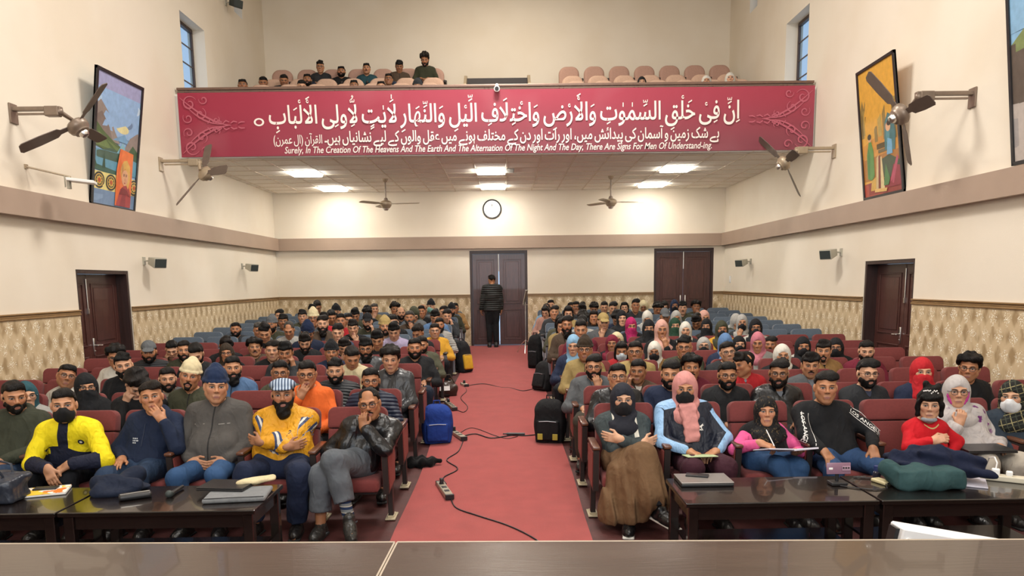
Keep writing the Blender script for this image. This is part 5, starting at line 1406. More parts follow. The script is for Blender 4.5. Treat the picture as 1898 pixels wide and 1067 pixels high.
AUDIENCE = [
(1,-1,0,-1.29,1.14,'m','short','bg','high puffer navy','r',0,0.05,0),
(1,-1,1,-1.85,1.22,'m','short','g','hoodie cloth orange','m',0,-0.05,0),
(1,-1,3,-2.97,1.21,'m','beanie:cream','o','jacket cloth olive','r',0,0.05,0.22),
(1,-1,4,-3.45,1.17,'m','fluffy','','jacket cloth black','ccee',0.3,-0.75,0),
(1,-1,5,-3.95,1.12,'w','niqab:black','g','crew cloth black','r',0.1,0,0),
(1,-1,6,-4.52,1.05,'w','hijab:teal','g','crew cloth lightgrey','r',0.2,0,0),
(2,-1,0,-1.20,1.23,'m','fluffy','','jacket leather charcoal','r',0,-0.1,0),
(2,-1,1,-1.82,1.11,'m','quiff','b','high puffer charcoal','r',0,0,0),
(2,-1,2,-2.38,1.11,'m','short','g','jacket cloth camo','r',0,0,0.05),
(2,-1,3,-2.91,1.16,'m','short','B','jacket cloth blue','r',0.05,0.05,0),
(2,-1,4,-3.58,1.05,'m','short','b','jacket cloth grey','r',0.05,0,0),
(2,-1,5,-4.05,1.20,'m','quiff','b','hoodie wool black','r',0.1,0,-0.1),
(2,-1,6,-4.66,1.10,'m','short','g','crew cloth white','r',0.1,0.12,0.3),
(3,-1,0,-1.35,1.10,'m','quiff','bg','jacket leather black','r',0,0,0),
(3,-1,1,-1.82,1.16,'m','short','','hoodie cloth cream','r',0.1,-0.45,0),
(3,-1,2,-2.58,1.21,'m','fringe','','jacket cloth charcoal','E',0,-0.15,0),
(3,-1,4,-3.56,1.22,'m','short','b','jacket cloth black','r',0,-0.45,0),
(3,-1,6,-4.52,1.19,'m','fluffy','g','hoodie cloth white','r',0,-0.1,0),
(4,-1,0,-1.21,1.14,'m','short','b','jacket cloth black','r',0,0,0),
(4,-1,1,-1.82,1.15,'m','fringe','Bg','jacket leather charcoal','r',0,-0.05,-0.3),
(4,-1,2,-2.29,1.09,'m','beanie:black','','jacket cloth navy','r',0.1,0,0.05),
(4,-1,3,-3.05,1.13,'m','side','','jacket cloth black','r',0,0,0),
(4,-1,4,-3.65,1.10,'w','hood:darkbrown','g','hoodie wool black','r',0,0,0),
(4,-1,5,-4.20,1.15,'m','short','b','coat cloth olive','r',0,0.15,0.1),
(4,-1,6,-4.67,1.14,'m','cap:grey','b','high puffer charcoal','r',0.1,-0.15,0),
(5,-1,0,-1.20,1.08,'m','short','b','jacket cloth camo','r',0,-0.1,0.1),
(5,-1,1,-1.82,1.19,'m','fringe','','jacket cloth black','r',0,-0.5,0),
(5,-1,2,-2.29,1.08,'m','fringe','','jacket leather black','m',0,-0.4,0),
(5,-1,3,-2.86,1.16,'m','fringe','B','jacket cloth black','r',0,-0.35,0),
(5,-1,4,-3.59,1.07,'m','fluffy','m','jacket cloth brown','r',0,0,0),
(5,-1,5,-4.06,1.12,'m','fringe','','jacket cloth black','r',0.4,-0.6,0),
(5,-1,6,-4.73,1.07,'m','short','','jacket cloth brown','e',0,-0.3,0),
(6,-1,0,-1.20,1.18,'m','short','','jacket cloth black','c',-0.7,-0.3,0),
(6,-1,1,-1.70,1.22,'m','fringe','','hoodie cloth lavender','r',-0.2,-0.5,0),
(6,-1,2,-2.58,1.19,'m','side','','jacket cloth slate','M',-0.1,-0.1,0),
(6,-1,3,-3.09,1.21,'m','beanie:navy','','jacket cloth navy','r',0.2,-0.4,0),
(6,-1,4,-3.70,1.22,'m','quiff','','crew wool black','r',0,-0.5,0),
(7,-1,0,-1.20,1.10,'m','short','g','jacket cloth yellow','r',0.1,0.1,0.1),
(7,-1,1,-2.01,1.19,'m','beanie:khaki','b','jacket cloth lightgrey','E',0,0,0.1),
(7,-1,2,-2.52,1.18,'m','fringe','','jacket cloth black','M',0,-0.1,0),
(7,-1,3,-3.04,1.25,'m','side','B','coat cloth brown','r',0.1,0,0),
(7,-1,4,-3.55,1.17,'m','receding','G','jacket cloth lightgrey','r',-0.2,-0.4,0),
(7,-1,5,-4.10,1.16,'m','short','G','jacket cloth grey','r',0.2,-0.1,0),
(8,-1,0,-1.20,1.12,'m','short','b','high puffer lightgrey','r',0.1,0,0),
(8,-1,1,-1.98,1.19,'m','short','m','jacket cloth black','r',0,-0.1,0),
(8,-1,2,-2.45,1.21,'m','cap:black','b','jacket cloth olive','E',0,-0.1,0),
(8,-1,3,-2.92,1.22,'m','short','','jacket cloth red','r',0,0,0),
(8,-1,4,-3.39,1.28,'m','beanie:cream','g','jacket cloth grey','r',0,0,0),
(8,-1,5,-4.06,1.17,'m','beanie:grey','b','jacket cloth olive','r',-0.5,0,0),
(8,-1,6,-4.76,1.09,'m','short','b','jacket cloth charcoal','r',0,0.15,0.1),
(9,-1,0,-1.33,1.22,'m','fringe','','jacket cloth blue','r',0,-0.4,0),
(9,-1,1,-1.80,1.19,'m','short','Gb','coat cloth brown','C',0,0.1,0),
(9,-1,3,-2.97,1.16,'m','short','g','jacket cloth black','m',0,0,0),
(9,-1,4,-3.44,1.17,'m','fringe','','jacket cloth red','r',0.1,0,0),
(9,-1,5,-4.19,1.15,'m','fringe','','jacket cloth grey','r',0,0,0),
(10,-1,0,-1.20,1.15,'m','side','','jacket cloth charcoal','E',0.2,-0.2,0),
(10,-1,1,-1.84,1.21,'m','hood:olive','','jacket cloth grey','r',0,-0.6,0),
(10,-1,3,-3.01,1.21,'m','fringe','','jacket cloth olive','r',0,-0.5,0),
(10,-1,4,-3.54,1.18,'m','short','','jacket cloth charcoal','r',0.3,-0.4,0),
(10,-1,5,-4.04,1.17,'m','fringe','','jacket cloth olive','r',0,0,0.1),
(10,-1,6,-4.52,1.19,'m','side','','jacket cloth charcoal','M',0,0,0),
(11,-1,0,-1.32,1.16,'m','side','','jacket cloth navy','M',0,0,0),
(11,-1,1,-1.79,1.18,'m','short','','jacket cloth black','r',0,0,0),
(11,-1,2,-2.26,1.15,'m','bald','b','jacket cloth charcoal','r',0.3,0,0),
(11,-1,3,-2.91,1.17,'m','fluffy','','jacket cloth black','r',0,-0.5,0),
(11,-1,4,-3.58,1.19,'m','beanie:black','k','jacket cloth grey','r',0,0,0),
(11,-1,5,-4.11,1.23,'m','fringe','','crew cloth white','r',0.2,-0.2,0),
(12,-1,0,-1.20,1.13,'m','beanie:black','B','jacket cloth olive','r',0,0,0),
(12,-1,1,-1.86,1.15,'m','bald','','jacket cloth grey','r',0,0,0),
(12,-1,2,-2.51,1.19,'m','fluffy','','jacket cloth charcoal','r',0.2,-0.1,0),
(12,-1,3,-2.98,1.18,'m','short','G','jacket cloth khaki','m',0.3,0,0),
(12,-1,5,-4.19,1.27,'m','short','','jacket cloth black','r',0,-0.4,0),
(13,-1,0,-1.20,1.12,'m','short','','jacket cloth tan','m',0,0,0),
(13,-1,1,-1.67,1.17,'m','beanie:black','t','jacket cloth grey','r',-0.6,0,0),
(1,1,0,1.06,1.15,'m','short','g','jacket leather black','r',0.1,0.1,0),
(1,1,1,1.53,1.17,'m','side','b','jacket cloth navy','r',0,0,0),
(1,1,2,2.07,1.15,'m','short','bg','jacket cloth black','r',0.05,0.03,0),
(1,1,3,2.57,1.16,'m','side','bg','jacket leather black','r',0,0,0),
(1,1,4,3.41,1.15,'m','side','bg','jacket cloth charcoal','r',0.25,0,0),
(1,1,5,3.88,1.16,'w','niqab:red','','crew cloth navy','r',0.05,0,0),
(1,1,6,4.35,1.19,'m','fluffy','g','crew cloth black','r',-0.2,0,0.05),
(2,1,0,0.92,1.12,'m','side','bg','jacket cloth grey','C',0.05,0,0),
(2,1,1,1.39,1.07,'m','short','','jacket cloth brown','e',-0.1,0,0),
(2,1,2,1.96,1.10,'m','fluffy','m','jacket cloth maroon','r',0.1,0.05,0),
(2,1,3,2.53,1.13,'m','fringe','','jacket cloth red','r',-0.9,-0.15,0),
(2,1,4,3.22,1.11,'m','fringe','m','coat cloth grey','r',0,-0.1,0),
(3,1,0,0.92,1.19,'m','beanie:darkbrown','g','jacket cloth khaki','r',0,0.05,0),
(3,1,1,1.51,1.16,'m','short','g','jacket cloth khaki','r',-0.1,0.05,0),
(3,1,2,2.11,1.21,'m','quiff','g','jacket cloth olive','M',0,0,0),
(3,1,3,2.58,1.14,'m','short','g','jacket cloth charcoal','r',0.1,0.1,-0.15),
(3,1,4,3.26,1.09,'w','hmask:white','','crew cloth black','r',0,0,0),
(3,1,5,3.73,1.14,'m','fringe','o','jacket cloth tan','r',0,0,0),
(3,1,6,4.24,1.13,'m','short','b','jacket cloth maroon','r',0.05,-0.1,0),
(4,1,0,0.92,1.15,'w','hijab:sky','','crew cloth navy','r',-0.3,-0.2,0),
(4,1,1,1.50,1.06,'w','long','w','crew cloth red','r',0,-0.2,0),
(4,1,2,1.97,1.05,'w','hmask:white','','crew cloth tan','r',-0.2,-0.05,0),
(4,1,3,2.86,1.14,'w','hijab:blue','','crew cloth navy','r',0,-0.1,0),
(4,1,4,3.33,1.15,'w','hijab:rose','','crew cloth lightgrey','r',-0.2,-0.1,0),
(4,1,5,3.88,1.08,'w','hmask:black','','crew cloth white','r',0,0,0),
(4,1,6,4.35,1.06,'w','hmask:black','g','crew cloth black','r',-0.1,0,0),
(5,1,0,1.07,1.28,'m','short','','jacket cloth maroon','C',0,-0.1,0),
(5,1,1,1.54,1.05,'w','hijab:maroon','','crew cloth black','r',-0.1,0,-0.1),
(5,1,2,2.20,1.25,'w','hijab:pink','','crew cloth black','C',0,0,0),
(5,1,3,2.83,1.00,'w','hmask:lightgrey','g','crew cloth lightgrey','r',0,0,0),
(5,1,4,3.31,1.01,'w','hmask:black','','crew cloth black','r',0,0,0),
(5,1,5,3.78,1.00,'m','side','m','jacket cloth yellow','r',0,0,0),
(6,1,0,0.92,1.26,'m','side','B','coat cloth brown','r',0,0.1,0),
(6,1,1,1.73,1.00,'w','hijab:cream','g','crew cloth tan','r',-0.2,0,0),
(6,1,2,2.20,1.18,'w','niqab:black','','crew cloth black','r',0,0,0),
(6,1,3,2.77,1.14,'w','hijab:white','','crew cloth charcoal','M',0,0,0),
(6,1,4,3.31,1.15,'w','hmask:olive','','crew cloth yellow','r',0.1,0,0),
(6,1,5,3.85,1.17,'w','hmask:black','g','jacket cloth white','r',0,0,0),
(7,1,0,0.92,1.16,'w','long','','crew cloth khaki','m',0.1,-0.1,0),
(7,1,1,1.57,1.22,'m','cap:khaki','','jacket cloth grey','c',0.2,-0.1,0),
(7,1,2,2.04,1.15,'w','niqab:magenta','','crew cloth black','r',0.3,-0.2,0),
(7,1,3,2.79,1.13,'w','niqab:green','','crew cloth green','r',0,0,0),
(7,1,4,3.36,1.11,'w','niqab:black','','crew cloth darkbrown','r',-0.2,0,0),
(7,1,5,3.91,1.17,'w','hmask:lightgrey','','crew cloth charcoal','c',0,0,0),
(8,1,0,0.92,1.16,'w','long','','jacket cloth camo','r',0.2,-0.4,0),
(8,1,1,1.41,1.14,'m','short','','jacket cloth lightgrey','r',-0.3,-0.7,0),
(8,1,2,2.04,1.20,'w','hijab:black','','crew cloth black','r',0,0,0),
(8,1,3,2.79,1.22,'m','cap:grey','','jacket cloth olive','C',0.2,-0.1,0),
(8,1,4,3.44,1.15,'m','fringe','','jacket cloth black','r',-0.3,-0.6,0),
(8,1,5,3.94,1.12,'w','hijab:lightgrey','','crew cloth olive','r',0.6,-0.5,0),
(9,1,0,1.16,1.24,'w','long','','crew cloth khaki','r',0,-0.2,0),
(9,1,1,1.64,1.15,'w','long','','crew cloth black','r',0,0,0),
(9,1,2,2.11,1.14,'m','fluffy','','jacket cloth navy','r',0,-0.6,0),
(9,1,3,2.69,1.13,'w','hijab:white','','crew cloth lightgrey','r',-0.2,-0.4,0),
(9,1,4,3.20,1.12,'w','hmask:lightgrey','','crew cloth white','r',0,-0.1,0),
(9,1,5,3.69,1.12,'w','hijab:pink','','crew cloth grey','C',0.3,-0.1,0),
(10,1,0,0.96,1.19,'m','side','','jacket cloth charcoal','r',0,0,0),
(10,1,1,1.47,1.09,'m','fluffy','','jacket cloth brown','r',0.3,-0.7,0),
(11,1,0,0.92,1.15,'w','long','','crew cloth pink','r',-0.4,-0.3,0),
(11,1,1,1.63,1.21,'m','fringe','','jacket cloth charcoal','r',0,-0.6,0),
(11,1,2,2.25,1.20,'m','side','','jacket cloth grey','r',0,-0.1,0),
(11,1,3,2.73,1.25,'m','side','','jacket cloth charcoal','r',0,0,0),
(11,1,5,3.74,1.18,'m','fringe','m','jacket cloth olive','r',0,0,0),
(12,1,0,0.92,1.13,'m','receding','','jacket cloth sky','r',-0.2,-0.2,0),
(12,1,1,1.56,1.17,'m','short','','jacket cloth charcoal','M',0,0,0),
(12,1,2,2.19,1.16,'m','short','','jacket cloth charcoal','r',0,-0.1,0),
(12,1,3,2.66,1.14,'w','long','','crew cloth black','r',0,0,0),
(12,1,4,3.28,1.12,'m','fluffy','','jacket cloth black','r',0.4,-0.5,0),
(12,1,5,3.75,1.17,'w','hmask:navy','','crew cloth white','r',0,0,0),
(12,1,6,4.24,1.14,'m','fluffy','','coat cloth olive','M',0,0,0),
(13,1,0,1.05,1.16,'m','short','','jacket cloth grey','r',0.1,0,0),
(13,1,1,1.52,1.10,'m','short','','jacket cloth black','r',0,0,0),
(13,1,2,2.07,1.08,'m','fluffy','','jacket cloth black','r',0,-0.5,0),
(13,1,4,3.23,1.12,'w','hijab:cream','','crew cloth grey','r',0,-0.3,0),
(13,1,5,3.70,1.11,'w','long','','crew cloth darkbrown','r',0,-0.5,0),
]
BALCONY = [
(16,-5.22,0.93,'m','short','','jacket cloth black','r',0,0,0),
(16.86,-4.65,0.90,'m','short','','jacket cloth charcoal','r',0.2,-0.3,0),
(16,-4.10,0.89,'m','short','','jacket cloth navy','r',0.3,-0.4,0),
(16.86,-4.14,0.92,'m','short','b','jacket cloth charcoal','r',0,0,0),
(17.8,-4.06,1.00,'m','quiff','g','jacket cloth charcoal','r',0,-0.1,0),
(17.8,-3.59,0.88,'m','short','b','jacket cloth black','r',0,0.05,0),
(16,-3.00,0.89,'m','short','','jacket cloth black','r',0,0,0),
(17.8,-3.03,0.94,'m','short','m','jacket cloth teal','r',0,0.15,0),
(16,-2.45,0.86,'m','short','','jacket cloth black','r',0,0,-0.2),
(16.86,-2.41,0.91,'m','short','g','jacket cloth lightgrey','r',0,0,0),
(17.8,-2.33,0.97,'m','fringe','','jacket cloth brown','r',0.1,-0.5,0),
(16,-1.72,0.87,'m','beanie:charcoal','','jacket cloth brown','r',0,-0.2,0),
(16.86,-5.07,0.86,'m','short','','jacket cloth black','r',0,-0.5,0),
(17.8,-1.70,1.12,'m','fluffy','b','crew wool olive','L',-0.1,-0.35,0),
(16,2.81,0.89,'w','hijab:black','','crew cloth black','r',0,0,0),
(16,4.12,0.90,'w','hijab:white','','crew cloth lightgrey','r',0,0,0),
(16,4.59,0.95,'w','hijab:white','','crew cloth sky','r',0,0,0),
]
# ------------------------------------------------------------------ the audience
CN = dict(black='17181b', charcoal='2e3034', navy='1d2740', slate='3d4a5e', grey='5c5f62', lightgrey='a3a19c', brown='4c3d30', darkbrown='33291f', olive='3d3e2e', khaki='a08a58', cream='cdbf9a', white='d0cbc0', blue='5b7ba4', sky='7fa6c4', teal='2a4f58',
          maroon='6e1d30', red='b22028', orange='e2682a', yellow='c9962f', pink='c99a8c', rose='b9707c', lavender='a79cb8', tan='9c7748', camo='4c4c3c', green='21402f', magenta='a8245c')
CNAME = dict(charcoal='dark grey', slate='blue grey', sky='light blue', darkbrown='dark brown', lightgrey='light grey', camo='camouflage', rose='rose pink')
CCOL = {k: hexc(v) for k, v in CN.items()}
SKINS = [hexc(h) for h in ('b98562', 'a87452', 'c49373', '9a6a4a', 'b27b58', 'cd9d7e')]
POSES = {'r': {}, 'L': {-1: 'lap', 1: 'lap'}, 'c': {-1: 'chin'}, 'C': {1: 'chin'}, 'e': {-1: 'cheek'}, 'E': {1: 'cheek'}, 'm': {-1: 'mouth'}, 'M': {1: 'mouth'}, 'ccee': {-1: 'cheek', 1: 'cheek'}, 'x': {-1: 'cross', 1: 'cross'}}
def parse_face(gen, head, ex, rnd):
    F = dict(skin=SKINS[rnd.randrange(len(SKINS))], stubble=.0 if gen == 'w' else rnd.uniform(.15, .4), fem=gen == 'w', jaw=.93 if gen == 'w' else rnd.uniform(.97, 1.06), hc=hexc(rnd.choice(['171210', '1d1613', '221a15', '141110'])))
    t, _, c = head.partition(':')
    if t == 'hijab': F.update(scarf='open', sc=CCOL[c])
    elif t == 'niqab': F.update(scarf='narrow', sc=CCOL[c], mask='veil', mc=CCOL[c])
    elif t == 'hmask': F.update(scarf='open', sc=CCOL[c], mask='mask', mc=(.012, .012, .014))
    elif t == 'hood': F.update(scarf='open', sc=CCOL[c])
    elif t == 'beanie': F.update(beanie=CCOL[c])
    elif t == 'cap': F.update(cap=CCOL[c], hair='bald')
    else: F.update(hair=t)
    if 'G' in ex: F['hc'] = hexc('5b5752')
    for ch, bk in (('b', 'short'), ('B', 'full'), ('m', 'moustache'), ('o', 'goatee')):
        if ch in ex: F['beard'] = bk
    if 'g' in ex: F['glasses'] = 1
    if 'k' in ex: F.update(mask='mask', mc=(.012, .012, .014))
    if 'w' in ex or 't' in ex: F.update(mask='mask', mc=hexc('b9c4cc') if 'w' in ex else hexc('7fb0a8'))
    return F
def words(gen, head, ex, top):
    t, _, c = head.partition(':'); who = 'woman' if gen == 'w' else 'man'; cn = lambda q: CNAME.get(q, q)
    st, fab, col = top.split()
    gar = {'hoodie': 'hoodie', 'crew': 'top', 'coat': 'coat', 'high': 'puffer jacket', 'jacket': 'leather jacket' if fab == 'leather' else 'jacket'}[st]
    pre = {'hijab': '%s in %s headscarf' % (who, cn(c)), 'niqab': '%s in %s face veil' % (who, cn(c)), 'hmask': '%s in %s headscarf and mask' % (who, cn(c)), 'hood': '%s in %s hood' % (who, cn(c)), 'beanie': '%s in %s beanie' % (who, cn(c)), 'cap': '%s in %s cap' % (who, cn(c))}.get(t)
    if gen == 'w' and t in ('hijab', 'niqab', 'hmask', 'hood'): return pre + (' and glasses' if 'g' in ex else '')
    adj = 'bearded ' if ('b' in ex or 'B' in ex) else ('grey-haired ' if 'G' in ex else ('balding ' if t in ('bald',) else ''))
    return '%s%s%s in %s %s' % (adj, pre or who, ' with glasses' if 'g' in ex else '', cn(col), gar) if not pre else '%s%s, %s %s' % (adj, pre, cn(col), gar)
AUD_CACHE = {}
def seated(row, X_, Y_, zf, ztop, gen, head, ex, top, pose, yaw, pitch, roll, n, shoes=False):
    rnd = random.Random(n * 7 + 3); F = parse_face(gen, head, ex, rnd); st, fab, col = top.split()
    w = rnd.uniform(.94, 1.05) * (.92 if gen == 'w' else 1.)
    name = {'hoodie': 'hoodie', 'crew': 'top', 'coat': 'coat', 'high': 'jacket', 'jacket': 'jacket'}[st]
    shirt = hexc(rnd.choice(['c9c5bd', '2a2c33', '6b7078', '3a3f52', '8c8578', '151618'])) if st in ('jacket', 'coat') else None
    br = rnd.uniform(.65, .98); tc = tuple(q * br for q in CCOL[col]); lc = hexc(rnd.choice(['16181d', '1f2736', '2a2a2c', '2b3648', '3a352c']))
    alpha = 0. if st in ('high', 'jacket') and rnd.random() < .6 else 1.
    if row <= 3:
        P = dict(ztop=ztop, arm=POSES[pose], yaw=yaw, pitch=pitch, roll=roll, w=w, lean=rnd.uniform(-.02, .05) + (.10 if pitch < -.4 else 0), sx=rnd.uniform(-.02, .02), hs=rnd.uniform(1.02, 1.08))
        T = dict(style=st, fab=fab, col=tc, name=name, shirt=shirt, legs=dict(col=lc))
        body, g = make_person((X_, Y_, zf), P, F, T, 'mid', rnd.uniform(-.08, .08), n, shoes=shoes or row == 1)
        for c in body.children:
            if c.name.split('.')[0] == name: c.color[3] = alpha
        return body
    pb = min((-.65, -.4, -.12, .05), key=lambda q: abs(q - pitch)); key = (pose, pb)
    if key not in AUD_CACHE:
        g = build_pose(dict(ztop=1.13, arm=POSES[pose], pitch=pb, lean=.03 + (.10 if pb < -.3 else 0)))
        AUD_CACHE[key] = (g, body_mesh(g, 'lo'), legs_mesh(g, 'lo'), {}, {})
        AUD_CACHE[key][2].materials.append(CL['cloth'])
    g, bm_, lm_, tops, shirts = AUD_CACHE[key]
    if (st, fab) not in tops:
        m = top_mesh(g, 'lo', .016, st, 5); m.materials.append(CL[fab]); tops[(st, fab)] = m
    body = obj('person', bm_, None, loc=(X_, Y_, zf), rot=(0, 0, yaw * .55 + math.atan2(-X_, Y_) * .8 + rnd.uniform(-.06, .06))); body.color = (*F['skin'], F['stubble'])
    body.scale = (w, 1., ztop / 1.13)
    o = obj(name, tops[(st, fab)], None, body, color=tc); o.color[3] = alpha
    if shirt is not None:
        if 's' not in shirts:
            ms = top_mesh(g, 'lo', .003, 'crew', 9, sleeves=False, rip=.002); ms.materials.append(CL['cloth']); shirts['s'] = ms
        obj('shirt', shirts['s'], None, body, color=shirt)
    if row < 90: obj('trousers', lm_, None, body, color=lc)
    if shoes:
        for s in (-1, 1):
            sh = obj('shoe', SHOE_UP, None, body, color=(.015, .014, .013)); sh.location = (g['ank'][s][0], g['ank'][s][1], 0.); sh.rotation_euler = (0, 0, s * .1); obj('sole', SHOE_SO, None, sh, color=(.03, .03, .03))
    face_objs(body, g, F)
    return body
for n, (r, side, k, X_, zt, gen, head, ex, top, pose, yaw, pitch, roll) in enumerate(AUDIENCE):
    y = Y0 + ROWP * r
    b = seated(r, X_, y, fz(y), zt, gen, head, ex, top, pose, yaw, pitch, roll, n, shoes=k == 0)
    tag(b, '%s, %s row %s block, %s from aisle' % (words(gen, head, ex, top), ORD[r], 'left' if side < 0 else 'right', ORD[k]), 'person', 'audience in the hall')
BFL = {16.0: 4.96, 16.86: 5.28, 17.8: 5.72}; BN = {16.0: 'front', 16.86: 'middle', 17.8: 'rear'}
for n, (y, X_, zt, gen, head, ex, top, pose, yaw, pitch, roll) in enumerate(sorted(BALCONY, key=lambda q: (q[0], q[1]))):
    b = seated(50, X_, y, BFL[y], zt + .11, gen, head, ex, top, pose, yaw, pitch, roll, 500 + n)
    i = [q[1] for q in sorted(BALCONY) if q[0] == y]; i = sorted(i).index(X_)
    tag(b, '%s on balcony, %s row, %s from left' % (words(gen, head, ex, top), BN[y], ORD[i]), 'person', 'audience on the balcony')
# ------------------------------------------------------------------ front row, one by one
def col_mat(name, fn, **kw):
    return cloth_mat(name, kw.pop('rough', .8), kw.pop('freq', 22), kw.pop('bd', .012), colour=fn, **kw)
def c_yellow_navy():
    tx, ty, tz = xyz(attr('tc')); sl = X(attr('sl', 'Fac')); ax = tx.abs()
    arm = sl.gt(.005); body_y = (tz + ax * .55).gt(.66) * ax.gt(.038); y_ = body_y * (1 - arm) + arm * sl.lt(1.15)
    return xmix(hexc('191d30'), hexc('e6d11a'), y_)
def c_gold_stripe():
    sl = X(attr('sl', 'Fac')); ao = X(attr('ao', 'Fac')); oc = objco()
    band = lambda a, b: sl.gt(a) * sl.lt(b)
    c = xmix(hexc('dc9f27'), hexc('c98c1c'), noise(oc, 6., 2))
    out = ao.gt(.35) * sl.lt(1.0) * sl.gt(.02)
    q = ao.gt(.45) * ao.lt(.62) + ao.gt(.78) * ao.lt(.92)
    c = xmix(c, hexc('3a4668'), (out * q * sl.lt(.75)).mn(1.)); c = xmix(c, hexc('d8d2c4'), out * ao.gt(.62) * ao.lt(.78) * sl.lt(.75))
    c = xmix(c, hexc('3a4668'), (band(1.40, 1.47) + band(1.55, 1.62)).mn(1.)); c = xmix(c, hexc('d8d2c4'), band(1.47, 1.55)); return c
def c_navy_sky():
    tx, ty, tz = xyz(attr('tc')); sl = X(attr('sl', 'Fac')); ao = X(attr('ao', 'Fac'))
    st = sl.gt(.005) * ao.gt(.64); hood = tz.gt(.985) * (1 - sl.gt(.005)) * tx.abs().gt(.05)
    return xmix(hexc('171d2b'), hexc('8db3d9'), st.mx(hood))
def c_grey_white():
    tx, ty, tz = xyz(attr('tc')); sl = X(attr('sl', 'Fac')); ax = tx.abs()
    w_ = ax.gt(.062) * ax.lt(.098) * tz.gt(.42) * (1 - sl.gt(.3))
    return xmix(hexc('3a4345'), hexc('d3cfc2'), w_)
def c_shawl():
    oc = objco(); vo = X.nt.nodes.new('ShaderNodeTexVoronoi'); vo.inputs['Scale'].default_value = 11.; X.nt.links.new(oc, vo.inputs['Vector'])
    d = X(vo.outputs['Distance']); n = noise(oc, 60., 2)
    f = (d + (n - .5) * .5).step(.30, .22)
    tx, ty, tz = xyz(attr('tc')); keep = noise(oc, 4., 1).step(.45, .55)
    c = xmix(hexc('b3adab'), hexc('6d2f6a'), f * keep); return c
def c_plaid():
    x, y, z = xyz(objco()); ln = lambda q, o: ((q * 14. + o).frac() - .5).abs().lt(.045)
    c = xmix(hexc('1a1c1a'), hexc('9a9068'), ln(x + z * .4, .1).mx(ln(z - x * .4, .3)) * .8)
    return xmix(c, hexc('3c4034'), ln(x + z * .4, .6).mx(ln(z - x * .4, .7)))
def c_lace():
    oc = objco(); n = noise(oc, 55., 2); return xmix(hexc('141315'), hexc('6b5a3c'), n.step(.6, .66) * .7)
def c_stripcap():
    x, y, z = xyz(objco()); f = ((x * 46.).frac() - .5).abs()
    c = xmix(hexc('7f92ab'), hexc('39455a'), f.gt(.33)); return xmix(c, hexc('b9c3cf'), f.lt(.12))
def c_knit():
    x, y, z = xyz(objco()); n = noise(objco(), 90., 1); f = (z * 42. + (n - .5) * .9).frac()
    c = xmix(hexc('c9bfa6'), hexc('3a342c'), f.gt(.55)); return c
MYN = col_mat('yellow_navy_fleece', c_yellow_navy); MGS = col_mat('gold_striped_nylon', c_gold_stripe, rough=.55, bd=.016); MNS = col_mat('navy_sky_nylon', c_navy_sky, rough=.5)
MGW = col_mat('grey_white_cotton', c_grey_white); MSH = col_mat('embroidered_shawl_wool', c_shawl, rough=.95); MPL = col_mat('plaid_scarf_cloth', c_plaid); MLC = col_mat('dark_lace_cloth', c_lace); MCAP = col_mat('striped_cap_cloth', c_stripcap, bd=.003); MKN = col_mat('striped_knit_wool', c_knit, bd=.006)
A = lambda *a: np.array(a, float)
def front(k, side, P, F, T, label, seed, **kw):
    x = seat_x(side, k); b, g = make_person((x, Y0, 0), P, F, T, 'hi', 0., seed, shoes=True)
    tag(b, label, 'person'); return b, g
def swap(body, part, mat, own=True):
    for c in body.children:
        if c.name.split('.')[0] == part:
            c.data = c.data.copy(); c.data.materials.clear(); c.data.materials.append(mat)
def extra_top(body, g, name, style, col, grow, fab='cloth', seed=9, sleeves=False):
    me = top_mesh(g, 'hi', grow, style, seed, sleeves=sleeves); me.materials.append(CL[fab]); return obj(name, me, None, body, color=col)
def surf_text(body, txt, p, ux, uz, n, h, col, name='lettering', w=None):
    """flat print just proud of a garment: p origin, ux text direction, uz up, n outward"""
    co, fs = text_mesh(txt, .012); ux, uz, n = nrm(A(*ux)), nrm(A(*uz)), nrm(A(*n)); sx = h if w is None else w / (co[:, 0].max() + 1e-6)
    me = bpy.data.meshes.new(name); me.from_pydata([tuple(A(*p) + ux * c[0] * sx + uz * c[1] * h + n * .002) for c in co], [], fs); me.materials.append(pmat('ink_' + col, hexc(col), .6, 0, .02, 20)); return obj(name, me, None, body)
def project_y(me_obj, pts, off=.003):
    """drop points (x,z) onto the front (-y) of a mesh, local frame"""
    out = []; bpy.context.view_layer.update()
    from mathutils.bvhtree import BVHTree
    me = me_obj.data; n = len(me.vertices); co = np.zeros(n * 3, np.float32); me.vertices.foreach_get('co', co)
    bv = BVHTree.FromPolygons([tuple(v) for v in co.reshape(-1, 3).tolist()], [tuple(p.vertices) for p in me.polygons])
    for x, z in pts:
        h = bv.ray_cast(Vector((x, -2, z)), Vector((0, 1, 0)))
        out.append((x, (h[0].y if h[0] else -.3) - off, z))
    return out
def front_print(body, part, pts2, faces, mat, name):
    po = [c for c in body.children if c.name.split('.')[0] == part][0]
    me = bpy.data.meshes.new(name); me.from_pydata(project_y(po, pts2), [], faces); me.materials.append(mat); return obj(name, me, None, body)
def chest_text(body, part, txt, x, z, h, col, name='lettering', rot=0., w=None):
    co, fs = text_mesh(txt, .01); sx = h if w is None else w / co[:, 0].max(); ca, sa = math.cos(rot), math.sin(rot)
    pts = [(x + (c[0] * sx) * ca - c[1] * h * sa, z + c[0] * sx * sa + c[1] * h * ca) for c in co]
    return front_print(body, part, pts, fs, pmat('ink_' + col, hexc(col), .6, 0, .02, 20), name)
JEANS = dict(fab='denim', col=hexc('2e4c72')); DJEAN = dict(fab='denim', col=hexc('26374f')); DARK = dict(col=hexc('16181e'))
SK = lambda h: hexc(h)
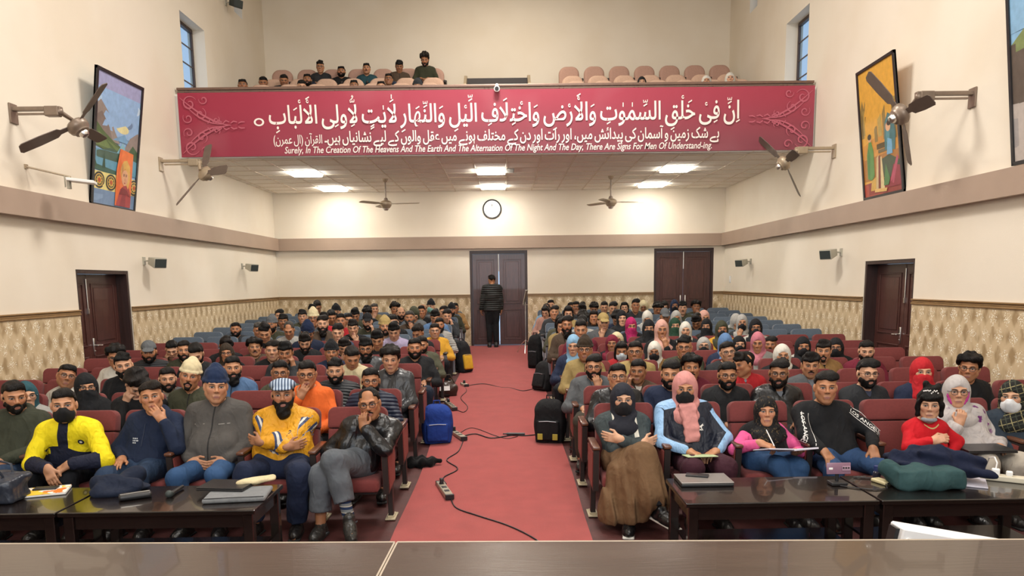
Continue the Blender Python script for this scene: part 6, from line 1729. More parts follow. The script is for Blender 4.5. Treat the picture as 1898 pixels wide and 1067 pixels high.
# far left: olive jacket
front(5, -1, dict(ztop=1.20, sx=.06, yaw=.25, pitch=-.12, arm={-1: 'lap', 1: 'lap'}, w=1.06), dict(hair='short', beard='short', skin=SK('b5805e'), stubble=.4), dict(style='hoodie', col=hexc('35382c'), name='jacket', legs=DJEAN), 'man in dark olive hooded jacket at the left end of the front row', 61)
# yellow and navy jacket, black mask, leaning forward
P = dict(ztop=1.172, sx=.085, lean=.325, pitch=.05, w=1.10, hs=1.08, arm={-1: (A(.07, -.80, .60), A(.45, -.35, -.8), A(.1, .6, -.6), .45, A(-1, .2, -.4)), 1: (A(.20, -.74, .62), A(-.8, -.3, -.5), A(0, .5, -.8), .5, A(1, .2, -.4))})
b, g = front(4, -1, P, dict(hair='short', mask='mask', mc=(.010, .010, .011), skin=SK('c08c6a')), dict(style='high', col=(1, 1, 1), mat=MYN, name='jacket', legs=DARK, grow=.020), 'man in yellow and navy jacket and black face mask leaning forward', 62)
r_ = [(g['neck'][0] + .115 + .021 * math.cos(a) * k, g['neck'][2] - .135 + .021 * math.sin(a) * k) for k in (1., .45) for a in [i * math.pi / 8 for i in range(16)]]
front_print(b, 'jacket', r_, [tuple(range(16))], pmat('ink_1b1e2c', hexc('1b1e2c'), .6), 'chest_badge'); 
e = front_print(b, 'jacket', [(x, z) for x, z in r_[16:]], [tuple(range(16))], pmat('ink_d8d2c4', hexc('d8d2c4'), .6), 'badge_centre'); e.location.y = -.002
# navy hoodie boy, hand at mouth
b, g = front(3, -1, dict(ztop=1.18, sx=.075, lean=.06, pitch=.14, roll=-.10, w=.94, hs=1.05, arm={-1: 'rest', 1: 'mouth'}), dict(hair='side', skin=SK('b67f5c'), stubble=.06, hc=hexc('2a2019'), jaw=.95), dict(style='hoodie', col=hexc('18233a'), name='hoodie', legs=DJEAN), 'young man in navy hoodie with his hand held to his mouth', 63)
for i, ws in enumerate(((.010, .016, .008), (.008, .014, .018), (.012, .012))):
    x0 = g['neck'][0] - .13
    for w_ in ws:
        z0 = g['neck'][2] - .170 - .017 * i; front_print(b, 'hoodie', [(x0, z0), (x0 + w_, z0), (x0 + w_, z0 + .010), (x0, z0 + .010)], [(0, 1, 2, 3)], pmat('ink_b9bfc8', hexc('b9bfc8'), .6), 'chest_print'); x0 += w_ + .005
MB().tube([tuple(q) for q in project_y([c for c in b.children if c.name.startswith('hoodie')][0], [(g['neck'][0] - .03 - .003 * i, g['neck'][2] - .05 - .022 * i) for i in range(9)], .004)], .0035, 5).build('hood_cord', pmat('ink_2a3348', hexc('2a3348'), .7), b)
# blue beanie, grey jacket
b, g = front(2, -1, dict(ztop=1.262, sx=.01, yaw=.12, pitch=.02, roll=.08, w=1.14, belly=.03, hs=1.10, arm={-1: 'pocket', 1: 'pocket'}), dict(beanie=hexc('1f2c47'), skin=SK('bf8a68'), stubble=.22, jaw=1.08), dict(style='jacket', col=hexc('4d4a47'), name='jacket', fab='cloth', legs=JEANS, shirt=hexc('3c4450'), grow=.022), 'heavy man in navy beanie, grey zipped jacket and blue jeans', 64)
for c in b.children:
    if c.name.split('.')[0] == 'jacket': c.color[3] = 0.
for sx_ in (-1, 1): front_print(b, 'jacket', [(sx_ * .10 - .045, g['neck'][2] - .14), (sx_ * .10 + .045, g['neck'][2] - .135), (sx_ * .10 + .045, g['neck'][2] - .128), (sx_ * .10 - .045, g['neck'][2] - .133)], [(0, 1, 2, 3)], pmat('ink_77736c', hexc('77736c'), .5), 'pocket_zip')
# gold jacket, striped cap, crossed arms
b, g = front(1, -1, dict(ztop=1.185, sx=-.01, pitch=.05, w=1.16, belly=.045, hs=1.10, arm={-1: (A(.10, -.535, .685), A(1, .45, .1), A(0, 1, 0), .35, A(-.9, -.1, -.9)), 1: (A(-.10, -.57, .735), A(-1, .45, .1), A(0, 1, 0), .35, A(.9, -.1, -.9))}, leg={-1: (A(-.20, -.68, .50), A(-.16, -.62, .085), A(-.18, -.80, .03)), 1: (A(.22, -.70, .50), A(.17, -.64, .085), A(.19, -.82, .03))}), dict(hair='bald', cap=(1, 1, 1), capk='flat', beard='full', skin=SK('b07a58'), stubble=.3), dict(style='hoodie', col=(1, 1, 1), mat=MGS, name='jacket', grow=.026, legs=dict(col=hexc('18223a'), wide=1.25), rip=.009), 'man with big beard in gold jacket and striped flat cap, arms crossed', 65)
swap(b, 'cap', MCAP); extra_top(b, g, 'kameez', 'kameez', hexc('17213a'), .006)
chest_text(b, 'jacket', 'STAR', g['sh'][-1][0] - .045, g['sh'][-1][2] - .10, .034, '2c3650', rot=-1.45); chest_text(b, 'jacket', 'WEAR', g['sh'][1][0] + .015, g['sh'][1][2] - .03, .032, '2c3650', rot=-1.2)
chest_text(b, 'jacket', 'P', g['neck'][0] + .085, g['neck'][2] - .135, .045, '23242a')
# leather jacket, hand on cheek, legs crossed
P = dict(ztop=1.112, sx=.15, hx=-.02, lean=.10, yaw=-.12, roll=-.12, pitch=.0, w=1.06, hs=1.06, arm={-1: 'lap', 1: (A(.125, -.475, .815), A(-.12, .10, 1), A(.25, 1, .1), .95, A(1, .1, -.8))},
         leg={-1: (A(-.19, -.66, .48), A(-.20, -.70, .085), A(-.22, -.87, .03)), 1: (A(-.07, -.70, .60), A(.045, -.80, .185), A(.09, -.95, .10))}, ftilt={1: .45})
b, g = front(0, -1, P, dict(hair='receding', beard='moustache', glasses=1, skin=SK('a87350'), stubble=.3), dict(style='open', fab='leather', col=hexc('141416'), name='leather_jacket', grow=.022, rip=.010, legs=dict(col=hexc('565b61'), wide=1.30, cuff=.12), shoe=hexc('2b2a28')), 'man in black leather jacket and grey suit, cheek in hand, legs crossed', 66)
extra_top(b, g, 'kameez', 'kameez', hexc('565b61'), .005)
sk = Sdf([np.arange(-.06, .16, .008), np.arange(-.92, -.66, .008), np.arange(.08, .42, .008)]); sk.prim(CAPS(lerp(g['knee'][1], g['ank'][1], .5), g['ank'][1], .050, .046)); me = sk.mesh('sock')[0]
m_, bb = newmat('striped_sock_knit', .9, .2); x_, y_, z_ = xyz(objco()); f_ = (z_ * 22.).frac(); X.nt.links.new(xmix(xmix(hexc('6d7274'), hexc('22304c'), f_.gt(.55)), hexc('b8b2a4'), f_.lt(.12)), bb.inputs['Base Color']); me.materials.append(m_); obj('sock', me, None, b)
# right block: grey headscarf, brown skirt
P = dict(ztop=1.10, sx=-.03, yaw=.05, w=.95, arm={-1: (A(.10, -.455, .655), A(1, .45, .1), A(0, 1, 0), .3, A(-.9, -.1, -.9)), 1: (A(-.10, -.49, .70), A(-1, .45, .1), A(0, 1, 0), .3, A(.9, -.1, -.9))}, leg={1: (A(.09, -.66, .47), A(-.05, -.70, .085), A(-.08, -.86, .03)), -1: (A(.06, -.66, .60), A(.155, -.87, .22), A(.24, -1.0, .17))}, ftilt={-1: .15})
b, g = front(0, 1, P, dict(scarf='open', sc=hexc('24262f'), mask='mask', fem=True, stubble=0, skin=SK('c79a7c'), jaw=.93), dict(style='jacket', col=(1, 1, 1), mat=MGW, name='jacket', legs=DARK, grow=.020, shoe=hexc('141416'), sole=hexc('c9c6bf')), 'woman in dark headscarf and mask with long brown skirt beside the aisle', 67)
S = Sdf([np.arange(-.34, .42, .012), np.arange(-1.02, -.10, .012), np.arange(.06, .78, .012)])
S.prim(CAPS(g['hip'] - A(.09, 0, 0), g['hip'] + A(.09, 0, 0), .135)); 
for s in (-1, 1): S.prim(CAPS(g['hipj'][s], g['knee'][s], .115, .095, k=.08))
S.prim(CAPS(g['knee'][-1], A(.10, -.80, .30), .10, .12, k=.06)); S.prim(CAPS(A(-.10, -.55, .46), A(-.16, -.62, .12), .10, .13, k=.08)); S.prim(CAPS(A(.0, -.66, .46), A(-.02, -.70, .14), .11, .13, k=.08)); S.prim(CAPS(A(.12, -.60, .46), A(.14, -.70, .20), .09, .10, k=.08))
Xc, Yc, Zc = S._co((slice(None),) * 3); S.D = (S.D + (.015 * np.sin(Xc * 58 + Yc * 22 + Zc * 5) + .006 * np.sin(Xc * 121 + Zc * 9)) * np.clip((.60 - Zc) * 3, .1, 1)).astype(np.float32)
S.cut((0, 0, .10), V3(.18, 0, -1)); me = S.mesh('skirt')[0]; me.materials.append(CL['cloth']); obj('skirt', me, None, b, color=hexc('6b5138'))
# pink headscarf, navy jacket
b, g = front(1, 1, dict(ztop=1.19, sx=-.085, pitch=-.05, w=1.0, arm={-1: (A(-.12, -.52, .60), A(.7, -.55, -.2), A(.1, -.1, -1), .45, A(-1, .3, -.5)), 1: (A(.10, -.52, .60), A(-.7, -.55, -.2), A(-.1, -.1, -1), .45, A(1, .3, -.5))}), dict(scarf='open', sc=hexc('c98a85'), mask='mask', fem=True, stubble=0, skin=SK('b98562')), dict(style='jacket', col=(1, 1, 1), mat=MNS, name='jacket', legs=dict(col=hexc('3a1a26'), wide=1.2), grow=.024, shirt=hexc('171d2b')), 'woman in pink headscarf, black mask and navy jacket with blue sleeves', 68)
S = Sdf([np.arange(-.16, .12, .009), np.arange(-.44, -.15, .009), np.arange(.62, .98, .009)]); nk = g['neck']
e_ = nrm(A(-.06, -.385, .66) - (nk + A(0, -.13, .02))); M_ = np.stack([nrm(np.cross(A(0, 1, 0), e_)), nrm(np.cross(e_, nrm(np.cross(A(0, 1, 0), e_)))), e_], 1); c_ = lerp(nk + A(0, -.13, .02), A(-.06, -.385, .66), .5) + A(0, -.02, 0); S.prim(BOXP(c_, (.062, .024, .155), M_, k=.02)); S.prim(ELL(nk + A(0, -.10, -.02), (.085, .06, .07), k=.04)); S.ripple(4, .006, 70.); me = S.mesh('scarf_end')[0]; me.materials.append(CL['cloth']); obj('scarf_end', me, None, b, color=hexc('c98a85'))
LP_ = [(0, .30), (.10, .42), (.22, .44), (.36, .62), (.52, .66), (.66, .80), (.86, .98), (.90, .94), (.80, .80), (.92, .78), (1., .70), (.86, .66), (.74, .58), (.66, .40), (.70, .16), (.62, .10), (.56, .32), (.44, .40), (.30, .30), (.18, .04), (.10, .06), (.20, .30), (.10, .32), (.02, .24)]
front_print(b, 'jacket', [(nk[0] + .075 + u * .055, nk[2] - .175 + v * .05) for u, v in LP_], [tuple(range(len(LP_)))], pmat('ink_e6e2da', hexc('e6e2da'), .6), 'cat_emblem'); chest_text(b, 'jacket', 'PUMA', nk[0] + .068, nk[2] - .180, .020, 'e6e2da')
# girl writing
b, g = front(2, 1, dict(ztop=.985, sx=.0, lean=.07, yaw=.05, pitch=.10, w=.80, thick=.86, ar=.85, hs=.98, al=.92, arm={-1: (A(-.13, -.56, .665), A(.8, -.40, -.22), A(.2, .1, -1), .8, A(-1, .3, -.5)), 1: (A(.16, -.52, .58), A(-.2, -.9, .1), A(0, 0, 1), .3, A(1, .3, -.5))}, leg={-1: (A(.0, -.62, .49), A(.16, -.74, .12), A(.2, -.9, .05)), 1: (A(.16, -.62, .47), A(.12, -.64, .085), A(.12, -.8, .03))}), dict(scarf='open', sc=hexc('151416'), fem=True, stubble=0, skin=SK('b98463'), jaw=.92), dict(style='crew', col=hexc('d4558a'), name='sweater', legs=JEANS, grow=.014), 'girl in pink sweater and black headscarf writing in a notebook', 69)
swap(b, 'headscarf', MLC); extra_top(b, g, 'vest', 'vneck', hexc('151416'), .020, 'wool')
# black sweatshirt with white sleeve lettering
b, g = front(3, 1, dict(ztop=1.178, sx=-.06, yaw=.10, pitch=.06, w=1.12, hs=1.08, arm={-1: (A(-.215, -.62, .60), A(.1, -.8, -.45), A(0, -.3, -1), .35, A(-1, .3, -.2)), 1: (A(.20, -.55, .60), A(-.15, -.75, -.5), A(0, -.3, -1), .35, A(1, .3, -.2))}, leg={-1: (A(-.17, -.70, .48), A(-.16, -.64, .085), A(-.18, -.82, .03)), 1: (A(.22, -.70, .48), A(.20, -.64, .085), A(.22, -.82, .03))}), dict(hair='side', skin=SK('b37d5a'), stubble=.3), dict(style='crew', col=hexc('131417'), name='sweatshirt', legs=dict(fab='denim', col=hexc('2b4468')), grow=.014), 'man in black sweatshirt with white sleeve lettering behind the phone', 70)
for s in (-1, 1):
    d = g['el'][s] - g['sh'][s]; po = [c for c in b.children if c.name.startswith('sweatshirt')][0]
    st_ = g['sh'][s] + d * (-.05) + A(s * .012, 0, .02); L_ = np.linalg.norm(d); ang = math.atan2(d[2], d[0])
    chest_text(b, 'sweatshirt', 'LOS ANGELES', st_[0] - (.0 if s > 0 else .02), st_[2] + .0, .036, 'd9d8d4', 'sleeve_lettering', rot=ang, w=.275)
    for o_ in (-.014, .042):
        px_, pz_ = -math.sin(ang), math.cos(ang); q = [(st_[0] + math.cos(ang) * t * .29 + px_ * (o_ + w_), st_[2] + math.sin(ang) * t * .29 + pz_ * (o_ + w_)) for t in [i / 10 for i in range(11)] for w_ in (0, .004)]
        front_print(b, 'sweatshirt', q, [(2 * i, 2 * i + 1, 2 * i + 3, 2 * i + 2) for i in range(10)], pmat('ink_d9d8d4', hexc('d9d8d4'), .6), 'sleeve_stripe')
# woman in grey shawl, hand at chin
b, g = front(5, 1, dict(ztop=1.125, sx=-.10, yaw=.08, pitch=.06, w=.98, arm={-1: (A(-.19, -.42, .765), A(.30, .02, 1), A(.25, 1, .1), 1.0, A(-.5, -.1, -1)), 1: 'rest'}), dict(scarf='open', sc=hexc('b3adab'), glasses=1, fem=True, stubble=0, skin=SK('c29273')), dict(style='crew', col=(1, 1, 1), mat=MSH, name='shawl', legs=dict(col=hexc('b0a79a'), wide=1.25), grow=.034, rip=.012), 'woman in grey embroidered shawl with pink edge, finger at her chin', 71)
S = Sdf([np.arange(-.1, .1, .006), np.arange(-.14, .06, .006), np.arange(-.13, .12, .006)])
for i in range(20):
    a0, a1 = [math.pi * (-.62 + 2.24 * q / 20) - math.pi * .5 + math.pi * .5 for q in (i, i + 1)]
    f_ = lambda a: A(.066 * math.cos(a), -.058 + .012 * math.cos(a) ** 2 + .035 * (math.sin(a) > 0) * math.sin(a) * .4, -.012 + .088 * math.sin(a))
    S.prim(CAPS(f_(a0), f_(a1), .012, k=.008))
me = S.mesh('scarf_border')[0]; me.materials.append(CL['cloth']); o = obj('scarf_border', me, None, b, color=hexc('b33a86'))
o.matrix_local = Matrix.Translation(g['headc']) @ Matrix(g['hd'].tolist()).to_4x4() @ Matrix.Scale(g['hs'], 4)
# woman in plaid scarf at the right end
b, g = front(6, 1, dict(ztop=1.075, sx=-.20, hx=-.06, yaw=-.25, w=.98, arm={-1: 'lap', 1: 'lap'}), dict(scarf='open', sc=(1, 1, 1), mask='mask', mc=hexc('d5d8da'), fem=True, stubble=0, skin=SK('c29576')), dict(style='crew', col=hexc('28323d'), name='coat', legs=DARK, grow=.022, rip=.010), 'woman in plaid headscarf and white mask at the right end of front row', 72)
swap(b, 'headscarf', MPL)
# little girl in red, standing between seat and table
P = dict(standing=True, hipz=.50, ztop=1.085, hs=.97, w=.66, thick=.74, ar=.78, al=.70, sx=.0, yaw=-.05, pitch=.0, leg={s: (A(s * .06, -.1, .30), A(s * .06, -.08, .085), A(s * .065, -.2, .03)) for s in (-1, 1)},
         arm={-1: (A(-.05, -.28, .72), A(.75, -.35, .3), A(.3, .6, -.4), 1.1, A(-1, .2, -.6)), 1: (A(.16, -.15, .56), A(0, -.2, -1), A(-1, 0, 0), .4, A(1, .4, 0))})
b, g = make_person((3.267, 5.86, 0), P, dict(hair='child', skin=SK('c7987a'), stubble=0, fem=True, jaw=.96, hc=hexc('15100f')), dict(style='crew', col=hexc('bb1420'), name='red_dress', legs=DARK, grow=.016, hem=-.14), 'hi', 0., 73, shoes=True)
tag(b, 'small girl in red dress with dark fringe standing behind the table', 'person')
front_print(b, 'red_dress', [(g['neck'][0] - .055 + .11 * i / 8, g['neck'][2] - .012 - .03 * math.sin(math.pi * i / 8) + w_) for i in range(9) for w_ in (0, .010)], [(2 * i, 2 * i + 1, 2 * i + 3, 2 * i + 2) for i in range(8)], pmat('ink_b9a46a', hexc('b9a46a'), .5), 'gold_collar_trim')
clip = MB()
rr = random.Random(5)
for i in range(12): clip.sph((-.05 + .009 * i, -.085 - .012 * math.sin(i * math.pi / 11), .118 + rr.uniform(-.012, .012)), .006, 6)
o = clip.build('hair_pearls', pmat('ink_e8e4e0', hexc('e8e4e0'), .3), b); o.matrix_local = Matrix.Translation(g['headc']) @ Matrix(g['hd'].tolist()).to_4x4() @ Matrix.Scale(g['hs'], 4)
S = Sdf([np.arange(-.09, .09, .007), np.arange(-.13, .09, .007), np.arange(-.16, -.06, .007)]); S.prims([ELL((0, -.045, -.108), (.058, .052, .026), k=.01), BOXP((0, 0, -.04), (.2, .2, .035), k=.004, op='s')]); me = S.mesh('chin_mask')[0]; me.materials.append(CL['cloth']); o = obj('chin_mask', me, None, b, color=hexc('8e9298')); o.matrix_local = Matrix.Translation(g['headc']) @ Matrix(g['hd'].tolist()).to_4x4() @ Matrix.Scale(g['hs'], 4)
# man leaving by the back door, seen from behind
P = dict(standing=True, hipz=.92, ztop=1.735, hs=1.0, w=1.0, sx=.0, yaw=.35, pitch=-.1, leg={s: (A(s * .085, -.11, .50), A(s * .08, -.07, .085), A(s * .09, -.22, .03)) for s in (-1, 1)},
         arm={-1: (A(-.22, -.14, .90), A(0, -.1, -1), A(1, 0, 0), .5, A(-.4, 1, 0)), 1: (A(.27, -.10, .90), A(0, -.1, -1), A(-1, 0, 0), .5, A(.4, 1, 0))})
b, g = make_person((-.33, 18.28, fz(18.3) + .008), P, dict(hair='short', skin=SK('a87452')), dict(style='high', fab='puffer', col=hexc('1b1d1c'), name='jacket', legs=dict(col=hexc('15171a')), grow=.024), 'mid', math.pi, 74, shoes=True)
tag(b, 'standing man in black quilted jacket seen from behind at the open back door', 'person')
# ------------------------------------------------------------------ tables and what lies on them
M_TAB = pmat('dark_polished_wood', hexc('16100e'), .22, 0, .30, 5., .0004, 40, stretch=(.3, 3, 1), coat=.5)
M_STG = pmat('brown_laminate', hexc('443830'), .24, 0, .16, 5., .0005, 30, stretch=(.4, 3, 1), coat=.25)
M_EDGE = pmat('pale_table_edging', hexc('a89885'), .45, 0, .10, 9)
ZT = .55
def front_table(x0, x1, label):
    t = empty('long_table', ((x0 + x1) / 2, 4.93, 0)); tag(t, label, 'table', 'dark front tables'); w = x1 - x0
    MB().box((0, 0, ZT - .015), (w - .004, .62, .03), bevel=.006).build('table_top', M_TAB, t, smooth=False)
    f = MB()
    for s in (-1, 1): f.box((0, s * .265, ZT - .075), (w - .12, .022, .09)); f.box((s * (w / 2 - .05), 0, ZT - .075), (.022, .5, .09))
    f.build('apron', M_TAB, t, smooth=False)
    for sx in (-1, 1):
        for sy in (-1, 1): MB().box((sx * (w / 2 - .055), sy * .265, (ZT - .03) / 2), (.065, .055, ZT - .03), bevel=.005, seg=1).build('leg', M_TAB, t, smooth=False)
    MB().box((0, .1, .18), (w - .16, .30, .018)).build('shelf', M_TAB, t, smooth=False)
front_table(-2.845, -1.60, 'dark polished table with a grey laptop bag on it, left of the aisle')
front_table(-4.095, -2.855, 'dark polished table at the left edge with an open magazine')
front_table(1.12, 2.355, 'dark polished table with a closed grey laptop, right of the aisle')
front_table(2.365, 3.605, 'dark polished table carrying the green bag and power strip')
# stage and stage tables
struct('floor_stage', MB().box((-.1, (YF + 3.0) / 2, .2), (XR - XL, 3.0 - YF, .4)), pmat('stage_boards', hexc('5a4438'), .5, 0, .2, 6., stretch=(4, .4, 1)), smooth=False)
def stage_table(x0, x1, label):
    t = empty('stage_table', ((x0 + x1) / 2, 1.752 - .033 * ((x0 + x1) / 2 + .345), .4), -.033); tag(t, label, 'table', 'stage tables'); w = x1 - x0
    MB().box((0, 0, .785), (w - .012, .76, .03)).build('table_top', M_STG, t, smooth=False)
    for sx in (-1, 1): MB().box((sx * (w / 2 - .003), 0, .785), (.005, .76, .031)).build('edge_band', M_EDGE, t, smooth=False)
    e = MB().box((0, .383, .785), (w - .004, .008, .032)); e.build('edge_band', M_EDGE, t, smooth=False)
    for sx in (-1, 1): MB().box((sx * (w / 2 - .06), 0, .385), (.04, .62, .77)).build('side_panel', M_STG, t, smooth=False)
    MB().box((0, .2, .50), (w - .16, .02, .5)).build('modesty_panel', M_STG, t, smooth=False)
for c, (a, b_, l) in enumerate(((-2.15, -.3455, 'brown laminate stage table along the bottom edge, left of the joint'), (-.3445, 1.50, 'brown laminate stage table along the bottom edge, right of the joint'), (1.506, 3.3, 'brown laminate stage table at the bottom right corner'))): stage_table(a, b_, l)
# white equipment case leaning on the stage edge
t = empty('white_case', (1.76, 2.75, .4)); tag(t, 'long white equipment case with red logo behind the stage table', 'case')
cs = MB().box((0, 0, 0), (.70, .10, .60), bevel=.006, seg=1).build('case_body', pmat('white_enamel', (.80, .80, .80), .35, 0, .02, 10), t, loc=(.0, .0, .264), rot=(0, .185, 0), smooth=False)
MB().box((-.358, 0, .26), (.016, .05, .06)).build('end_clip', M_BLACKP, cs, smooth=False)
MB().cyl((-.325, -.050, .255), (-.325, -.056, .255), .012, n=14).build('screw_cap', M_LEDF, cs)
M_RLOGO = pmat('red_logo_print', hexc('b8303c'), .5, 0, .02, 20)
co, fs = text_mesh('N', .02); me = bpy.data.meshes.new('logo_text'); me.from_pydata([(-.215 + p[0] * .032, -.0515, .245 + p[1] * .030) for p in co], [], fs); obj('logo_letter', me, M_RLOGO, cs)
MB().box((-.172, -.0512, .248), (.035, .001, .006)).build('logo_line', M_RLOGO, cs, smooth=False)
ar = MB()
for r_ in (.016, .026): ar.tube([(-.182 + r_ * math.cos(a), -.052, .260 + r_ * math.sin(a)) for a in [i * math.pi / 10 for i in range(11)]], .0025, 5)
ar.build('logo_arcs', M_RLOGO, cs)

def soft(name, prims, box, h, mat_, color, loc, label, cat, rip=(3, .01, 30.), rz=0., parent=None):
    me = local_mesh(name, prims, box, h, ripple=rip); me.materials.append(mat_); o = obj(name, me, None, parent, loc=loc, rot=(0, 0, rz), color=color)
    if parent is None: tag(o, label, cat)
    return o
T0 = ZT + .001
# left tables
o = soft('handbag', [BOXP((0, 0, .085), (.17, .11, .08), k=.03), ELL((0, 0, .10), (.18, .12, .09), k=.04)], (-.2, -.15, 0, .2, .15, .22), .010, CL['leather'], hexc('2a2f3a'), (-3.42, 4.93, T0), 'dark blue leather handbag at the left end of the table', 'bag', (5, .012, 38.))
for s in (-1, 1): MB().tube([(-.09, s * .05, .17), (-.07, s * .07, .23), (0, s * .075, .25), (.07, s * .07, .23), (.09, s * .05, .17)], .008, 6).build('strap', CL['leather'], o, color=hexc('2a2f3a'))
t = empty('magazine', (-3.21, 5.10, T0), .35); tag(t, 'open magazine with yellow and white pages on the left table', 'magazine')
MB().box((0, 0, .008), (.30, .22, .014), bevel=.003, seg=1).build('pages', pmat('paper_white', hexc('d9d6d0'), .7, 0, .04, 30), t, smooth=False)
def cover():
    m, b = newmat('printed_magazine_cover', .4, .4); x, y, z = xyz(objco()); n = noise(objco(), 14., 2)
    c = xmix(hexc('e8c23a'), hexc('e9e5dc'), (x + y).gt(-.05) * n.gt(.42)); c = xmix(c, hexc('d8762c'), n.gt(.58)); X.nt.links.new(c, b.inputs['Base Color']); return m
MB().box((-.0, .0, .0165), (.298, .218, .003)).build('cover', cover(), t, smooth=False)
p_ = MB().box((0, 0, 0), (.15, .075, .009), bevel=.003).build('mobile_phone', M_BLACKP, None, loc=(-3.22, 5.14, T0 + .024), rot=(0, 0, .2)); tag(p_, 'black phone lying on the open magazine', 'phone')
soft('folded_jacket', [CAPS((-.12, .08, .05), (.10, -.10, .045), .055, .045, k=.05), CAPS((-.12, -.05, .04), (.12, .12, .07), .05, k=.05), ELL((0, 0, .02), (.2, .16, .035), k=.04), BOXP((0, 0, -.05), (.4, .4, .05), k=.004, op='s')], (-.26, -.24, 0, .26, .24, .16), .011, CL['cloth'], hexc('141d30'), (-2.70, 5.12, T0), 'crumpled navy jacket on the table before the hoodie boy', 'jacket', (9, .016, 34.), .5)
t = empty('pencil_pouch', (-2.60, 5.06, T0 + .0), .5); tag(t, 'small black zipped pouch on the navy jacket', 'pouch')
t.location.z = T0 + .075; t.location.x = -2.62; t.location.y = 5.0
MB().box((0, 0, .02), (.20, .09, .04), bevel=.018, seg=3).build('pouch_body', M_BLACKP, t); MB().tube([(-.09, -.02, .041), (0, -.015, .043), (.09, .0, .041)], .003, 5).build('zip', M_CHROME, t)
t.location = (-2.50, 4.93, T0)
t = empty('microphone', (-2.28, 5.03, T0 + .016), 0.); tag(t, 'black handheld microphone lying on the left table', 'microphone')
MB().cyl((0, .13, .0), (0, -.05, .0), .011, .015, 12).build('handle', M_BLACKP, t); MB().sph((0, -.085, .006), .026, 12).cyl((0, -.05, 0), (0, -.062, .0), .02).build('head', M_GRILLE, t)
t = empty('laptop_sleeve', (-1.81, 4.93, T0), .12); tag(t, 'grey felt laptop sleeve under the black laptop on the left table', 'laptop bag')
MB().box((0, 0, .016), (.40, .30, .032), bevel=.014, seg=3).build('sleeve_body', CL['wool'], t, color=hexc('77797b')); MB().tube([(-.19, -.14, .034), (0, -.145, .036), (.19, -.14, .034)], .003, 5).build('zip', M_BLACKP, t)
t = empty('laptop', (-1.97, 5.05, T0 + .034), -.12); tag(t, 'closed black laptop on the grey sleeve, left table', 'laptop')
t.location = (-1.93, 5.06, T0 + .033)
M_LAP = pmat('black_laptop_shell', (.016, .016, .018), .3, 0, .05, 30)
MB().box((0, 0, .008), (.33, .23, .014), bevel=.004).build('base', M_LAP, t, smooth=False); MB().box((0, 0, .020), (.33, .23, .008), bevel=.003).build('lid', M_LAP, t, smooth=False)
o = soft('cream_cloth', [ELL((0, 0, .025), (.13, .05, .022), k=.02), CAPS((-.10, -.01, .02), (.12, .03, .03), .02, k=.02)], (-.16, -.08, 0, .16, .08, .07), .008, CL['cloth'], hexc('cbbd97'), (-1.75, 5.12, T0 + .033), 'folded cream cloth at the end of the left table', 'cloth', (12, .006, 60.), .5)
# right tables
t = empty('laptop', (1.36, 5.12, T0), .0); tag(t, 'closed grey laptop with a phone on top, right table', 'laptop')
M_LAPG = pmat('grey_laptop_shell', hexc('8f8a86'), .35, .4, .05, 30)
MB().box((0, 0, .011), (.36, .25, .022), bevel=.006).build('base', M_LAP, t, smooth=False); MB().box((0, 0, .027), (.36, .25, .010), bevel=.004).build('lid', M_LAPG, t, smooth=False)
p_ = MB().box((0, 0, 0), (.155, .075, .010), bevel=.003).build('mobile_phone', M_BLACKP, None, loc=(1.33, 5.17, T0 + .038), rot=(0, 0, -.35)); tag(p_, 'black phone lying on the closed grey laptop', 'phone')
t = empty('phone_on_stand', (2.25, 5.00, T0)); tag(t, 'purple-backed phone propped on a small black stand, right table', 'phone')
MB().box((0, .01, .012), (.11, .09, .022), bevel=.006).cyl((0, .02, .02), (0, .02, .075), .012).build('stand', M_BLACKP, t, smooth=False)
M_PURP = pmat('purple_phone_back', hexc('8c6a7d'), .3, 0, .04, 30)
ph = MB().box((0, 0, 0), (.165, .010, .078), bevel=.004).build('phone_back', M_PURP, t, loc=(0, .0, .115), rot=(-.12, 0, 0))
MB().box((.05, -.008, .0), (.058, .006, .032), bevel=.003).build('camera_bump', pmat('purple_lens_plate', hexc('a58797'), .25), ph, smooth=False); MB().box((-.055, -.006, .0), (.026, .003, .014)).build('ring_mark', M_LEDF, ph, smooth=False)
for k in range(3): MB().cyl((.03 + .017 * k, -.011, .004), (.03 + .017 * k, -.0135, .004), .006, n=10).build('lens', M_BLACKP, ph)
o = MB().tube([(2.25, 4.96, T0 + .005), (2.33, 4.90, T0 + .005), (2.44, 4.85, T0 + .005), (2.53, 4.88, T0 + .005), (2.56, 4.96, T0 + .012)], .004, 6).build('charging_cable', M_BLACKP); tag(o, 'thin black charging cable on the table near the purple phone', 'cable')
t = empty('power_bank', (2.565, 5.03, T0), .3); tag(t, 'small cream power bank beside the green bag', 'power bank')
MB().box((0, 0, .012), (.07, .13, .024), bevel=.008, seg=3).build('case', pmat('cream_plastic', hexc('cbbf94'), .4, 0, .03, 20), t); MB().box((0, -.066, .012), (.03, .004, .012)).build('port', M_BLACKP, t, smooth=False)
t = empty('ink_bottle', (2.60, 5.17, T0)); tag(t, 'tiny blue-capped bottle beside the green bag', 'bottle')
MB().lathe([(.001, 0), (.024, 0), (.026, .01), (.026, .04), (.018, .05), (.018, .055)], 16).build('bottle_body', pmat('dark_glass', (.03, .03, .05), .1), t); MB().lathe([(.022, .05), (.022, .085), (.001, .086)], 16).build('cap', pmat('blue_cap', hexc('26356a'), .4), t)
o = MB().tube([(2.44, 5.18, T0 + .006), (2.58, 5.12, T0 + .006)], .005, 6).build('pen', M_BLACKP); tag(o, 'black pen lying beside the small blue-capped bottle', 'pen')
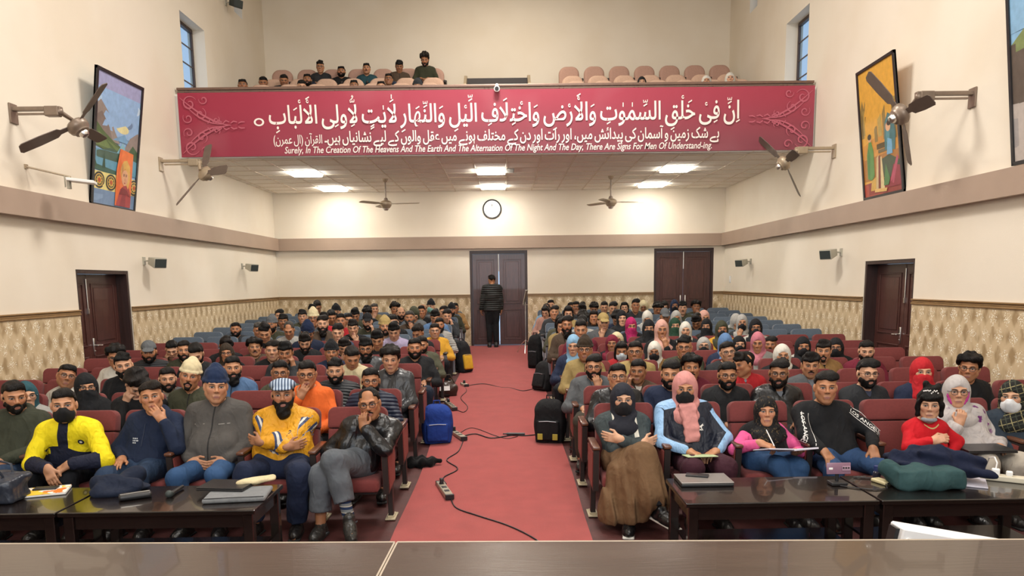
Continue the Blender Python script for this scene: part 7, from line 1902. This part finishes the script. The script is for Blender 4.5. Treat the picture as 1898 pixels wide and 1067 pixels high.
soft('shoulder_bag', [BOXP((0, 0, .07), (.22, .10, .065), k=.04), ELL((0, 0, .07), (.23, .12, .075), k=.05), CAPS((-.2, .02, .10), (-.24, .05, .12), .05, k=.05), BOXP((0, 0, -.05), (.4, .4, .05), k=.004, op='s')], (-.32, -.18, 0, .28, .18, .2), .010, CL['cloth'], hexc('2e4a4c'), (2.80, 4.92, T0), 'dark green fabric shoulder bag on the right table', 'bag', (21, .012, 34.), -.06)
soft('folded_jacket', [CAPS((-.20, .12, .08), (.02, .04, .125), .065, k=.05), CAPS((.0, .02, .125), (.24, -.04, .07), .065, .06, k=.05), CAPS((.20, -.04, .05), (.27, -.12, .04), .06, .045, k=.04), CAPS((-.16, .15, .07), (.16, .13, .08), .06, k=.05), ELL((.03, .05, .05), (.27, .13, .06), k=.05), BOXP((0, 0, -.05), (.5, .4, .05), k=.004, op='s')], (-.36, -.24, 0, .40, .30, .24), .010, CL['cloth'], hexc('141c34'), (2.92, 5.02, T0 + .055), 'rumpled navy jacket heaped over the green bag', 'jacket', (14, .024, 44.))
t = empty('notebook', (3.16, 5.02, T0), -.5); tag(t, 'white paper notebook beside the navy jacket, right table', 'notebook')
MB().box((0, 0, .005), (.21, .29, .010), bevel=.002, seg=1).build('pages', pmat('paper_lilac', hexc('cfcbd8'), .7, 0, .03, 30), t, smooth=False); MB().box((-.104, 0, .006), (.006, .29, .013)).build('binding', M_LEDF, t, smooth=False)
M_CREAMP = pmat('cream_socket_plastic', hexc('cfc7b2'), .4, 0, .03, 20)
t = empty('power_strip', (3.42, 5.03, T0), -.55); tag(t, 'cream power strip with white plugs at the right table end', 'power strip')
MB().box((0, 0, .02), (.30, .075, .04), bevel=.008).build('body', M_CREAMP, t, smooth=False)
MB().box((-.06, 0, .06), (.05, .04, .045), bevel=.008).box((.02, 0, .055), (.04, .04, .035), bevel=.008).build('plug', M_LEDF, t, smooth=False); MB().tube([(-.06, 0, .08), (-.055, .01, .12), (-.07, .05, .15), (-.10, .12, .13), (-.12, .22, .02)], .005, 6).build('cord', M_LEDF, t)
# things held on laps
t = empty('laptop', (3.72, 5.76, .600), .0); tag(t, 'black laptop lying open-flat on the lap of the woman in grey shawl', 'laptop'); t['label'] = 'black closed laptop on the lap of the woman in grey shawl'
MB().box((0, 0, .009), (.38, .26, .014), bevel=.004).build('base', M_LAP, t, smooth=False); MB().box((0, 0, .021), (.38, .26, .008), bevel=.003).build('lid', M_LAP, t, smooth=False)
t = empty('notebook', (2.16, 5.74, .625), .12); tag(t, 'open notebook on the knees of the girl in pink sweater', 'notebook')
t.rotation_euler = (-.25, .06, .12)
MB().box((-.10, 0, .004), (.20, .28, .010), bevel=.002, seg=1).build('page', MATS['paper_lilac'], t, smooth=False); MB().box((.10, 0, .008), (.20, .28, .014), rot=(0, -.10, 0), bevel=.002, seg=1).build('page', MATS['paper_lilac'], t, smooth=False)
o = MB().cyl((2.085, 5.775, .655), (2.035, 5.825, .775), .0045, .0045, 8).build('pen', M_LEDF); tag(o, 'white pen in the hand of the girl in pink sweater', 'pen')
t = MB().box((0, 0, .004), (.24, .17, .006), bevel=.002, seg=1).build('notepad', pmat('green_paper', hexc('a9b98f'), .7, 0, .1, 30), None, loc=(1.50, 5.76, .585), rot=(-.12, 0, .05), smooth=False); tag(t, 'pale green paper under the hands of the pink headscarf woman', 'paper')
# ------------------------------------------------------------------ bags, cords and stands in the aisle
def backpack(loc, rz, w, d, h, col, label, pocket=None, trim=None, tilt=0.):
    t = empty('backpack', loc, rz); tag(t, label, 'backpack'); c = hexc(col); fab = CL['cloth']
    P = [BOXP((0, 0, h * .42), (w / 2 - .01, d / 2, h * .41), k=.03), CAPS((-w / 2 + .09, 0, h - .10), (w / 2 - .09, 0, h - .10), .095, k=.05)]
    P = [ELL((0, 0, h * .40), (w / 2 * 1.12, d / 2 * 1.1, h * .55), k=.05), BOXP((0, 0, h * .38), (w / 2 - .015, d / 2 - .01, h * .37), k=.06), CAPS((-w / 2 + .11, 0, h - .12), (w / 2 - .11, 0, h - .12), .10, k=.06), BOXP((0, 0, -.10), (.5, .5, .10), k=.01, op='s')]
    me = local_mesh('body', P, (-w / 2 - .04, -d / 2 - .04, 0, w / 2 + .04, d / 2 + .04, h + .05), .011, ripple=(7, .005, 24.)); me.materials.append(fab)
    b_ = obj('body', me, None, t, color=c, rot=(tilt, 0, 0))
    pc = hexc(pocket) if pocket else c
    MB().box((0, -d / 2 - .012, h * .30), (w * .78, .07, h * .46), bevel=.028, seg=3).build('front_pocket', fab, b_, color=pc)
    MB().tube([(-w * .30, -d / 2 - .045, h * .50), (0, -d / 2 - .05, h * .515), (w * .30, -d / 2 - .045, h * .50)], .005, 5).build('zip', M_STEEL, b_)
    MB().tube([(-.04, .0, h - .03), (-.035, .0, h + .03), (.035, .0, h + .03), (.04, .0, h - .03)], .009, 6).build('grab_handle', fab, b_, color=c)
    for s in (-1, 1): MB().tube([(s * w * .22, d / 2 - .01, h - .06), (s * w * .28, d / 2 + .06, h * .7), (s * w * .30, d / 2 + .05, h * .3), (s * w * .34, d / 2 - .02, .06)], .016, 6).build('shoulder_strap', fab, b_, color=c)
    if trim:
        for s in (-1, 1): MB().box((s * w * .26, -d / 2 - .042, h * .16), (w * .18, .02, h * .14), rot=(0, 0, 0), bevel=.004, seg=1).build('reflective_patch', pmat('patch_' + trim, hexc(trim), .5, 0, .05, 20), b_, smooth=False)
    return t
backpack((-.83, 8.78, fz(8.78) + .008), .12, .33, .20, .47, '1c3a86', 'bright blue backpack standing on the carpet at the left aisle edge')
backpack((.50, 8.75, fz(8.75) + .008), -.25, .34, .22, .52, '161618', 'large black backpack with yellow patches at the right aisle edge', trim='a89b3a')
backpack((.56, 12.2, fz(12.2) + .008), -.8, .30, .20, .50, '18181a', 'black backpack slumped at the right aisle edge farther back', tilt=-.28)
backpack((.56, 14.75, fz(14.75) + .008), -.5, .26, .18, .66, '111113', 'tall black bag standing by the blue seats, right aisle edge')
t = backpack((-.78, 14.3, fz(14.3) + .008), .7, .26, .20, .62, '17171a', 'black bag with yellow side standing by the left aisle edge', pocket='c89a2a', tilt=-.2)
o = soft('leather_satchel', [ELL((0, 0, .12), (.20, .11, .13), k=.03), BOXP((0, 0, .09), (.18, .09, .09), k=.04), BOXP((0, 0, -.08), (.4, .4, .08), k=.01, op='s')], (-.24, -.15, 0, .24, .15, .30), .011, CL['leather'], hexc('3a2c25'), (-.98, 11.85, fz(11.85)), 'brown leather satchel on the floor at the left aisle edge', 'bag', (8, .008, 30.), .2)
MB().tube([(-.15, 0, .2), (-.08, 0, .34), (.08, 0, .34), (.15, 0, .2)], .012, 6).build('handle', CL['leather'], o, color=hexc('3a2c25')); MB().box((-.02, -.115, .14), (.16, .012, .07), rot=(-.2, 0, 0)).build('flap_patch', M_LEDF, o, smooth=False)
soft('dropped_shawl', [ELL((0, 0, .03), (.16, .14, .05), k=.04), CAPS((-.05, .05, .04), (.18, -.03, .05), .045, .03, k=.05), CAPS((-.1, -.05, .04), (.08, -.1, .03), .05, k=.04), BOXP((0, 0, -.05), (.4, .4, .05), k=.004, op='s')], (-.24, -.22, 0, .28, .22, .14), .010, CL['wool'], hexc('0d0d0f'), (-.93, 7.82, fz(7.82)), 'black shawl dropped on the floor beside the left aisle seats', 'shawl', (6, .018, 42.))
M_STRIPM = pmat('grey_strip_metal', hexc('a39a88'), .4, .4, .06, 20)
def strip(a, b_, label, col=M_STRIPM, w=.075):
    a = Vector((*a, fz(a[1]) + .010)); b_ = Vector((*b_, fz(b_[1]) + .010)); d = b_ - a
    t = empty('extension_strip', (a + b_) / 2); tag(t, label, 'power strip'); t.rotation_euler = (math.atan2(d.z, math.hypot(d.x, d.y)) * 0, 0, math.atan2(d.y, d.x))
    L = d.length
    MB().box((0, 0, .022), (L, w, .042), bevel=.005, seg=1).build('body', col, t, smooth=False)
    for s in (-1, 1): MB().box((s * L / 2, 0, .022), (.025, w + .006, .048), bevel=.004, seg=1).build('end_cap', M_BLACKP, t, smooth=False)
    for k in range(int(L / .13)): MB().box((-L / 2 + .10 + k * .13, 0, .0445), (.055, .045, .004)).build('socket', M_BLACKP, t, smooth=False)
    MB().box((-L / 2 + .10, 0, .07), (.04, .035, .05), bevel=.006, seg=1).build('plug', M_BLACKP, t, smooth=False)
strip((-.66, 7.08), (-.53, 6.60), 'grey extension strip on the red carpet nearest the stage')
strip((-.70, 9.30), (-.52, 8.82), 'grey extension strip on the carpet beside the blue backpack')
strip((-.90, 11.20), (-.75, 10.62), 'grey extension strip on the carpet behind the blue backpack')
strip((-.76, 12.85), (-.68, 12.62), 'small cream socket block on the carpet farther up the aisle', M_CREAMP)
def cord(pts, label, r=.006):
    q = []
    for i in range(len(pts) - 1):
        p0, p1, p2, p3 = pts[max(i - 1, 0)], pts[i], pts[i + 1], pts[min(i + 2, len(pts) - 1)]
        for k in range(6):
            t_ = k / 6; f = lambda a, b, c, d: .5 * (2 * b + (c - a) * t_ + (2 * a - 5 * b + 4 * c - d) * t_ ** 2 + (3 * b - a - 3 * c + d) * t_ ** 3)
            q.append((f(p0[0], p1[0], p2[0], p3[0]), f(p0[1], p1[1], p2[1], p3[1])))
    q.append(pts[-1][:2])
    o = MB().tube([(x, y, fz(y) + .010 + r) for x, y in q], r, 6).build('floor_cable', M_BLACKP); tag(o, label, 'cable')
cord([(-.52, 6.62), (-.45, 6.35), (-.25, 6.12), (.0, 5.85), (.20, 5.52), (.3, 5.2)], 'black cable from the nearest strip towards the stage')
cord([(-.53, 8.8), (-.56, 8.3), (-.66, 7.95), (-.52, 7.6), (-.64, 7.3), (-.60, 7.08)], 'wavy cable linking the two nearest extension strips')
cord([(-.58, 9.0), (-.40, 9.15), (-.20, 8.92), (.05, 9.05), (.22, 9.02), (.42, 9.1)], 'black cable crossing the carpet to the large black backpack', .007)
cord([(-.60, 9.2), (-.45, 9.5), (-.15, 9.05), (.0, 8.9), (.12, 9.0)], 'thin looped cable on the carpet beside the blue backpack', .004)
cord([(-.78, 10.8), (-.62, 10.5), (-.58, 10.9), (-.72, 11.6), (-.66, 12.2), (-.72, 12.62)], 'looped cable between the farther extension strips', .005)
cord([(-.66, 12.72), (-.4, 12.9), (-.1, 12.5), (.05, 12.45), (.25, 12.15), (.42, 12.3)], 'dark cable crossing the carpet by the slumped backpack', .006)
o = MB().cyl((0, -.11, .02), (0, .11, .02), .016, .016, 10).cyl((0, .11, .02), (0, .16, .02), .010, .007, 8).build('cable_connector', M_BLACKP, loc=(.10, 9.05, fz(9.05) + .012), rot=(0, 0, math.pi / 2 - .1)); tag(o, 'black inline connector on the cable in mid aisle', 'connector')
# music stand by the door
t = empty('music_stand', (.44, 17.1, fz(17.1) + .008)); tag(t, 'thin metal music stand on the carpet near the back door', 'music stand')
MB().cyl((0, 0, .12), (0, 0, .95), .012).cyl((0, 0, .9), (0, 0, 1.15), .008).build('pole', M_CHROME, t)
for k in range(3): a = k * 2.1 + .4; MB().tube([(0, 0, .30), (.12 * math.cos(a), .12 * math.sin(a), .20), (.24 * math.cos(a), .24 * math.sin(a), .012)], .008, 6).build('leg', M_CHROME, t)
MB().box((0, 0, 1.25), (.08, .02, .34), rot=(.25, 0, .9), bevel=.004, seg=1).box((0, -.03, 1.09), (.10, .05, .012), rot=(0, 0, .9)).build('desk', M_CHROME, t, smooth=False)
# stair box on the balcony
t = empty('stair_enclosure', (-.12, 17.4, 5.28)); tag(t, 'dark low stair enclosure with curved side panels in mid balcony', 'stair box')
MB().box((0, .35, .45), (1.36, .06, 1.5)).build('back_panel', M_FRAME, t, smooth=False)
for s in (-1, 1):
    MB().prism([(-.55, -.3), (.40, -.3), (.40, 1.26), (.1, 1.20), (-.25, .95), (-.5, .55)], .06, Matrix(((0, 1, 0, s * .70 - .03), (1, 0, 0, 0), (0, 0, 1, 0), (0, 0, 0, 1)))).build('side_panel', M_PALEM, t, smooth=False)
MB().box((0, -.3, .15), (1.30, .04, .5)).build('front_panel', pmat('pale_front_panel', hexc('c9c8c4'), .6), t, smooth=False)
MB().cyl((-.55, .3, .9), (-.25, .28, 1.05), .012).build('hand_bar', M_CHROME, t)
